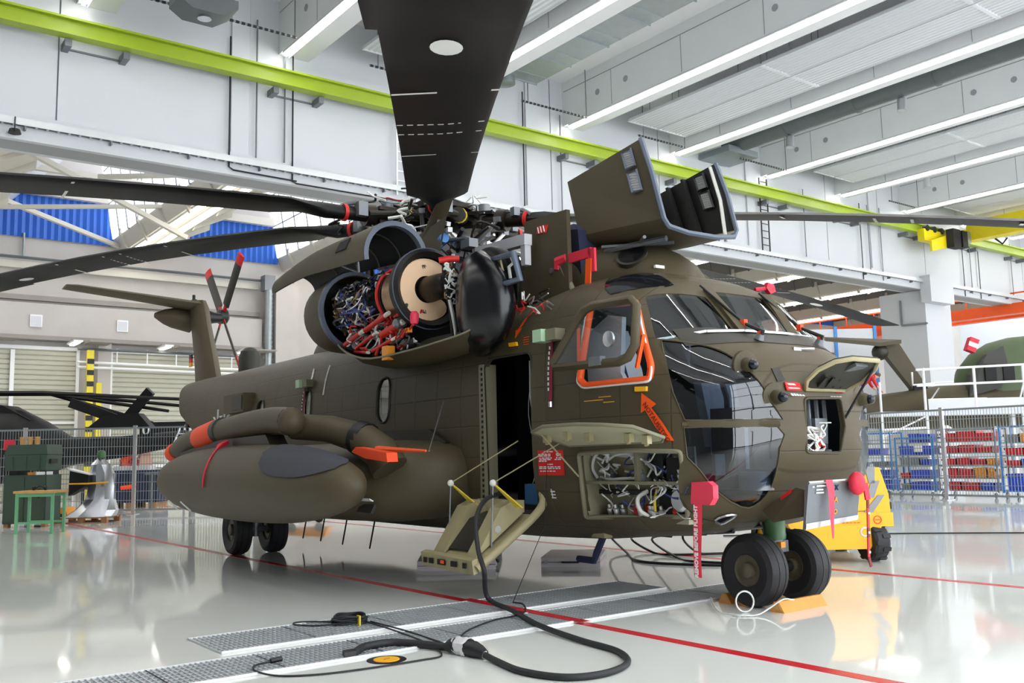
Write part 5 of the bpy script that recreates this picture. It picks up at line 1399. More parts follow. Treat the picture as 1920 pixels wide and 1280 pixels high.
# open hatch frame on the black fairing
HF = [(2.64, 1.42, 3.20), (2.74, 1.42, 3.52), (2.36, 1.30, 3.50), (2.24, 1.30, 3.21)]
HF = [Vector((2.20, 1.45, 3.10)), Vector((2.29, 1.45, 3.40)), Vector((1.92, 1.45, 3.39)), Vector((1.81, 1.45, 3.11))]
hf = part(MB().tube(bez(HF + [HF[0]], 1)[:-1], 0.038, 8, closed=True), 'hatch_frame', M['seal_grey'], 60)
part(MB().prism([p + Vector((0.05, -0.10, 0)) for p in HF], (0.01, -0.01, 0)), 'hatch_interior', M['interior_black'], 0, hf)  # black sheet put in for the shade behind the open hatch
m0, m1 = HF[0] * 0.85 + HF[3] * 0.15, HF[1] * 0.85 + HF[2] * 0.15
part(MB().bar(m0 + Vector((0, -0.03, 0.02)), m1 + Vector((0, -0.03, -0.02)), 0.11, 0.02, (0.3, 1, 0)), 'hatch_panel', M['khaki'], 30, hf)
part(MB().tube([HF[0] * 0.55 + HF[3] * 0.45 + Vector((0, -0.03, 0.05)), HF[0] * 0.5 + HF[3] * 0.5 + Vector((0, 0, 0.16)), HF[0] * 0.4 + HF[3] * 0.6 + Vector((0, -0.03, 0.2)), HF[0] * 0.45 + HF[3] * 0.55 + Vector((0, -0.02, 0.26))], 0.018, 6), 'hatch_cable', M['wire_white'], 60, hf)
rn = random.Random(2)
for k in range(16):
    p = Vector((rn.uniform(1.75, 2.15), rn.uniform(1.1, 1.25), rn.uniform(2.80, 3.02)))
    part(MB().tube(bez([p, p + Vector((rn.uniform(-.1, .1), 0, rn.uniform(-.08, .08))), p + Vector((rn.uniform(-.15, .15), 0.02, rn.uniform(-.1, .1)))], 3), 0.008, 5), 'hatch_cable', M[rn.choice(('bare_metal', 'black', 'wire_red', 'wire_white'))], 60, hf)
# upper cowl swung up
UC = Vector((0, 1.72, 3.70))
rows = []; rows_i = []
for i in range(17):
    f = i / 16
    s = 3.95 + 3.1 * f
    rr = 0.42 * (1 - 0.18 * f ** 3)
    cz = UC.z + 0.02 + 0.16 * f - 0.30 * max(0, f - 0.55) ** 1.3 ; cy = UC.y + 0.02 * f
    a0 = -12 + 0 * f; a1 = 172
    rows.append([(s, cy + rr * math.cos(a), cz + rr * (1 - 0.25 * f) * math.sin(a)) for a in [math.radians(a0 + (a1 - a0) * k / 20) for k in range(21)]])
    rows_i.append([(s, cy + (rr - 0.035) * math.cos(a), cz + (rr - 0.035) * (1 - 0.25 * f) * math.sin(a)) for a in [math.radians(a0 + (a1 - a0) * k / 20) for k in range(21)]])
uc = part(MB().grid(rows), 'upper_cowl', M['olive'], 60, None, 'engine cowl swung open above the engine')
part(MB().grid(rows_i), 'cowl_lining', M['interior_black'], 60, uc)
part(MB().grid([[(r[0] - 0.01, r[1], r[2]) for r in rows[0]], [(r[0] - 0.01, UC.y + (r[1] - UC.y) * 0.86, UC.z + 0.02 + (r[2] - UC.z - 0.02) * 0.86) for r in rows[0]], [(r[0] + 0.08, UC.y + (r[1] - UC.y) * 0.86, UC.z + 0.02 + (r[2] - UC.z - 0.02) * 0.86) for r in rows[0]]]), 'cowl_rim', M['seal_grey'], 60, uc)
for i in (3, 6, 9, 12):
    part(MB().tube([Vector((r[0], UC.y + (r[1] - UC.y) * 0.985, UC.z + (r[2] - UC.z) * 0.985)) for r in rows_i[i]], 0.012, 5), 'cowl_rib', M['olive_dark'], 60, uc)
part(MB().prism([(4.75, UC.y + 0.41, 3.86), (4.45, UC.y + 0.41, 3.86), (4.45, UC.y + 0.34, 4.0), (4.75, UC.y + 0.34, 4.0)], (0, 0.012, 0.004)), 'cowl_slot', M['interior_black'], 0, uc)
part(MB().tube([(4.35, 2.05, 4.02), (4.33, 2.02, 3.56)], 0.018, 6).tube([(4.33, 2.02, 3.56), (4.62, 2.1, 3.68)], 0.012, 6), 'cowl_prop', M['grey_metal'], 40, uc)

# ---- port engine pod, seen past the deck
part(MB().lathe([(0.30, 2.3), (0.50, 2.7), (0.54, 3.6), (0.52, 6.0), (0.40, 6.85), (0.2, 7.1), (0.0, 7.0)], (0, -1.62, 3.24), (1, 0, 0), 28), 'engine_pod', M['olive'])

# ---- forward cowling pulled open: a trough with two grilled side walls
def trough_wall(sgn):
    return [(2.18, sgn * 0.52, 4.34), (1.02, sgn * 0.48, 4.50), (0.86, sgn * 0.50, 4.1), (0.72, sgn * 0.50, 3.60), (1.95, sgn * 0.56, 3.68)]
fc = part(MB().prism(trough_wall(1), (0, -0.035, 0)), 'forward_cowling', M['olive'], 0, None, 'forward cowling opened like a trough above the cockpit roof')
def q4(wall, a, b, y):
    """rectangle on the wall: a = aft share range, b = height share range"""
    W = wall
    def P(u, v):
        lo = Vector(W[4]) * u + Vector(W[3]) * (1 - u)
        hi = Vector(W[0]) * u + Vector(W[1]) * (1 - u)
        q = lo * (1 - v) + hi * v
        return q + Vector((0, y, 0))
    return [P(a[0], b[0]), P(a[1], b[0]), P(a[1], b[1]), P(a[0], b[1])]
Wn = trough_wall(1)
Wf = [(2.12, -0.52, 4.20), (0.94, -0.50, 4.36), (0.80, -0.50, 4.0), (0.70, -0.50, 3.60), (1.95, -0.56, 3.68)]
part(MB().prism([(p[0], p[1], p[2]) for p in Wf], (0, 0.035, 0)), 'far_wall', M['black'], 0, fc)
# rounded floor of the trough
rows = []
for (y, z) in ((0.56, 0.0), (0.53, -0.06), (0.42, -0.11), (0.2, -0.13), (0, -0.135), (-0.2, -0.13), (-0.42, -0.11), (-0.53, -0.06), (-0.56, 0.0)):
    rows.append([(0.70, y * 0.92, 3.60 + z * 0.8), (1.3, y * 0.97, 3.64 + z), (1.96, y, 3.68 + z)])
part(MB().grid(rows), 'cowling_floor', M['olive'], 60, fc)
rows = [[(p[0], p[1] * 0.94, p[2] + 0.02) for p in r] for r in rows]
part(MB().grid(rows), 'floor_lining', M['primer'], 60, fc)
lipn = [Vector((1.02, 0.48, 4.50)), Vector((0.86, 0.50, 4.1)), Vector((0.71, 0.51, 3.60)), Vector((0.70, 0.46, 3.53)), Vector((0.70, 0.2, 3.495)), Vector((0.70, -0.2, 3.495)), Vector((0.70, -0.46, 3.53)), Vector((0.71, -0.51, 3.60)), Vector((0.80, -0.50, 4.0)), Vector((0.94, -0.50, 4.37))]
part(MB().tube(lipn, 0.028, 6), 'cowling_lip', M['seal_grey'], 50, fc)
part(MB().tube([(0.80, -0.45, 3.5), (0.86, -0.46, 3.95), (0.98, -0.46, 4.34)], 0.02, 6), 'white_edge', M['wire_white'], 50, fc)
for (a, b_) in (((0.13, 0.24), (0.40, 0.66)), ((0.13, 0.24), (0.72, 0.94))):
    for wall, y, nm in ((Wn, 0.004, 'n'), (Wf, 0.04, 'f')):
        g = part(MB().prism(q4(wall, a, b_, y), (0, 0.006, 0)), 'grille', M['white_paint'], 0, fc)
        Q = q4(wall, a, b_, y + 0.012)
        b = MB()
        for k in range(8):
            u = k / 8
            b.bar(Q[0] + (Q[3] - Q[0]) * u, Q[1] + (Q[2] - Q[1]) * min(1, u + 0.12), 0.008, 0.008)
        o = part(b, 'grille_mesh', M['joint_grey'], 0, fc); o['kind'] = 'stuff'
        part(MB().tube(Q, 0.016, 4, closed=True), 'grille_frame', M['seal_grey' if nm == 'n' else 'black'], 0, fc)
for u in (0.35, 0.55, 0.75):
    Q = q4(Wf, (u, u + 0.03), (0, 1), 0.04)
    part(MB().prism(Q, (0, 0.05, 0)), 'wall_rib', M['interior_black'], 0, fc)
part(MB().tube([(0.9, 0.3, 3.47), (1.5, 0.45, 3.46), (2.3, 0.4, 3.46)], 0.03, 6).tube([(1.0, 0.5, 3.48), (1.5, 0.2, 3.46)], 0.02, 5).tube([(1.0, 0.1, 3.47), (1.6, 0.55, 3.49)], 0.02, 5), 'hinge_arms', M['grey_metal'], 40, fc)
# air intake hump below it with a black disc for the shade in its round hole
rows = []
for i in range(13):
    f = i / 12
    s = 0.95 + 1.9 * f
    hz = 0.60 * math.sqrt(max(0.0, 1 - (1 - f) ** 2.2)); hw = 0.72 * (0.55 + 0.45 * min(1, f * 1.6))
    zb = sec(s)[1] - 0.10
    rows.append([(s, hw * math.copysign(abs(math.cos(PI * k / 16)) ** 0.75, math.cos(PI * k / 16)), zb + (hz + 0.06) * math.sin(PI * k / 16) ** 0.8 if 0 < k < 16 else zb) for k in range(17)])
hp = part(MB().grid(rows), 'intake_hump', M['olive'], 50)
part(MB().lathe([(0.165, -0.04), (0.165, 0.012), (0.135, 0.014)], (1.311, 0.40, 3.366), (-0.39, 0.667, 0.634), 20), 'intake_rim', M['olive_dark'], 40, hp)
part(MB().lathe([(0.0, 0.016), (0.138, 0.016)], (1.311, 0.40, 3.366), (-0.39, 0.667, 0.634), 20), 'intake_hole', M['interior_black'], 0, hp)  # flat black disc stands in for the shade inside the intake
part(MB().box((1.02, 0.30, 3.20), (0.03, 0.12, 0.03)), 'white_stencil', M['white_mark'], 0, hp)
part(MB().prism([(1.85, 0.62, 3.1), (1.85, 0.66, 3.72), (2.0, 0.60, 3.82), (2.3, 0.6, 3.8)], (0, -0.4, 0)), 'hump_gap', M['navy'], 0, hp)
# upright access panel
up_ = part(MB().prism([(2.66, 0.84, 3.02), (2.62, 0.80, 3.95), (1.86, 0.80, 3.92), (1.80, 0.84, 3.00)], (0, -0.05, 0)), 'access_panel', M['olive'], 0, None, 'upright olive access panel with a small red sign')
part(MB().prism([(2.20, 0.812, 3.74), (2.16, 0.808, 3.82), (2.36, 0.808, 3.84), (2.38, 0.812, 3.76)], (0, 0.006, 0)), 'red_sign', M['sign_red'], 0, up_)
for k in range(3):
    part(MB().bar((2.22 + 0.05 * k, 0.826, 3.755), (2.24 + 0.05 * k, 0.826, 3.825), 0.014, 0.004), 'sign_stroke', M['white_mark'], 0, up_)
part(MB().lathe([(0.03, 0), (0.03, 0.02)], (2.1, 0.83, 3.3), (0, 1, 0), 10), 'latch', M['bare_metal'], 35, up_)

# ---- tail
def lens(c, chord, thick, z, ax=(1, 0, 0)):
    return [(c[0] + x * chord, c[1] + y * thick, z) for x, y in ((-0.5, 0), (-0.42, 0.35), (-0.25, 0.5), (0.1, 0.42), (0.5, 0.04), (0.5, -0.04), (0.1, -0.42), (-0.25, -0.5), (-0.42, -0.35))]
rows = [lens((16.95, 0), 1.75, 0.50, 2.2), lens((17.05, 0), 1.70, 0.50, 3.1), lens((17.35, 0), 1.45, 0.44, 3.9), lens((17.75, 0), 1.25, 0.40, 4.7), lens((17.95, 0), 1.2, 0.40, 5.15), lens((18.05, 0), 1.05, 0.30, 5.36)]
b = MB().grid(rows, closed=True); b.add(rows[0], [tuple(range(9))]); b.add(rows[-1], [tuple(range(9))])
fin = part(b, 'tail_pylon', M['olive'], 50)
b = MB()
for k, c in enumerate(('black_mark', 'sign_red', 'yellow_mark')):
    part(MB().box((18.0 - 0.0, 0.125, 3.98 - 0.1 * k), (0.22, 0.03, 0.1)), 'flag_stripe', M[c], 0, fin)
rows = []
for (t, s0, ch, z, th) in ((-0.05, 18.02, 1.15, 5.24, 0.22), (0.3, 18.02, 1.05, 5.27, 0.2), (1.4, 18.25, 0.92, 5.42, 0.15), (2.75, 18.5, 0.80, 5.58, 0.11), (2.98, 18.55, 0.70, 5.60, 0.06)):
    rows.append([(s0 + x * ch, t, z + y * th) for x, y in ((-0.5, 0), (-0.42, 0.35), (-0.2, 0.5), (0.15, 0.42), (0.5, 0.05), (0.5, -0.05), (0.15, -0.42), (-0.2, -0.5), (-0.42, -0.35))])
b = MB().grid(rows, closed=True); b.add(rows[0], [tuple(range(9))]); b.add(rows[-1], [tuple(range(9))])
part(b, 'stabiliser', M['olive'], 50, fin)
part(MB().tube([(18.3, 0.05, 4.92), (18.3, 0.5, 4.98), (18.3, 0.72, 5.0), (18.3, 0.95, 5.02)], [0.30, 0.26, 0.19, 0.06], 16), 'gearbox_fairing', M['olive'], 50, fin)
part(MB().box((18.1, 0.05, 5.42), (0.2, 0.1, 0.05)).lathe([(0.04, 0), (0.04, 0.14), (0, 0.16)], (18.1, 0.05, 5.42), (0, 0, 1), 8), 'beacon', M['black'], 35, fin)
part(MB().lathe([(0.20, 0), (0.22, 0.3), (0.15, 0.55), (0.12, 0.75)], (18.75, -0.1, 5.12), (0, -1, 0), 16), 'tail_gearbox', M['dark_metal'], 35, fin)
TH = Vector((18.95, -0.95, 5.2))
th = part(MB().lathe([(0.12, -0.15), (0.2, -0.1), (0.2, 0.1), (0.1, 0.16), (0.0, 0.16)], TH, (0, -1, 0), 16), 'tail_rotor', M['dark_metal'])
for k, a in enumerate((46, 136, 226, 316)):
    a = math.radians(a)
    u = Vector((math.cos(a), 0, math.sin(a))); v = Vector((-math.sin(a), 0, math.cos(a)))
    def tb(r0, r1, c0, c1, name, m, tw=0.35):
        b = MB()
        rows = []
        for r, c in ((r0, c0), (r1, c1)):
            rows.append([TH + u * r + v * (x * c) + Vector((0, -1, 0)) * (x * c * tw + y * 0.03) for x, y in ((-0.5, 0), (-0.2, 1), (0.2, 1), (0.5, 0), (0.2, -1), (-0.2, -1))])
        b.grid(rows, closed=True); b.add(rows[0], [tuple(range(6))]); b.add(rows[1], [tuple(range(6))])
        part(b, name, m, 40, th)
    tb(0.10, 0.40, 0.14, 0.14, 'blade_root', M['wire_red'])
    tb(0.36, 1.72, 0.26, 0.27, 'tail_blade', M['olive_dark'])
    tb(1.72, 2.02, 0.27, 0.27, 'blade_tip', M['sign_red'])
part(MB().lathe([(0.24, -0.3), (0.24, 0.32), (0.20, 0.46), (0.10, 0.54), (0, 0.56)], (14.0, 0.0, 3.24), (0, 0, 1), 20), 'dome_antenna', M['olive_dark'])
part(MB().tube([(15.9, 0.62, 3.0), (16.0, 0.65, 2.3)], 0.04, 6).box((16.0, 0.7, 2.9), (0.25, 0.2, 0.2)).box((16.2, 0.6, 2.3), (0.2, 0.2, 0.3)), 'fold_hinge', M['engine_dark'])

# ---- starboard sponson, tank and bent tube
rows = []
for (s, cy, hw, cz, hz) in ((3.02, 1.45, 0.10, 1.12, 0.20), (3.15, 1.50, 0.42, 1.12, 0.34), (3.45, 1.58, 0.66, 1.11, 0.43), (3.9, 1.64, 0.78, 1.10, 0.46), (4.8, 1.68, 0.84, 1.09, 0.47), (6.5, 1.70, 0.86, 1.08, 0.48), (8.6, 1.70, 0.84, 1.09, 0.47), (9.6, 1.62, 0.7, 1.12, 0.42), (10.4, 1.5, 0.45, 1.15, 0.30), (10.8, 1.4, 0.15, 1.16, 0.15)):
    row = []
    for k in range(24):
        a = 2 * PI * k / 24; c, q = math.cos(a), math.sin(a); e = 2.6
        den = (abs(c) ** e + abs(q) ** e) ** (1 / e)
        row.append((s, cy + hw * c / den, cz + hz * q / den))
    rows.append(row)
for sg in (1, -1):
    rr_ = [[(p[0], sg * p[1], p[2]) for p in r] for r in rows]
    b = MB().grid(rr_, closed=True); b.add(rr_[0], [tuple(range(24))]); b.add(rr_[-1], [tuple(range(24))])
    sp = part(b, 'sponson', M['olive'], 50)
    if sg == 1:
        for s in (3.55, 4.25):
            part(MB().box((s, 2.32, 0.92), (0.30, 0.05, 0.012), M=Matrix.Rotation(0.5, 3, 'X')), 'stencil_line', M['white_mark'], 0, sp)
            part(MB().box((s + 0.05, 2.28, 0.82), (0.34, 0.03, 0.10), M=Matrix.Rotation(0.5, 3, 'X')), 'step_hatch', M['olive_dark'], 0, sp)
        part(MB().prism([(4.9, 1.40, 1.46), (3.5, 1.40, 1.46), (3.3, 1.40, 1.52), (3.7, 1.40, 1.68), (4.9, 1.40, 1.70)], (0, 0.06, 0)), 'wall_fairing', M['olive_dark'], 0, sp)
TK = Vector((5.75, 2.95, 1.10))
prof = []
Lh = 3.42
for k in range(25):
    x = -1 + 2 * k / 24
    rr = 0.455 * max(0.0, 1 - abs(x) ** 2.5) ** 0.5
    prof.append((rr, x * Lh))
tk = part(MB().lathe(prof, TK, (1, 0, 0), 32), 'fuel_tank', M['olive'], 60)
rows = []
for i in range(13):
    s = 2.62 + 1.6 * i / 12
    x = (s - TK.x) / Lh; rr = 0.455 * max(0.0, 1 - abs(x) ** 2.5) ** 0.5 + 0.014
    sp_ = 62 * math.sqrt(max(0.02, 1 - abs((i - 6) / 6.2) ** 2.6))
    rows.append([(s, TK.y + rr * math.cos(math.radians(90 - 20 + sp_ * g * 0.9)), TK.z + rr * math.sin(math.radians(90 - 20 + sp_ * g * 0.9))) for g in (-1, -0.6, -0.2, 0.2, 0.6, 1)])
part(MB().grid(rows), 'walkway_patch', mat('walkway_grey', (62, 64, 72), 0.8, vary=0.15, scale=8), 60, tk)
part(MB().prism([(4.6, 2.72, 1.42), (8.6, 2.72, 1.36), (8.3, 2.72, 1.62), (4.9, 2.72, 1.66)], (0, 0.22, 0)), 'tank_pylon', M['olive_dark'], 0, tk)
part(MB().prism([(4.2, 2.2, 1.0), (7.2, 2.2, 1.0), (7.2, 2.2, 1.35), (4.2, 2.2, 1.35)], (0, 0.5, 0)), 'tank_strut', M['olive'], 0, tk)
for s in (7.0, 7.6):
    part(MB().tube([TK + Vector((s - TK.x, 0.36, -0.25)), TK + Vector((s - TK.x - 0.25, 0.30, -0.36))], 0.012, 5), 'tank_mark', M['white_mark'], 0, tk)
tb_ = part(MB().tube(bez([(9.05, 2.85, 1.53), (8.5, 2.85, 1.62), (7.4, 2.85, 1.72), (5.9, 2.85, 1.80), (4.9, 2.85, 1.82), (4.35, 2.85, 1.79)], 5), [0.10 + 0.06 * min(1, i / 6) for i in range(26)], 14), 'air_tube', M['olive'], 50)
part(MB().sphere((4.32, 2.85, 1.79), 0.158, 14), 'tube_end', M['olive'], 60, tb_)
part(MB().tube([(4.55, 2.72, 1.74), (4.1, 2.5, 1.70), (3.55, 2.3, 1.56)], [0.15, 0.15, 0.17], 14), 'branch_tube', M['olive'], 50, tb_)
part(MB().tube([(3.62, 2.33, 1.58), (3.3, 2.25, 1.42), (3.2, 2.2, 1.25)], [0.185, 0.19, 0.2], 14), 'tube_socket', M['olive'], 50, tb_)
part(MB().tube([(3.66, 2.34, 1.59), (3.54, 2.30, 1.55)], 0.192, 14), 'socket_ring', M['black'], 50, tb_)

# ---- landing gear
def wheel(parent, c, r, w_, hubr, ax=(0, 1, 0), tread=None):
    k = 0.5 * w_
    t = part(MB().lathe([(hubr, -k * 0.75), (r * 0.78, -k), (r * 0.93, -k * 0.86), (r * 0.985, -k * 0.55), (r, -k * 0.38), (r * 0.985, -k * 0.36), (r * 0.985, -k * 0.30), (r, -k * 0.28), (r, k * 0.28), (r * 0.985, k * 0.30), (r * 0.985, k * 0.36), (r, k * 0.38), (r * 0.985, k * 0.55), (r * 0.93, k * 0.86), (r * 0.78, k), (hubr, k * 0.75)], c, ax, 40, cap=False), 'tyre', M['rubber'], 25, parent)
    part(MB().lathe([(0.0, -k * 0.7), (hubr * 0.45, -k * 0.7), (hubr * 0.5, -k * 0.55), (hubr * 0.95, -k * 0.6), (hubr * 1.02, -k * 0.8), (hubr * 1.02, k * 0.8), (hubr * 0.95, k * 0.6), (hubr * 0.5, k * 0.55), (hubr * 0.45, k * 0.85), (hubr * 0.2, k * 0.95), (0.0, k * 0.95)], c, ax, 28), 'wheel_hub', M['hub_olive'], 35, parent)
    return t
ng = part(MB().lathe([(0.10, 0.56), (0.105, 0.60), (0.10, 0.62), (0.10, 0.72), (0.105, 0.74), (0.105, 0.92)], (0.0, 0, 0), (0, 0, 1), 18).bar((0.02, 0.0, 0.8), (0.45, 0.0, 0.75), 0.08), 'nose_gear', M['strut_green'])
part(MB().lathe([(0.085, 0.50), (0.085, 0.56)], (0, 0, 0), (0, 0, 1), 16).box((0, 0.0, 0.50), (0.14, 0.2, 0.10)), 'strut_collar', M['grey_metal'], 35, ng)
part(MB().lathe([(0.05, 0.28), (0.05, 0.52)], (0, 0, 0), (0, 0, 1), 14), 'oleo', M['bare_metal'], 35, ng)
part(MB().tube([(0, -0.36, 0.31), (0, 0.36, 0.31)], 0.05, 10), 'axle', M['dark_metal'], 35, ng)
part(MB().bar((0.1, 0, 0.58), (0.24, 0, 0.45), 0.1, 0.04).bar((0.24, 0, 0.45), (0.06, 0, 0.30), 0.1, 0.04), 'torque_link', M['dark_metal'], 35, ng)
part(MB().box((-0.10, 0.03, 0.52), (0.04, 0.06, 0.05)), 'orange_clip', M['crate_orange'], 35, ng)
wheel(ng, (0, 0.29, 0.315), 0.315, 0.24, 0.135)
wheel(ng, (0, -0.29, 0.315), 0.315, 0.24, 0.135)
part(MB().prism([(-0.18, 0.34, 0.84), (-0.56, 0.34, 1.04), (-0.62, 0.33, 1.02), (-0.60, 0.33, 0.80), (-0.3, 0.34, 0.74)], (0, 0.02, 0)), 'nose_gear_door', M['olive'], 0)
part(MB().prism([(-0.40, 0.365, 0.96), (-0.52, 0.365, 1.03), (-0.52, 0.365, 1.0), (-0.40, 0.365, 0.93)], (0, 0.004, 0)), 'door_marker', M['sign_red'], 0)
fd = part(MB().prism([(-0.66, 0.40, 0.70), (-0.72, 0.40, 1.075), (-0.76, -0.24, 1.085), (-0.70, -0.24, 0.75)], (0.025, 0, 0)), 'front_gear_door', M['grey_metal'], 0, None, 'square grey gear door hanging under the nose')
part(MB().tube([(-0.72, 0.40, 1.08), (-0.765, -0.25, 1.09)], 0.014, 5), 'door_edge', M['bare_metal'], 40, fd)
part(MB().prism([(-0.672, 0.40, 0.75), (-0.664, 0.40, 0.70), (-0.705, -0.24, 0.75), (-0.712, -0.24, 0.79)], (-0.004, 0, 0)), 'door_edge', M['bare_metal'], 0, fd)
for k, (ch, mt) in enumerate((('X', 'navy'), ('A', 'crate_orange'), ('O', 'crate_orange'))):
    z = 1.03 - 0.10 * k
    words('letter', ch, 0.06, M[mt], fd, frame3(Vector((-0.738 + 0.015 * k, 0.06, z)), Vector((-0.02, -1, 0)), Vector((-0.15, 0, 1))), 0.002, 0.002)
for (z, y0, y1) in ((1.045, 0.31, 0.19), (1.015, 0.31, 0.23), (0.99, 0.31, 0.22), (1.04, 0.36, 0.345)):
    part(MB().prism([(-0.727 + (1.05 - z) * 0.15, y0, z), (-0.727 + (1.05 - z) * 0.15 - 0.006, y1, z), (-0.729 + (1.05 - z) * 0.15 - 0.006, y1, z + 0.012), (-0.729 + (1.05 - z) * 0.15, y0, z + 0.012)], (-0.003, 0, 0)), 'text_row', M['white_mark'], 0, fd)
for sg in (1, -1):
    mg = part(MB().lathe([(0.09, 0.4), (0.09, 0.8)], (8.15, sg * 1.9, 0), (0, 0, 1), 14).lathe([(0.055, 0.25), (0.055, 0.42)], (8.15, sg * 1.9, 0), (0, 0, 1), 14).tube([(8.15, sg * 1.9 - 0.34, 0.36), (8.15, sg * 1.9 + 0.34, 0.36)], 0.05, 10), 'main_gear', M['grey_metal'])
    wheel(mg, (8.15, sg * 1.9 + 0.27, 0.365), 0.365, 0.27, 0.17)
    wheel(mg, (8.15, sg * 1.9 - 0.27, 0.365), 0.365, 0.27, 0.17)

# ---- air stair hanging at the cabin door
st = part(MB().prism([(1.76, 1.38, 0.74), (1.76, 2.06, 0.30), (2.66, 2.05, 0.30), (2.66, 1.38, 0.74)], (0, 0.03, 0.045)), 'air_stair', M['khaki'], 0, None, 'khaki folding air stair hanging from the cabin door on yellow cords')
# curved side rail at the forward edge
part(MB().tube(bez([(1.74, 2.07, 0.32), (1.74, 1.7, 0.56), (1.72, 1.40, 0.78), (1.72, 1.30, 0.90), (1.76, 1.28, 1.0)], 4), 0.042, 8), 'side_rail', M['khaki'], 50, st)
part(MB().tube([(2.68, 2.06, 0.33), (2.68, 1.4, 0.77)], 0.035, 8), 'side_rail', M['khaki'], 50, st)
part(MB().prism([(1.74, 2.10, 0.27), (1.74, 2.12, 0.40), (2.70, 2.12, 0.42), (2.70, 2.10, 0.29)], (0, -0.06, 0.02)), 'front_beam', M['khaki'], 0, st)
for s, w_ in ((2.6, 0.05), (2.48, 0.07), (2.28, 0.14), (2.05, 0.1), (1.86, 0.05)):
    part(MB().box((s, 2.128, 0.35), (w_, 0.012, 0.05)), 'slot', M['interior_black'], 0, st)
part(MB().box((2.25, 2.13, 0.355), (0.06, 0.02, 0.03)), 'orange_tag', M['cover_orange'], 0, st)
# folded treads: two wedge boxes
for s0, s1 in ((1.84, 2.02), (2.44, 2.64)):
    part(MB().prism([(s0, 2.02, 0.40), (s0, 1.72, 0.86), (s0, 1.58, 0.92), (s0, 1.46, 0.80)], (s1 - s0, 0, 0)), 'tread_box', M['khaki'], 0, st)
part(MB().prism([(2.02, 1.95, 0.46), (2.02, 1.70, 0.74), (2.02, 1.50, 0.80)], (0.42, 0, 0)), 'tread_box', M['olive_dark'], 0, st)
part(MB().span((1.9, 1.40, 0.80), (2.6, 1.50, 0.92)), 'tread_box', M['khaki'], 0, st)
part(MB().lathe([(0.0, 0.0), (0.035, 0.0)], (1.833, 1.76, 0.66), (-1, 0, 0), 16), 'white_dot', M['white_mark'], 0, st)
for (s, t, z) in ((2.60, 1.82, 1.09), (1.80, 1.83, 1.10)):
    part(MB().sphere((s, t, z), 0.035, 10), 'cord_knot', M['wire_white'], 50, st)
    for ds in (-0.05, 0.0, 0.05):
        part(MB().tube([(s, t, z), (s - 0.12 + ds, t - 0.22, 0.86)], 0.009, 5), 'yellow_cord', M['wire_yellow'], 40, st)
    part(MB().tube([(s, t, z), (s + 0.02, t + 0.02, 0.45)], 0.008, 5), 'steel_cable', M['grey_metal'], 40, st)
    part(MB().tube([(s, t, z), (s - 0.62, 1.40, 1.50)], 0.006, 5), 'steel_cable', M['khaki'], 40, st)
# wire aerial from the side to the sponson
part(MB().tube([(3.4, 1.42, 1.98), (2.72, 2.0, 1.42)], 0.007, 5), 'wire_aerial', M['bare_metal'])
# =================================================================== THINGS ON AND AROUND THE HELICOPTER
HM = Matrix.Translation((7.0408, 5.443, 0)) @ Matrix.Rotation(math.radians(87.5), 4, 'Z')
def W(s, t, z):
    return HM @ Vector((s, t, z))
def hthing(name, label, cat, group=None):
    """a separate thing laid out in the helicopter's axes"""
    return thing(name, label, cat, (7.0408, 5.443, 0), math.radians(87.5), group)

# red probe cover with its streamer
t = hthing('probe_cover', 'red probe cover with a white-lettered streamer hanging on the nose side', 'cover')
part(MB().prism([(-0.13, 1.10, 0.93), (-0.15, 1.10, 1.105), (-0.33, 1.10, 1.115), (-0.385, 1.10, 1.08), (-0.385, 1.10, 0.98), (-0.34, 1.10, 0.925)], (0, 0.06, 0)), 'bag', M['flag_pink'], 30, t)
part(MB().grid([[(-0.175, 1.17, 0.95), (-0.265, 1.17, 0.95)], [(-0.17, 1.185, 0.7), (-0.26, 1.185, 0.7)], [(-0.155, 1.18, 0.5), (-0.235, 1.18, 0.5)], [(-0.15, 1.175, 0.345), (-0.23, 1.175, 0.345)]]).grid([[(-0.175, 1.165, 0.95), (-0.265, 1.165, 0.95)], [(-0.17, 1.18, 0.7), (-0.26, 1.18, 0.7)], [(-0.155, 1.175, 0.5), (-0.235, 1.175, 0.5)], [(-0.15, 1.17, 0.345), (-0.23, 1.17, 0.345)]]), 'streamer', M['flag_pink'], 30, t)
words('lettering', 'REMOVE BEFORE FLIGHT', 0.052, M['white_mark'], t, frame3(Vector((-0.207, 1.194, 0.635)), Vector((-0.045, 0.01, 1)), Vector((1, 0, 0.04))), 0.001, 0.0022)
# red cover on the roof mast with an orange tail
t = hthing('mast_cover', 'red fabric cover on the roof mast, orange ribbon hanging from it', 'cover')
part(MB().tube([(2.02, 0.8, 3.30), (2.0, 0.8, 3.38), (1.86, 0.8, 3.40)], [0.055, 0.07, 0.05], 8), 'bag', M['flag_red'], 30, t)
part(MB().bar((1.96, 0.80, 3.385), (1.47, 0.80, 3.385), 0.03, 0.10).bar((1.46, 0.80, 3.42), (1.46, 0.80, 3.18), 0.10, 0.03, (0, 1, 0)), 'red_strap', M['flag_red'], 30, t)
part(MB().bar((1.49, 0.82, 3.32), (1.52, 0.82, 3.02), 0.085, 0.012, (0, 1, 0)), 'orange_ribbon', M['signal_orange'], 30, t)
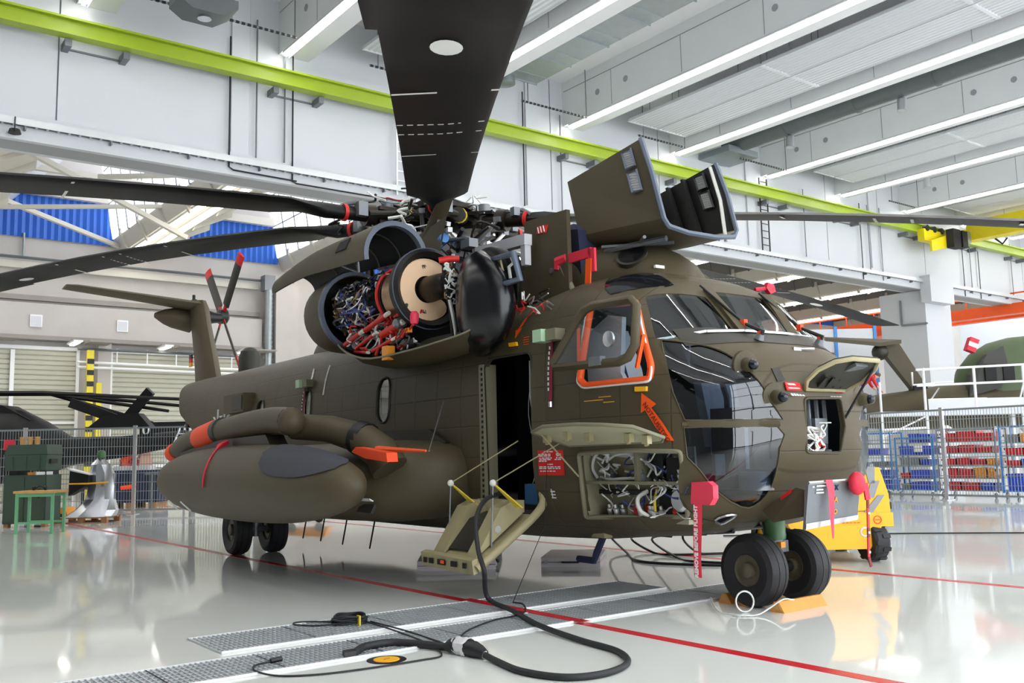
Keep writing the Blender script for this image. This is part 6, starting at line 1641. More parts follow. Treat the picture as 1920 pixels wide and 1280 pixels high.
# small red probe cover on the far side of the roof
t = hthing('roof_probe_cover', 'small red cover on a probe at the far edge of the cockpit roof', 'cover')
part(MB().prism([(0.60, -0.74, 3.00), (0.60, -0.77, 3.06), (0.60, -0.86, 3.04), (0.60, -0.88, 2.97), (0.60, -0.80, 2.94)], (-0.05, 0, 0)), 'bag', M['flag_red'], 30, t)
part(MB().tube([(0.58, -0.76, 3.0), (0.60, -0.62, 2.98)], 0.02, 6), 'cord', M['flag_red'], 30, t)
# thin wine red streamers on the side lamps
for (s, z0, z1, lab) in ((1.47, 2.46, 1.86, 'wine red streamer hanging below the lamp beside the cockpit window'), (7.62, 2.44, 1.92, 'wine red streamer hanging below the lamp on the rear fuselage')):
    t = hthing('warning_streamer', lab, 'streamer')
    m_ = mat('wine_red', (132, 24, 52), 0.6, vary=0.05)
    part(MB().bar((s, surf_t(s, z0) + 0.03, z0), (s - 0.01, surf_t(s, z1) + 0.02, z1), 0.05, 0.008, (0, 1, 0)), 'ribbon', m_, 0, t)
    b = MB()
    for k in range(9):
        z = z0 - 0.08 - 0.05 * k
        b.box((s - 0.005, surf_t(s, z) + 0.037, z), (0.018, 0.004, 0.03))
    o = part(b, 'lettering', M['white_mark'], 0, t); o['kind'] = 'stuff'
    part(MB().lathe([(0.02, 0), (0.02, 0.05)], (s - 0.01, surf_t(s, z1) + 0.02, z1 - 0.05), (0, 0, 1), 8), 'pin', M['bare_metal'], 30, t)
# orange covers on the bent tube
t = hthing('tube_cover', 'bright orange fabric cap wrapped round the bent tube over the tank', 'cover')
part(MB().lathe([(0.13, 0), (0.165, 0.02), (0.172, 0.1), (0.168, 0.80), (0.15, 0.86)], (6.85, 2.86, 1.765), (1, 0, -0.09), 18), 'cap', M['cover_orange'], 40, t)
part(MB().lathe([(0.165, -0.17), (0.165, 0.0)], (6.85, 2.86, 1.765), (1, 0, -0.09), 18), 'band', M['olive_dark'], 40, t)
t = hthing('tube_end_cover', 'orange plug in the rear end of the bent tube', 'cover')
part(MB().lathe([(0.12, -0.05), (0.135, 0.0), (0.135, 0.12), (0.10, 0.18), (0.0, 0.2)], (9.02, 2.85, 1.53), (1, 0, -0.25), 16), 'plug', M['cover_orange'], 40, t)
t = hthing('tank_streamer', 'thin red ribbon draped down the outer side of the fuel tank', 'streamer')
part(MB().tube(bez([(6.15, 2.98, 1.60), (6.05, 3.12, 1.54), (5.75, 3.32, 1.39), (5.68, 3.405, 1.22), (5.68, 3.42, 1.06)], 4), [0.035] * 5 + [0.012] * 12, 5), 'ribbon', M['flag_red'], 40, t)
t = hthing('sponson_cover', 'orange cover and spike on the front of the sponson', 'cover')
part(MB().prism([(3.42, 2.42, 1.43), (3.32, 2.42, 1.48), (2.62, 2.42, 1.41), (2.60, 2.42, 1.32), (3.1, 2.42, 1.36)], (0, 0.12, 0)), 'bag', M['cover_orange'], 20, t)
part(MB().tube([(3.3, 2.36, 1.46), (2.2, 2.33, 1.42)], [0.035, 0.012], 8), 'spike', M['signal_orange'], 30, t)
# pink streamers at the hanging gear door
t = hthing('door_streamer', 'pink ribbon draped over the top of the hanging gear door', 'streamer')
part(MB().grid([[(-0.68, 0.22, 1.06), (-0.70, 0.15, 1.06)], [(-0.75, 0.22, 1.10), (-0.76, 0.14, 1.10)], [(-0.765, 0.21, 1.0), (-0.775, 0.14, 1.0)], [(-0.75, 0.19, 0.8), (-0.76, 0.15, 0.8)], [(-0.745, 0.17, 0.62), (-0.75, 0.155, 0.62)]]), 'ribbon', M['flag_pink'], 40, t)
t = hthing('gear_cover', 'rounded red cover behind the gear door with a spotted red ribbon', 'cover')
part(MB().sphere((-0.80, -0.13, 1.06), 0.10, 14, sc=(0.6, 0.9, 1.0)), 'bag', M['flag_red'], 40, t)
part(MB().bar((-0.82, -0.21, 1.06), (-0.83, -0.22, 0.92), 0.06, 0.015, (1, 0, 0)), 'flap', M['flag_red'], 30, t)
for k in range(7):
    z = 0.93 - 0.08 * k
    part(MB().bar((-0.83, -0.22 + 0.006 * k, z), (-0.83, -0.214 + 0.006 * k - (0.03 if k == 6 else 0), z - 0.08), 0.028, 0.01, (1, 0, 0)), 'ribbon', M['wire_red' if k % 3 else 'dark_mark'], 30, t)
    if k % 2:
        part(MB().box((-0.84, -0.215 + 0.006 * k, z - 0.04), (0.01, 0.02, 0.018)), 'ribbon_spot', M['white_mark'], 0, t)

# chocks
def chock(label, x, y, d):
    c = thing('wheel_chock', label, 'chock', (x, y, 0), 0, 'wooden chocks at the nose wheels')
    part(MB().prism([(0, -0.075, 0), (0, 0.075, 0), (0, 0.03, 0.085), (0, -0.02, 0.09)], (d, 0, 0)), 'wedge', M['chock_wood'], 20, c)
    part(MB().prism([(-0.005, -0.05, 0.02), (-0.005, 0.05, 0.02), (-0.005, 0.02, 0.085), (-0.005, -0.015, 0.09)], (0.006, 0, 0)), 'end_grain', M['wood'], 0, c)
    return c
chock('long wooden chock in front of the nose wheels', 6.63, 5.14, 0.60)
chock('wooden chock behind the nose wheels, mostly hidden by the near tyre', 6.70, 5.76, 0.70)
t = thing('chock_rope', 'white rope with a loop lying between the two chocks', 'rope')
part(MB().tube(bez([(6.76, 5.06, 0.10), (6.60, 5.05, 0.12), (6.50, 5.12, 0.05), (6.36, 5.14, 0.012), (6.24, 5.26, 0.012), (6.30, 5.50, 0.012), (6.56, 5.80, 0.06)], 6), 0.006, 6), 'rope', M['wire_white'], 60, t)
part(MB().tube([(6.44 + 0.075 * math.cos(2 * PI * k / 20) * 0.8, 5.32 - 0.075 * math.cos(2 * PI * k / 20) * 0.6, 0.092 + 0.085 * math.sin(2 * PI * k / 20)) for k in range(20)], 0.008, 6, closed=True), 'loop', M['wire_white'], 60, t)

# black supply cable from the cabin door to the plug
t = thing('supply_cable', 'thick black supply cable from the cabin door looping across the floor', 'cable')
C0 = [W(1.95, 1.6, 1.0), W(1.75, 1.95, 0.95), W(1.62, 2.14, 0.78), W(1.50, 2.20, 0.53), W(1.33, 2.25, 0.36), (4.98, 7.0, 0.10), (4.96, 6.6, 0.036), (4.70, 5.93, 0.034), (4.58, 5.30, 0.024), (4.52, 4.86, 0.022), (4.33, 4.55, 0.022), (4.03, 4.42, 0.022), (3.77, 4.50, 0.022), (3.67, 4.80, 0.022), (3.72, 5.12, 0.022), (3.76, 5.34, 0.03)]
part(MB().tube(bez(C0, 8), 0.022, 8), 'cable', M['rubber'], 60, t)
t = thing('cable_plug', 'black cable plug wrapped in a white plastic bag on the floor', 'plug')
part(MB().tube([(3.76, 5.33, 0.035), (3.755, 5.38, 0.045), (3.745, 5.44, 0.055), (3.735, 5.50, 0.055)], [0.03, 0.045, 0.055, 0.055], 12), 'plug_body', M['dark_metal'], 40, t)
part(MB().tube([(3.70, 5.72, 0.035), (3.71, 5.66, 0.05), (3.72, 5.60, 0.06)], [0.028, 0.05, 0.055], 12), 'socket', M['black'], 40, t)
rn = random.Random(6)
rows = []
for i in range(7):
    f = i / 6
    c = Vector((3.725 + 0.012 * f, 5.62 - 0.14 * f, 0.058))
    rows.append([c + Vector((math.cos(2 * PI * k / 14) * 0.82, -math.cos(2 * PI * k / 14) * 0.1, math.sin(2 * PI * k / 14) * 0.9)) * (0.066 + rn.uniform(-0.008, 0.012)) for k in range(14)])
b = MB().grid(rows, closed=True)
part(b, 'plastic_bag', M['bag_white'], 20, t)
part(MB().tube([(3.76, 5.33, 0.03), (3.755, 5.36, 0.036)], 0.028, 10), 'collar', M['bare_metal'], 40, t)
t = thing('floor_hose', 'short fat black hose rising from the floor grate to the plug', 'hose')
part(MB().tube(bez([(3.10, 6.00, 0.015), (3.18, 6.05, 0.03), (3.29, 6.13, 0.035), (3.50, 6.12, 0.035), (3.64, 5.92, 0.03), (3.70, 5.71, 0.035)], 6), 0.028, 8), 'hose', M['rubber'], 60, t)
part(MB().tube([(3.06, 6.02, 0.018), (3.14, 6.0, 0.022)], 0.04, 8), 'hose_end', M['black'], 40, t)
# coiled thin cable on the grate and the long thin lead
t = thing('cable_coil', 'bundle of thin black cable coiled on the floor grate', 'cable')
rn = random.Random(12)
for k in range(9):
    rx, ry = 0.15 + rn.uniform(-0.03, 0.02), 0.11 + rn.uniform(-0.03, 0.02)
    part(MB().tube([(3.70 + rx * math.cos(2 * PI * j / 22), 7.18 + ry * math.sin(2 * PI * j / 22) * (1 + 0.3 * math.cos(2 * PI * j / 22)), 0.024 + 0.007 * k + 0.006 * math.sin(3 * 2 * PI * j / 22 + k)) for j in range(22)], 0.008, 5, closed=True), 'loop', M['rubber'], 60, t)
part(MB().tube(bez([(3.62, 7.2, 0.03), (3.50, 7.42, 0.022), (3.38, 7.50, 0.02), (3.33, 7.42, 0.02), (3.42, 7.25, 0.02), (3.6, 7.12, 0.03)], 6), 0.007, 5), 'loop', M['rubber'], 60, t)
part(MB().box((3.72, 7.05, 0.05), (0.012, 0.05, 0.08)), 'yellow_tie', M['wire_yellow'], 0, t)
t = thing('thin_cable', 'long thin black lead from the coil past the yellow floor socket', 'cable')
part(MB().tube(bez([(3.80, 7.08, 0.03), (3.80, 6.6, 0.018), (3.72, 6.0, 0.018), (3.60, 5.62, 0.008), (3.40, 5.58, 0.008), (3.05, 5.60, 0.008), (2.72, 5.66, 0.008), (2.50, 5.80, 0.008), (2.42, 5.98, 0.02), (2.48, 6.14, 0.022), (2.62, 6.18, 0.024)], 7), 0.007, 5), 'lead', M['rubber'], 60, t)
part(MB().tube([(2.60, 6.175, 0.026), (2.68, 6.18, 0.03)], 0.018, 8), 'end_plug', M['black'], 40, t)
part(MB().tube(bez([(3.83, 7.05, 0.03), (3.86, 6.5, 0.018), (3.80, 5.9, 0.02)], 6), 0.007, 5), 'lead', M['rubber'], 60, t)
t = thing('floor_lead', 'thin black lead running along the grate from the plug to the red line', 'cable')
part(MB().tube(bez([(3.74, 5.56, 0.012), (4.1, 6.1, 0.02), (4.6, 6.42, 0.02), (5.0, 6.52, 0.02), (5.3, 6.9, 0.02), W(1.55, 1.8, 0.02)], 6), 0.007, 5), 'lead', M['rubber'], 60, t)
part(MB().tube([W(1.55, 1.8, 0.02), W(1.5, 1.45, 0.7), W(1.48, 1.42, 1.3)], 0.004, 4), 'ground_wire', M['dark_metal'], 60, t)
# yellow floor socket
t = thing('floor_socket', 'round floor socket with a yellow lid in a black ring', 'floor socket', (3.26, 5.78, 0))
part(MB().lathe([(0.0, 0.003), (0.135, 0.003), (0.135, 0.0)], (0, 0, 0), (0, 0, 1), 28), 'ring', M['black'], 0, t)
part(MB().lathe([(0.0, 0.007), (0.088, 0.007), (0.09, 0.003)], (0, 0, 0), (0, 0, 1), 28), 'lid', M['yellow_mark'], 0, t)
part(MB().box((0.0, 0.0, 0.0075), (0.06, 0.006, 0.001), rz=0.3), 'lid_mark', M['dark_mark'], 0, t)
# flat aluminium cases under the belly
def case(label, p, rz, sx, sy):
    c = thing('flat_case', label, 'case', p, rz, 'flat metal cases under the belly')
    part(MB().span((-sx / 2, -sy / 2, 0.0), (sx / 2, sy / 2, 0.055)), 'lower_shell', M['case_alu'], 20, c)
    part(MB().span((-sx / 2, -sy / 2, 0.062), (sx / 2, sy / 2, 0.115)), 'lid', M['case_alu'], 20, c)
    part(MB().tube([(-0.1, -sy / 2, 0.058), (-0.1, -sy / 2 - 0.035, 0.06), (0.1, -sy / 2 - 0.035, 0.06), (0.1, -sy / 2, 0.058)], 0.012, 6), 'handle', M['dark_metal'], 40, c)
    for sx_ in (-0.3, 0.3):
        part(MB().box((sx_, -sy / 2 - 0.006, 0.06), (0.05, 0.012, 0.04)), 'catch', M['bare_metal'], 0, c)
case('flat grey metal case on the floor under the open air stair', (6.62, 9.95, 0), math.radians(55), 0.72, 0.95)
case('flat pinkish metal case on the floor under the bent black drain pipe', (7.9, 9.2, 0), math.radians(-47), 0.72, 0.95)
# loops of black cable under the nose
for i, pts in enumerate(([W(0.75, 0.55, 0.58), (9.25, 10.0, 0.25), (9.0, 9.4, 0.02), (8.45, 8.6, 0.015), (8.6, 7.9, 0.015), (9.05, 7.2, 0.015)], [W(0.5, 0.35, 0.6), (9.3, 9.6, 0.2), (9.3, 9.2, 0.015), (9.3, 8.8, 0.015), (9.9, 8.4, 0.015), (10.6, 7.9, 0.015)], [W(0.3, 0.2, 0.62), (9.4, 9.3, 0.2), (9.1, 8.6, 0.015), (8.9, 8.0, 0.015), (9.3, 7.1, 0.015)], [W(0.05, 0.1, 0.68), (9.7, 9.0, 0.25), (9.6, 8.6, 0.015), (10.2, 8.2, 0.015)])):
    P = [(8.15, 6.9, 0.58)] if False else pts
    o = MB().tube(bez(P, 7), 0.016, 6).build('belly_cable', M['black'])
    tag(o, 'black cable hanging in a loop below the nose, %s from the cabin door' % ORD[i], 'cable', 'black cables below the nose')
o = MB().tube(bez([(11.9, 10.2, 0.01), (13.0, 9.2, 0.01), (14.2, 8.0, 0.01), (15.4, 6.6, 0.01), (17, 4.5, 0.01)], 6), 0.012, 5).build('floor_wire', M['dark_metal'])
tag(o, 'thin dark wire across the empty floor at the right', 'wire')

# yellow ground power cart
CA = thing('power_cart', 'yellow ground power cart with grey warning stripes behind the nose wheels', 'cart', (10.32, 6.52, 0), math.radians(-37.2))
def cp(mb, name, m, sm=30, par=None): return part(mb, name, M[m] if isinstance(m, str) else m, sm, par or CA)
cp(MB().prism([(-0.60, 0.02, 0.58), (0.22, 0.02, 0.58), (0.21, 0.02, 0.80), (0.12, 0.02, 1.12), (-0.60, 0.02, 1.14)], (0, 1.2, 0)), 'hood', 'cart_yellow')
cp(MB().span((-1.02, 0.0, 0.42), (0.24, 1.35, 0.58)), 'side_box', 'cart_yellow')
cp(MB().prism([(-1.02, -0.02, 0.44), (0.10, -0.02, 0.44), (-0.06, -0.02, 0.16), (-0.80, -0.02, 0.16)], (0, 1.3, 0)), 'chassis', 'cart_yellow')
for k in range(3):
    x = 0.10 - 0.0 * k
    z = 0.66 + 0.17 * k
    cp(MB().prism([(x - 0.20 + 0.04 * k, 0.014, z - 0.07), (x - 0.09 + 0.02 * k, 0.014, z - 0.07), (x + 0.06 - 0.05 * k, 0.014, z + 0.13), (x + 0.04 - 0.07 * k - 0.06, 0.014, z + 0.13)], (0, -0.006, 0)), 'warning_stripe', 'joint_grey', 0)
cp(MB().prism([(-0.30, 0.016, 0.60), (0.0, 0.016, 0.60), (0.0, 0.016, 0.606), (-0.30, 0.016, 0.606)], (0, -0.004, 0)), 'seam', 'dark_metal', 0)
cp(MB().tube([(0.05 + 0.045 * math.cos(2 * PI * k / 18), -0.006, 0.50 + 0.045 * math.sin(2 * PI * k / 18)) for k in range(18)], 0.006, 5, closed=True).box((0.05, -0.006, 0.50), (0.05, 0.006, 0.012)), 'round_badge', 'signal_orange', 40)
for k in range(5):
    cp(MB().box((-0.36 + 0.045 * k, -0.004, 0.47), (0.03, 0.006, 0.012)), 'stencil_mark', 'signal_orange', 0)
cp(MB().lathe([(0.05, 0), (0.05, 0.04), (0.03, 0.08), (0.0, 0.085)], (-0.28, 0.4, 1.13), (0, 0, 1), 14), 'filler_cap', 'bag_white', 40)
cp(MB().tube([(-0.12 + 0.05 * math.cos(2 * PI * k / 14), -0.02, 0.36 + 0.05 * math.sin(2 * PI * k / 14)) for k in range(14)], 0.012, 6, closed=True), 'lifting_eye', 'bag_white', 40)
cp(MB().span((0.14, 0.05, 0.74), (0.24, 0.2, 0.84)).span((0.18, 0.05, 0.62), (0.25, 0.12, 0.70)), 'tail_lamp', 'black', 20)
cp(MB().box((-1.1, 0.1, 0.55), (0.3, 0.3, 0.12)).box((-1.15, 0.1, 0.64), (0.16, 0.14, 0.08)), 'coupling', 'cart_yellow', 20)
cp(MB().box((-1.05, 0.05, 0.66), (0.12, 0.10, 0.07)), 'red_coupling', 'wire_red', 20)
def cart_wheel(x, y):
    wl = cp(MB().lathe([(0.10, -0.09), (0.205, -0.10), (0.225, -0.07), (0.225, 0.07), (0.205, 0.10), (0.10, 0.09)], (x, y, 0.235), (1, 0.25, 0), 28, cap=False), 'tyre', 'rubber', 30)
    ax = Vector((1, 0.25, 0)).normalized(); u = ax.cross(Vector((0, 0, 1))).normalized()
    for k in range(18):
        a = 2 * PI * k / 18
        d = u * math.cos(a) + Vector((0, 0, 1)) * math.sin(a)
        tg = -u * math.sin(a) + Vector((0, 0, 1)) * math.cos(a)
        R = Matrix((ax, d, tg)).transposed()
        cp(MB().box(Vector((x, y, 0.235)) + d * 0.222 + ax * (0.045 if k % 2 else -0.045), (0.10, 0.026, 0.045), M=R), 'tread_block', 'rubber', 0, wl)
    cp(MB().lathe([(0.0, -0.05), (0.11, -0.06), (0.12, -0.02), (0.12, 0.06), (0.0, 0.05)], (x, y, 0.235), (1, 0.25, 0), 20), 'wheel_disc', 'cart_yellow', 40, wl)
for (x, y) in ((0.02, 0.12), (0.05, 1.35), (-0.95, 1.35), (-0.92, 0.12)):
    cart_wheel(x, y)
# =================================================================== BACKGROUND, RIGHT SIDE
def fence(label, p0, d, n, L, hgt, seed, name='mesh_fence'):
    """panels with frame, wires and posts; p0 start, d direction"""
    d = Vector((d[0], d[1], 0)).normalized()
    f = thing(name, label, 'fence', (p0[0], p0[1], 0), math.atan2(d.y, d.x))
    wb = MB(); 
    for k in range(int(L / 0.075)):
        x = 0.075 * (k + 0.5)
        wb.box((x, 0, hgt / 2 + 0.06), (0.011, 0.011, hgt - 0.14))
    for k in range(10):
        z = 0.14 + (hgt - 0.18) * k / 9
        wb.box((L / 2, 0.012, z), (L, 0.011, 0.016)); wb.box((L / 2, -0.012, z), (L, 0.011, 0.016))
    wm = wb.mesh('wire_mesh', M['galvanised'], 0)
    fm = MB().span((0, -0.02, 0.1), (0.04, 0.02, hgt)).span((L - 0.04, -0.02, 0.1), (L, 0.02, hgt)).span((0, -0.02, hgt - 0.03), (L, 0.02, hgt)).span((0, -0.02, 0.1), (L, 0.02, 0.14)).mesh('panel', M['galvanised'], 0)
    pm = MB().span((-0.045, -0.045, 0), (0.045, 0.045, hgt + 0.04)).span((-0.1, -0.2, 0), (0.1, 0.2, 0.02)).mesh('post', M['bare_metal'], 0)
    for i in range(n):
        o = bpy.data.objects.new('panel', fm); COL.objects.link(o); o.parent = f; o.location = (i * L, 0, 0)
        u = bpy.data.objects.new('wire_mesh', wm); COL.objects.link(u); u.parent = o; u['kind'] = 'stuff'
    for i in range(n + 1):
        o = bpy.data.objects.new('post', pm); COL.objects.link(o); o.parent = f; o.location = (i * L, 0, 0)
    return f
fence('silver mesh fence in front of the crate trolleys at the right', (23.3, 6.6), (0, 1), 4, 3.0, 2.30, 1)

crate_mesh = {}
def crate_mb(w, d, h):
    b = MB()
    b.prism([(-d / 2 + 0.02, -w / 2 + 0.02, 0), (d / 2 - 0.02, -w / 2 + 0.02, 0), (d / 2 - 0.02, w / 2 - 0.02, 0), (-d / 2 + 0.02, w / 2 - 0.02, 0)], (0, 0, h - 0.03))
    for (c, s) in (((-d / 2 + 0.01, 0, h - 0.03), (0.02, w, 0.06)), ((d / 2 - 0.01, 0, h - 0.03), (0.02, w, 0.06)), ((0, -w / 2 + 0.01, h - 0.03), (d, 0.02, 0.06)), ((0, w / 2 - 0.01, h - 0.03), (d, 0.02, 0.06))):
        b.box(c, s)
    for k in (-1, 0, 1):
        b.box((-d / 2 + 0.012, k * w * 0.3, h * 0.45), (0.02, 0.02, h * 0.8))
    return b
def crate(cl, label, p, w, d, h, group):
    key = (cl, round(w, 2), round(d, 2), round(h, 2))
    if key not in crate_mesh:
        crate_mesh[key] = crate_mb(w, d, h).mesh('crate', M['crate_' + cl], 0)
    o = bpy.data.objects.new('crate', crate_mesh[key]); COL.objects.link(o); o.location = p
    tag(o, label, 'crate', group)
def trolley(tname, label, y1, y0, zs, ztop, rowspec, mt='rail_blue', x=24.9):
    """wheeled shelf trolley spanning y0..y1 (y1 is nearer the nose); rowspec: list of rows of (colour, width, height)"""
    t = thing('shelf_trolley', label, 'trolley', (x, (y0 + y1) / 2, 0))
    L = y1 - y0; dp = 0.62
    for sx in (-1, 1):
        for sy in (-1, 1):
            part(MB().span((sx * dp / 2 - 0.02, sy * L / 2 - 0.02, 0.14), (sx * dp / 2 + 0.02, sy * L / 2 + 0.02, ztop)), 'upright', M[mt], 0, t)
            part(MB().lathe([(0.0, -0.02), (0.065, -0.02), (0.07, 0), (0.065, 0.02), (0.0, 0.02)], (sx * dp / 2, sy * (L / 2 - 0.08), 0.07), (0, 1, 0), 12), 'castor', M['grey_metal'], 30, t)
    for z in zs:
        part(MB().span((-dp / 2, -L / 2, z - 0.03), (dp / 2, L / 2, z)), 'shelf', M[mt if z in (zs[0],) else 'galvanised'], 0, t)
    part(MB().span((-dp / 2 - 0.02, -L / 2, ztop - 0.04), (-dp / 2 + 0.02, L / 2, ztop)).span((dp / 2 - 0.02, -L / 2, ztop - 0.04), (dp / 2 + 0.02, L / 2, ztop)), 'top_rail', M[mt], 0, t)
    for i, row in enumerate(rowspec):
        y = y1 - 0.05
        for j, (cl, w, h) in enumerate(row):
            if cl:
                crate(cl, '%s crate, shelf %s of %s, %s from left' % (cl, ('one', 'two', 'three', 'four', 'five', 'six')[i], tname, ORD[j]), (x - 0.03, y - w / 2, zs[i]), w - 0.02, 0.46, h, 'plastic crates on the shelf trolleys')
            y -= w
B, R_, O_, G_ = 'blue', 'red', 'orange', 'grey'
trolley('blue trolley beside the helicopter nose', 'blue shelf trolley with few crates beside the helicopter nose', 16.25, 14.85, (0.20, 0.50, 0.82, 1.16, 1.48), 1.78, [[(B, 0.65, 0.24), (B, 0.65, 0.24)], [(B, 0.6, 0.2), (B, 0.65, 0.22)], [(G_, 0.4, 0.12), (None, 0.3, 0), (G_, 0.5, 0.14)], [(B, 0.5, 0.16), (B, 0.5, 0.18)], [(G_, 0.5, 0.1)]])
trolley('second blue trolley from the nose', 'blue shelf trolley topped with blue crates, second from the nose', 14.70, 13.62, (0.20, 0.50, 0.86, 1.14, 1.48), 1.62, [[(G_, 0.3, 0.15), (B, 0.6, 0.2)], [(R_, 0.3, 0.14), (B, 0.6, 0.22)], [(G_, 0.6, 0.2), (B, 0.3, 0.15)], [(B, 0.5, 0.24), (B, 0.5, 0.24)], [(None, 0.3, 0), (B, 0.35, 0.24), (B, 0.3, 0.22)]])
trolley('tall red trolley', 'tall shelf trolley packed with red crates', 13.48, 11.92, (0.20, 0.52, 0.86, 1.18, 1.48), 1.80, [[(R_, 0.5, 0.2), (R_, 0.5, 0.18), (B, 0.4, 0.18)], [(R_, 0.45, 0.24), (R_, 0.4, 0.22), (O_, 0.35, 0.26), (O_, 0.25, 0.22)], [(R_, 0.4, 0.16), (R_, 0.4, 0.18), (R_, 0.4, 0.14), (O_, 0.3, 0.16)], [(R_, 0.5, 0.18), (R_, 0.45, 0.2), (R_, 0.45, 0.16)], [(R_, 0.45, 0.22), (R_, 0.55, 0.26), (R_, 0.45, 0.2)]], 'galvanised')
trolley('last trolley at the frame edge', 'blue shelf trolley with mixed crates at the right edge', 11.80, 10.35, (0.20, 0.80, 1.10, 1.42), 1.84, [[(B, 0.7, 0.42), (B, 0.6, 0.4)], [(R_, 0.4, 0.16), (B, 0.5, 0.2), (O_, 0.4, 0.18)], [(R_, 0.5, 0.18), (R_, 0.4, 0.2), (O_, 0.4, 0.16)], [(G_, 0.4, 0.2), (O_, 0.5, 0.22), (G_, 0.4, 0.26)]])
trolley('trolley hidden behind the nose', 'blue shelf trolley half hidden behind the helicopter nose', 18.0, 16.5, (0.20, 0.60, 1.0, 1.4), 1.78, [[(B, 0.6, 0.3), (B, 0.6, 0.3)], [(B, 0.6, 0.25)], [(G_, 0.5, 0.2), (B, 0.5, 0.2)], [(B, 0.6, 0.2)]])
for i, (y, z, s) in enumerate(((13.35, 1.74, 0.13), (11.2, 1.68, 0.16), (10.9, 1.66, 0.13), (16.1, 1.60, 0.14), (12.0, 1.70, 0.10))):
    rn = random.Random(40 + i)
    b = MB().sphere((0, 0, 0), s, 10, sc=(1, 1.3, 0.7))
    b.v = [(p[0] + rn.uniform(-.02, .02), p[1] + rn.uniform(-.02, .02), p[2] + rn.uniform(-.02, .02)) for p in b.v]
    o = b.build('plastic_bag', M['bag_white'], None, 20, (24.85, y, z + s * 0.6))
    tag(o, 'crumpled white plastic bag on top of a trolley, %s counted from the tall red trolley' % ORD[i], 'bag', 'plastic bags on the trolleys')
o = MB().box((0, 0, 0), (0.01, 0.24, 0.17)).build('paper_sign', M['white_mark'], None, 0, (24.565, 14.02, 1.30))
tag(o, 'white paper sheet fixed to the second blue trolley', 'sign')

# ---- work platform with rails
RD = Vector((math.cos(math.radians(-37.2)), math.sin(math.radians(-37.2)), 0))
def bg(name, label, cat, loc, group=None):
    return thing(name, label, cat, loc, math.radians(-37.2), group)
PF = bg('work_platform', 'grey work platform with white tube railings beside the second helicopter', 'platform', (31.2, 17.6, 0))
part(MB().span((-1.6, -0.4, 2.42), (6.5, 0.5, 2.58)), 'deck', M['partition_grey'], 0, PF)
part(MB().span((0.1, -0.44, 2.58), (6.5, -0.40, 2.98)), 'toe_plate', M['partition_grey'], 0, PF)
for x in (0.0, 1.75, 3.45, 5.1):
    part(MB().tube([(x, -0.42, 2.58), (x, -0.42, 4.06 + 0.02 * x)], 0.05, 8), 'rail_post', M['white_paint'], 40, PF)
part(MB().tube([(3.45, -0.42, 4.1), (3.65, -0.5, 3.3), (3.8, -0.42, 2.6)], 0.035, 6).tube([(3.45, -0.42, 3.5), (3.2, -0.42, 2.7)], 0.03, 6), 'rail_brace', M['white_paint'], 40, PF)
for (z0, z1) in ((4.0, 4.2), (3.45, 3.6)):
    part(MB().tube([(-0.25, -0.42, z0), (6.5, -0.42, z1)], 0.04, 8), 'rail', M['white_paint'], 40, PF)
part(MB().tube([(-0.25, -0.1, 3.95), (-0.25, -0.1, 3.5), (1.4, 0.4, 3.62)], 0.035, 6), 'rail', M['white_paint'], 40, PF)
part(MB().tube([(-1.55, -0.45, 0.0), (-1.55, -0.45, 3.6)], 0.04, 6), 'leg', M['white_paint'], 40, PF)
part(MB().tube([(0.0, -0.45, 0.0), (0.0, -0.45, 2.4)], 0.05, 6), 'leg', M['white_paint'], 40, PF)
part(MB().tube([(-1.55, -0.45, 1.95), (0.0, -0.45, 2.0)], 0.045, 6), 'brace', M['white_paint'], 40, PF)
part(MB().tube([(-1.55, -0.45, 1.7), (0.0, -0.45, 2.4)], 0.03, 6), 'brace', M['white_paint'], 40, PF)
for x in (3.4, 6.3):
    part(MB().span((x - 0.06, 0.36, 0), (x + 0.06, 0.48, 2.42)), 'leg', M['white_paint'], 0, PF)
    part(MB().span((x - 0.06, -0.4, 0), (x + 0.06, -0.28, 2.42)), 'leg', M['white_paint'], 0, PF)
part(MB().span((0.4, 0.1, 2.98), (2.4, 0.3, 3.02)).tube([(0.5, 0.2, 3.02), (0.8, 0.2, 3.4)], 0.03, 6), 'tool_tray', M['bare_metal'], 20, PF)

# ---- second helicopter behind the platform
H2 = bg('second_helicopter', 'camouflaged helicopter behind the work platform, its tail folded beside it', 'helicopter', (31.8, 19.4, 0))
rows = []
for (x, zc, hz, hy) in ((-2.2, 2.62, 0.46, 0.40), (-1.0, 2.64, 0.56, 0.55), (1.0, 2.7, 0.72, 0.8), (3.0, 2.85, 0.85, 1.0), (5.0, 2.95, 0.95, 1.1), (9.0, 3.0, 1.0, 1.15)):
    rows.append([(x, hy * math.cos(2 * PI * k / 20), zc + hz * math.sin(2 * PI * k / 20)) for k in range(20)])
b = MB().grid(rows, closed=True); b.add(rows[0], [tuple(range(20))]); b.add(rows[-1], [tuple(range(20))])
part(b, 'tail_boom', M['olive'], 50, H2)
rows = []
for (x, w_, z) in ((2.75, 0.04, 3.75), (2.9, 0.5, 4.2), (3.4, 0.8, 4.75), (4.0, 0.95, 5.1), (4.8, 1.0, 5.3), (6.0, 1.05, 5.4), (9.0, 1.1, 5.4)):
    rows.append([(x, w_ * math.cos(PI * k / 12), 3.0 + (z - 3.0) * max(0.0, math.sin(PI * k / 12)) ** 0.6) for k in range(13)])
part(MB().grid(rows), 'engine_fairing', M['camo_green'], 50, H2)
part(MB().prism([(2.75, -0.98, 3.1), (2.9, -0.9, 3.9), (3.5, -0.97, 4.6), (4.1, -1.0, 4.9), (4.2, -1.02, 4.2), (3.9, -1.02, 3.4)], (0, 0.3, 0)), 'camo_patch', M['olive_dark'], 0, H2)
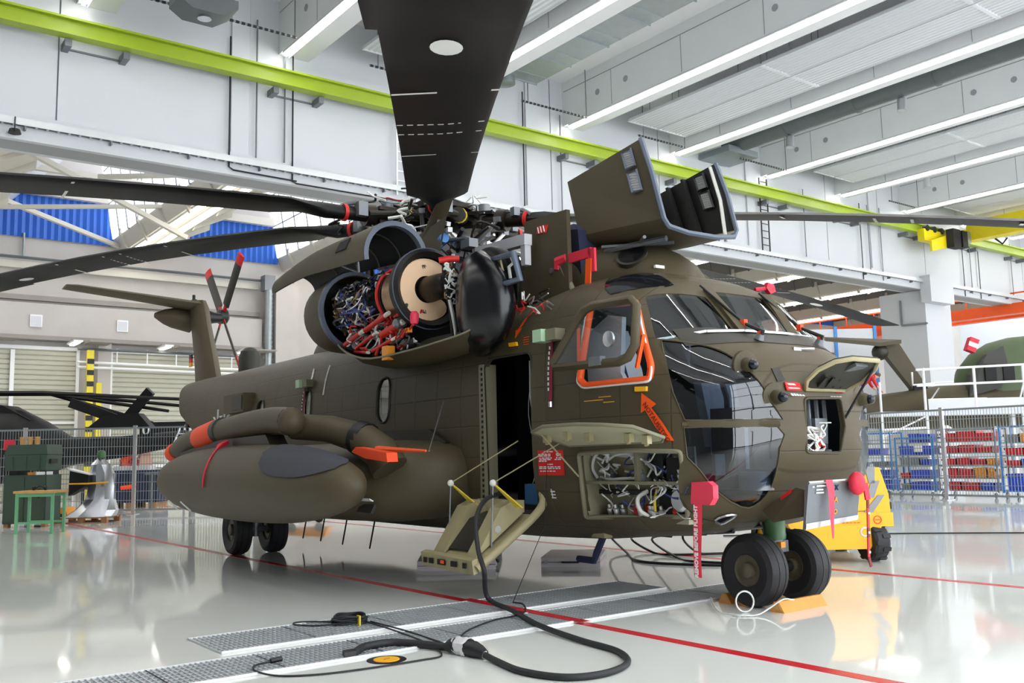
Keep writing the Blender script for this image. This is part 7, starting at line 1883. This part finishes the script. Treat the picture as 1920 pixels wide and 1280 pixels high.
for x in (3.35, 4.0):
    part(MB().span((x, -1.06, 3.65), (x + 0.4, -1.0, 4.25)), 'grille', M['interior_black'], 0, H2)
part(MB().span((5.2, -1.12, 3.9), (6.0, -1.0, 4.6)), 'open_bay', M['interior_black'], 0, H2)
part(MB().box((3.1, -0.7, 4.98), (0.32, 0.3, 0.5), M=Matrix.Rotation(0.4, 3, 'Y')), 'marker_bag', M['flag_red'], 20, H2)
part(MB().box((3.1, -0.86, 4.98), (0.34, 0.02, 0.16), M=Matrix.Rotation(0.4, 3, 'Y')), 'marker_band', M['white_mark'], 0, H2)
fr_ = [(1.75, 0, 3.3), (1.2, 0, 3.3), (0.1, 0, 4.85), (0.1, 0, 5.25), (0.7, 0, 5.15)]
part(MB().prism([(p[0], -0.18, p[2]) for p in fr_], (0, 0.36, 0)), 'tail_pylon', M['olive'], 0, H2)
part(MB().prism([(-2.05, -0.35, 5.28), (-1.85, 0.45, 5.4), (0.55, 0.4, 5.25), (0.65, -0.5, 5.12), (-0.15, -0.5, 5.03)], (0, 0, 0.14)), 'stabiliser', M['olive'], 0, H2)
part(MB().lathe([(0.30, 0), (0.28, 0.2), (0.15, 0.35), (0, 0.4)], (0.0, -0.1, 4.85), (-0.3, -1, 0), 14), 'gearbox', M['olive_dark'], 35, H2)
part(MB().span((1.1, -0.25, 3.1), (1.6, 0.25, 3.6)), 'fold_hinge', M['interior_black'], 0, H2)

# ---- partition panels with blue posts
PT = bg('partition_screen', 'tall light grey partition screen with blue posts behind the second helicopter', 'partition', (31.45, 22.94, 0))
for k, (x0, x1) in enumerate(((0.0, 1.72), (1.78, 3.3))):
    part(MB().span((x0, 0, 0.1), (x1, 0.05, 6.1)), 'panel', M['partition_grey'], 0, PT)
for x in (0.0, 1.75, 3.32):
    part(MB().span((x - 0.06, -0.05, 0), (x + 0.06, 0.07, 6.2)), 'post', M['rail_blue'], 0, PT)

# ---- orange bridge crane in the far hall
OC = thing('orange_crane', 'orange bridge crane across the far hall behind the pillar', 'crane', (55, 34, 0))
part(MB().span((-0.35, -11, 8.75), (0.35, 12, 9.35)), 'girder', M['crane_orange'], 0, OC)
part(MB().span((1.4, -11, 8.75), (2.0, 12, 9.35)), 'girder', M['crane_orange'], 0, OC)
part(MB().span((-0.9, -3.8, 8.35), (2.4, 0.2, 8.75)), 'trolley', M['crane_orange'], 0, OC)
for y in (-3.4, -1.7, -0.2):
    part(MB().lathe([(0.22, 0), (0.22, 0.15)], (-0.95, y, 8.6), (-1, 0, 0), 12), 'wheel', M['dark_metal'], 35, OC)
part(MB().tube([(-0.4, -11, 9.9), (-0.4, 12, 9.9)], 0.05, 6), 'hand_rail', M['crane_orange'], 40, OC)
for k in range(12):
    part(MB().tube([(-0.4, -10.5 + 2 * k, 9.35), (-0.4, -10.5 + 2 * k, 9.9)], 0.04, 5), 'rail_post', M['crane_orange'], 40, OC)
part(MB().span((-1.5, 4, 8.2), (3, 7, 8.75)).span((-1.2, 8, 7.6), (2.6, 9, 8.75)), 'end_carriage', M['crane_orange'], 0, OC)
part(MB().tube([(52.5 - 55, -5.5, 7.7), (52.5 - 55, -5.5, 8.9)], 0.05, 6), 'cable', M['crane_orange'], 40, OC)

# ---- mechanic in red bending over the tail boom
def person():
    P = bg('person', 'person in a red shirt bending over on the work platform', 'person', (29.35, 18.75, 2.6))
    V = [(0, 0, 0.92), (0.20, 0, 1.08), (0.42, 0, 1.20), (0.52, 0, 1.22), (0.62, -0.02, 1.24), (0.72, -0.03, 1.22),
         (0.40, -0.20, 1.18), (0.50, -0.24, 0.92), (0.66, -0.20, 0.72), (0.40, 0.20, 1.18), (0.50, 0.22, 0.92), (0.66, 0.16, 0.74),
         (-0.02, -0.11, 0.88), (0.05, -0.12, 0.48), (-0.02, -0.12, 0.06), (0.12, -0.13, 0.03),
         (-0.02, 0.11, 0.88), (0.05, 0.12, 0.48), (-0.02, 0.12, 0.06), (0.12, 0.13, 0.03)]
    R = [0.16, 0.165, 0.17, 0.075, 0.095, 0.085, 0.075, 0.055, 0.04, 0.075, 0.055, 0.04, 0.10, 0.075, 0.05, 0.045, 0.10, 0.075, 0.05, 0.045]
    Ed = [(0, 1), (1, 2), (2, 3), (3, 4), (4, 5), (2, 6), (6, 7), (7, 8), (2, 9), (9, 10), (10, 11), (0, 12), (12, 13), (13, 14), (14, 15), (0, 16), (16, 17), (17, 18), (18, 19)]
    me = bpy.data.meshes.new('body'); me.from_pydata(V, Ed, [])
    o = bpy.data.objects.new('body_tmp', me); COL.objects.link(o)
    md = o.modifiers.new('s', 'SKIN')
    for i, r in enumerate(R):
        me.skin_vertices[0].data[i].radius = (r, r)
    me.skin_vertices[0].data[0].use_root = True
    o.modifiers.new('d', 'SUBSURF').levels = 1
    dg = bpy.context.evaluated_depsgraph_get()
    m2 = bpy.data.meshes.new_from_object(o.evaluated_get(dg))
    bpy.data.objects.remove(o)
    for m_ in ('shirt_red', 'trouser_blue', 'skin', 'black'):
        m2.materials.append(M[m_])
    for p in m2.polygons:
        c = p.center
        p.material_index = 2 if (c.x > 0.55 and c.z > 1.1) or (c.x > 0.54 and c.z < 0.86) else (0 if c.z > 0.93 or (c.x > 0.3) else (3 if c.z < 0.1 else 1))
        p.use_smooth = True
    b = bpy.data.objects.new('body', m2); COL.objects.link(b); b.parent = P
    part(MB().sphere((0.66, -0.02, 1.27), 0.112, 12, sc=(1.05, 0.9, 0.8)), 'hair', M['hair'], 60, P)
    for y in (-0.20, 0.16):
        for k in range(4):
            part(MB().tube([(0.66, y - 0.03 + 0.02 * k, 0.72), (0.72, y - 0.03 + 0.02 * k, 0.68 - 0.005 * k), (0.73, y - 0.03 + 0.02 * k, 0.63)], 0.009, 5), 'finger', M['skin'], 60, P)
        part(MB().tube([(0.65, y + 0.045, 0.74), (0.70, y + 0.06, 0.70)], 0.010, 5), 'thumb', M['skin'], 60, P)
person()

# =================================================================== BACKGROUND, LEFT SIDE
fence('silver mesh fence at the left with an orange marker on its post', (0.15, 32.2), (0.797, -0.604), 4, 3.0, 2.36, 2)
o = MB().lathe([(0.0, -0.01), (0.05, 0.0), (0.065, 0.3), (0.075, 0.38), (0.0, 0.40)], (0, 0, 0), (0.98, -0.1, 0.08), 14).build('orange_marker', M['cover_orange'], None, 35, (7.0, 26.85, 0.72))
tag(o, 'orange cone marker stuck on the fence post at the left', 'marker')
def lb(name, label, cat, loc, group=None):
    return thing(name, label, cat, loc, math.radians(-37.2), group)
# stacked green cabinets
c1 = lb('green_cabinet', 'large dark green metal cabinet standing behind the work bench', 'cabinet', (4.32, 23.9, 0))
part(MB().span((-0.48, -0.35, 0.08), (0.48, 0.35, 1.16)), 'body', M['cabinet_green'], 20, c1)
part(MB().span((-0.46, -0.37, 0.12), (-0.01, -0.35, 1.12)).span((0.01, -0.37, 0.12), (0.46, -0.35, 1.12)), 'doors', M['cabinet_green'], 20, c1)
for sx in (-0.42, 0.42):
    part(MB().box((sx, -0.25, 0.04), (0.1, 0.14, 0.08)), 'foot', M['pallet_wood'], 0, c1)
part(MB().box((0.34, -0.39, 0.75), (0.03, 0.03, 0.2)), 'handle', M['dark_metal'], 0, c1)
part(MB().span((-0.40, -0.30, 1.16), (-0.22, 0.3, 1.26)).span((0.30, -0.30, 1.16), (0.44, 0.3, 1.26)), 'spacer', M['dark_metal'], 0, c1)
c2 = lb('green_chest', 'dark green transport chest with ribs resting on the green cabinet', 'chest', (4.32, 23.9, 1.26))
part(MB().prism([(-0.46, -0.36, 0.0), (0.46, -0.36, 0.0), (0.48, -0.36, 0.35), (-0.48, -0.36, 0.35)], (0, 0.72, 0)), 'body', M['cabinet_green'], 20, c2)
part(MB().prism([(-0.49, -0.37, 0.36), (0.49, -0.37, 0.36), (0.46, -0.37, 0.58), (-0.40, -0.37, 0.58)], (0, 0.74, 0)), 'lid', M['cabinet_green'], 20, c2)
for sx in (-0.3, 0.0, 0.3):
    part(MB().box((sx, -0.375, 0.17), (0.05, 0.02, 0.3)), 'rib', M['cabinet_green'], 0, c2)
part(MB().box((-0.5, -0.1, 0.42), (0.10, 0.4, 0.1)).box((0.49, -0.1, 0.2), (0.06, 0.3, 0.1)), 'grip', M['dark_metal'], 0, c2)
for i, sx in enumerate((-0.28, -0.1, 0.06)):
    o = lb('paper_cup', 'pale brown paper cylinder on the green chest, %s from the left' % ORD[i], 'cup', tuple(Vector((4.32, 23.9, 1.84)) + RD * sx), 'paper cylinders on the green chest')
    part(MB().lathe([(0.05, 0), (0.06, 0.18), (0.0, 0.18)], (0, 0, 0), (0, 0, 1), 12), 'body', M['wood'], 35, o)
    part(MB().lathe([(0.062, 0.17), (0.062, 0.185), (0, 0.186)], (0, 0, 0), (0, 0, 1), 12), 'lid', M['skin'], 35, o)
o = tag(MB().box((0, 0, 0.11), (0.22, 0.1, 0.22)).box((0, 0, 0.235), (0.18, 0.08, 0.03)).build('red_box', M['flag_red'], None, 20, (3.86, 24.25, 1.72)), 'small red box at the left end of the green chest', 'box')
o = tag(MB().box((0, 0, 0.03), (0.16, 0.14, 0.06)).box((0.05, 0, 0.075), (0.05, 0.1, 0.03)).build('yellow_block', M['crate_orange'], None, 20, tuple(Vector((4.32, 23.62, 1.16)) + RD * -0.1)), 'yellow block between the green cabinet and chest', 'block')
o = tag(MB().box((0, 0, 0.035), (0.34, 0.2, 0.07)).box((0.0, -0.1, 0.035), (0.3, 0.01, 0.05)).build('pale_box', M['bag_white'], None, 20, tuple(Vector((4.32, 23.62, 1.16)) + RD * 0.18)), 'pale flat box between the green cabinet and chest', 'box')
# work bench
wb_ = lb('work_bench', 'small work bench with wooden top and pale green steel legs', 'bench', (4.02, 21.35, 0))
part(MB().span((-0.42, -0.3, 0.81), (0.42, 0.3, 0.86)), 'top', M['wood'], 20, wb_)
for sx in (-0.36, 0.36):
    for sy in (-0.25, 0.25):
        part(MB().span((sx - 0.025, sy - 0.025, 0), (sx + 0.025, sy + 0.025, 0.81)), 'leg', M['bench_green'], 0, wb_)
part(MB().span((-0.36, -0.27, 0.74), (0.36, -0.23, 0.81)).span((-0.36, 0.23, 0.74), (0.36, 0.27, 0.81)), 'apron', M['bench_green'], 0, wb_)
part(MB().span((-0.36, -0.27, 0.20), (0.36, -0.23, 0.24)), 'stretcher', M['bench_green'], 0, wb_)
part(MB().span((-0.36, 0.23, 0.20), (0.36, 0.27, 0.24)), 'stretcher', M['bench_green'], 0, wb_)
o = lb('head_set', 'black headset lying on the wooden bench top', 'headset', (4.0, 21.4, 0.86))
part(MB().tube([(-0.10 + 0.2 * k / 10, 0.02, 0.03 + 0.06 * math.sin(PI * k / 10)) for k in range(11)], 0.012, 6), 'headband', M['dark_metal'], 50, o)
for sx in (-0.1, 0.1):
    part(MB().lathe([(0.0, 0), (0.045, 0.0), (0.045, 0.04), (0, 0.05)], (sx, 0.0, 0.045), (1 if sx > 0 else -1, 0, 0), 12), 'ear_cup', M['black'], 40, o)
# pallet with foil wrapped load
pl2 = lb('wooden_pallet', 'wooden pallet under the silver wrapped load', 'pallet', (5.62, 24.3, 0))
for k in range(5):
    part(MB().span((-0.62, -0.42 + 0.19 * k, 0.11), (0.62, -0.30 + 0.19 * k, 0.14)), 'board', M['pallet_wood'], 0, pl2)
for sx in (-0.55, 0.0, 0.55):
    for sy in (-0.36, 0.36):
        part(MB().box((sx, sy, 0.065), (0.14, 0.1, 0.09)), 'block', M['pallet_wood'], 0, pl2)
for sy in (-0.36, 0.36):
    part(MB().span((-0.62, sy - 0.05, 0.0), (0.62, sy + 0.05, 0.022)), 'board', M['pallet_wood'], 0, pl2)
fo = lb('wrapped_load', 'load under crumpled silver foil with a yellow strap on the pallet', 'wrapped load', (5.75, 24.2, 0.14))
rn = random.Random(9)
rows = []
for i, (z, w_, x0) in enumerate(((0, 0.62, -0.1), (0.15, 0.50, 0.02), (0.4, 0.34, 0.12), (0.7, 0.30, 0.14), (1.0, 0.28, 0.13), (1.22, 0.22, 0.10), (1.34, 0.10, 0.08), (1.42, 0.06, 0.06))):
    rows.append([(x0 + (w_ + rn.uniform(-0.05, 0.05)) * math.cos(2 * PI * k / 18), 0.75 * (w_ + rn.uniform(-0.05, 0.05)) * math.sin(2 * PI * k / 18), z) for k in range(18)])
b = MB().grid(rows, closed=True); b.add(rows[-1], [tuple(range(18))])
part(b, 'foil', M['foil'], 15, fo)
part(MB().prism([(-0.52, -0.3, 0.5), (-0.05, -0.36, 0.75), (-0.02, -0.38, 1.0), (-0.5, -0.3, 1.12)], (0, 0.3, 0)), 'black_box', M['interior_black'], 0, fo)
part(MB().prism([(-0.55, -0.32, 1.10), (0.0, -0.4, 0.98), (0.0, -0.4, 1.0), (-0.55, -0.32, 1.14)], (0, 0.3, 0)), 'box_lid', M['bag_white'], 0, fo)
part(MB().tube([(-0.5, -0.34, 0.78), (0.0, -0.42, 0.78), (0.42, -0.3, 0.8)], 0.02, 5), 'strap', M['yellow_mark'], 40, fo)
part(MB().lathe([(0.10, 0), (0.10, 0.12), (0.07, 0.17), (0.0, 0.18)], (0.1, 0, 1.38), (0, 0, 1), 12), 'green_cap', M['strut_green'], 40, fo)
# bright clutter beside the cabinet
for (nm, lab, cat, loc, dims, m_) in (('yellow_tug', 'yellow machine frame at the far left behind the bench', 'machine', (2.95, 23.0, 0), (0.5, 0.5, 0.75), 'crate_orange'), ('yellow_lifter', 'low yellow pallet truck behind the silver load', 'pallet truck', (5.1, 25.4, 0), (0.9, 0.5, 0.35), 'crate_orange'), ('yellow_trolley', 'yellow ground trolley far away under the belly', 'trolley', (9.1, 19.6, 0), (1.0, 0.6, 0.32), 'crate_orange')):
    o = lb(nm, lab, cat, loc)
    part(MB().prism([(-dims[0] / 2, -dims[1] / 2, 0.12), (dims[0] / 2, -dims[1] / 2, 0.12), (dims[0] / 2 - 0.1, -dims[1] / 2, dims[2]), (-dims[0] / 2, -dims[1] / 2, dims[2] * 0.8)], (0, dims[1], 0)), 'body', M[m_], 20, o)
    part(MB().tube([(-dims[0] / 2, 0, dims[2] * 0.8), (-dims[0] / 2 - 0.15, 0, dims[2] + 0.35)], 0.03, 6), 'handle', M['dark_metal'], 40, o)
    for sx in (-0.3, 0.3):
        part(MB().lathe([(0.0, -0.03), (0.09, -0.03), (0.1, 0), (0.09, 0.03), (0, 0.03)], (sx * dims[0], -dims[1] / 2, 0.1), (0, 1, 0), 14), 'wheel', M['rubber'], 35, o)
o = lb('equipment_crate', 'big dark ribbed plastic crate behind the fence post', 'crate', (8.65, 31.35, 0))
part(MB().span((-0.85, -0.5, 0.16), (0.85, 0.5, 1.12)), 'body', M['navy'], 20, o)
for k in range(9):
    part(MB().span((-0.82 + 0.2 * k, -0.53, 0.2), (-0.72 + 0.2 * k, -0.5, 1.06)), 'rib', M['navy'], 0, o)
part(MB().span((-0.88, -0.54, 1.06), (0.88, 0.54, 1.16)), 'rim', M['navy'], 0, o)
for sx in (-0.7, 0, 0.7):
    part(MB().span((sx - 0.12, -0.5, 0), (sx + 0.12, 0.5, 0.16)), 'foot', M['pallet_wood'], 0, o)
part(MB().span((-0.6, -0.3, 1.16), (0.5, 0.3, 1.30)), 'papers', M['bag_white'], 0, o)
for i, (dx, cl, hh) in enumerate(((-0.3, 'cover_orange', 0.34), (0.0, 'flag_red', 0.28), (0.25, 'skin', 0.42))):
    q = tuple(Vector((8.65, 31.35, 1.30)) + RD * dx)
    o = MB().prism([(-0.2, -0.15, 0), (0.2, -0.15, 0), (0.14, -0.12, hh), (-0.16, -0.12, hh * 0.8)], (0, 0.3, 0)).box((0, 0, hh * 0.5), (0.46, 0.2, 0.05)).build('loose_part', M[cl], None, 20, q)
    tag(o, ('bright orange', 'dark red', 'pale brown')[i] + ' loose part lying on the dark ribbed crate', 'part')
# leaning ladders
ld = lb('aluminium_ladder', 'aluminium ladder leaning behind the sponson at the left', 'ladder', (8.8, 29.2, 1.1))
for sx in (-0.0, 0.35):
    part(MB().bar((sx, 0, 0), (sx + 0.35, 0.5, 1.35), 0.05, 0.03), 'stile', M['white_paint'], 0, ld)
for k in range(6):
    part(MB().bar((0.03 + 0.06 * k, 0.08 * k, 0.15 + 0.2 * k), (0.38 + 0.06 * k, 0.08 * k, 0.15 + 0.2 * k), 0.03), 'rung', M['white_paint'], 0, ld)
o = lb('ladder_stand', 'grey trestle table carrying the aluminium ladder', 'table', (8.95, 29.4, 0))
part(MB().span((-0.5, -0.3, 1.02), (0.6, 0.6, 1.1)), 'top', M['grey_metal'], 0, o)
for sx in (-0.45, 0.55):
    part(MB().span((sx - 0.03, 0.1, 0), (sx + 0.03, 0.16, 1.02)), 'leg', M['grey_metal'], 0, o)
# dark rack with two white hoops
rk = lb('dark_rack', 'dark equipment rack with two white hoops behind the tail', 'rack', (9.9, 32.5, 0))
part(MB().span((-0.9, 0, 1.95), (0.9, 0.4, 2.75)), 'shelf_box', M['interior_black'], 0, rk)
for sx in (-0.85, 0.85):
    part(MB().span((sx - 0.04, 0, 0), (sx + 0.04, 0.4, 1.95)), 'upright', M['dark_metal'], 0, rk)
for sx in (-0.68, 0.72):
    part(MB().tube([(sx + 0.09 * math.cos(2 * PI * k / 18), -0.03, 2.5 + 0.16 * math.sin(2 * PI * k / 18)) for k in range(18)], 0.03, 6, closed=True), 'hoop', M['white_paint'], 60, rk)
# third helicopter far left
H3 = lb('third_helicopter', 'dark helicopter in the rear hall behind the left fence, blades drooping', 'helicopter', (5.0, 33.8, 0))
rows = []
for (x, zc, hz, hy) in ((-4.0, 1.9, 0.9, 0.9), (-2.5, 2.0, 1.15, 1.1), (-0.5, 2.0, 1.25, 1.2), (0.8, 2.0, 1.15, 1.1), (1.6, 1.9, 0.85, 0.9), (2.4, 1.8, 0.45, 0.5), (4.0, 1.9, 0.34, 0.34), (6.0, 2.15, 0.24, 0.24), (6.4, 2.2, 0.1, 0.1)):
    rows.append([(x, hy * math.cos(2 * PI * k / 18), zc + hz * math.sin(2 * PI * k / 18)) for k in range(18)])
b = MB().grid(rows, closed=True); b.add(rows[0], [tuple(range(18))]); b.add(rows[-1], [tuple(range(18))])
part(b, 'fuselage', M['blade_black'], 50, H3)
part(MB().prism([(-2.2, -0.5, 3.0), (1.3, -0.5, 2.8), (0.4, -0.5, 3.28), (-1.2, -0.5, 3.38)], (0, 1.0, 0)), 'engine_deck', M['blade_black'], 40, H3)
for a, b_ in (((3.9, 0, 2.75), (2.5, -0.4, 3.32)), ((4.1, 0, 2.75), (4.95, -0.2, 3.65))):
    part(MB().bar(a, b_, 0.3, 0.14, (0, 1, 0)), 'tail_fin', M['blade_black'], 0, H3)
part(MB().prism([(3.0, -0.3, 2.5), (5.0, -0.3, 2.5), (4.6, -0.3, 2.95), (3.5, -0.3, 2.9)], (0, 0.5, 0)), 'tail_box', M['blade_black'], 0, H3)
for k, (dx, dz) in enumerate(((7.8, -0.40), (7.0, -0.72), (7.4, -0.55), (6.2, -1.05))):
    part(MB().tube([(-1.5, 0.1 * k, 3.72), (1.5, -0.2 + 0.2 * k, 3.66), (-1.5 + dx, -0.5 + 0.4 * k, 3.72 + dz)], [0.08, 0.07, 0.05], 5), 'rotor_blade', M['blade_black'], 40, H3)
part(MB().lathe([(0.2, 3.3), (0.2, 3.7), (0.3, 3.72), (0.0, 3.85)], (-1.5, 0, 0), (0, 0, 1), 14), 'rotor_mast', M['blade_black'], 35, H3)
for k in range(4):
    part(MB().tube([(-1.2 + 1.8 * k, 0.9, 0.0), (-1.2 + 1.8 * k, 0.9, 1.0)], 0.05, 6), 'leg', M['dark_metal'], 35, H3)
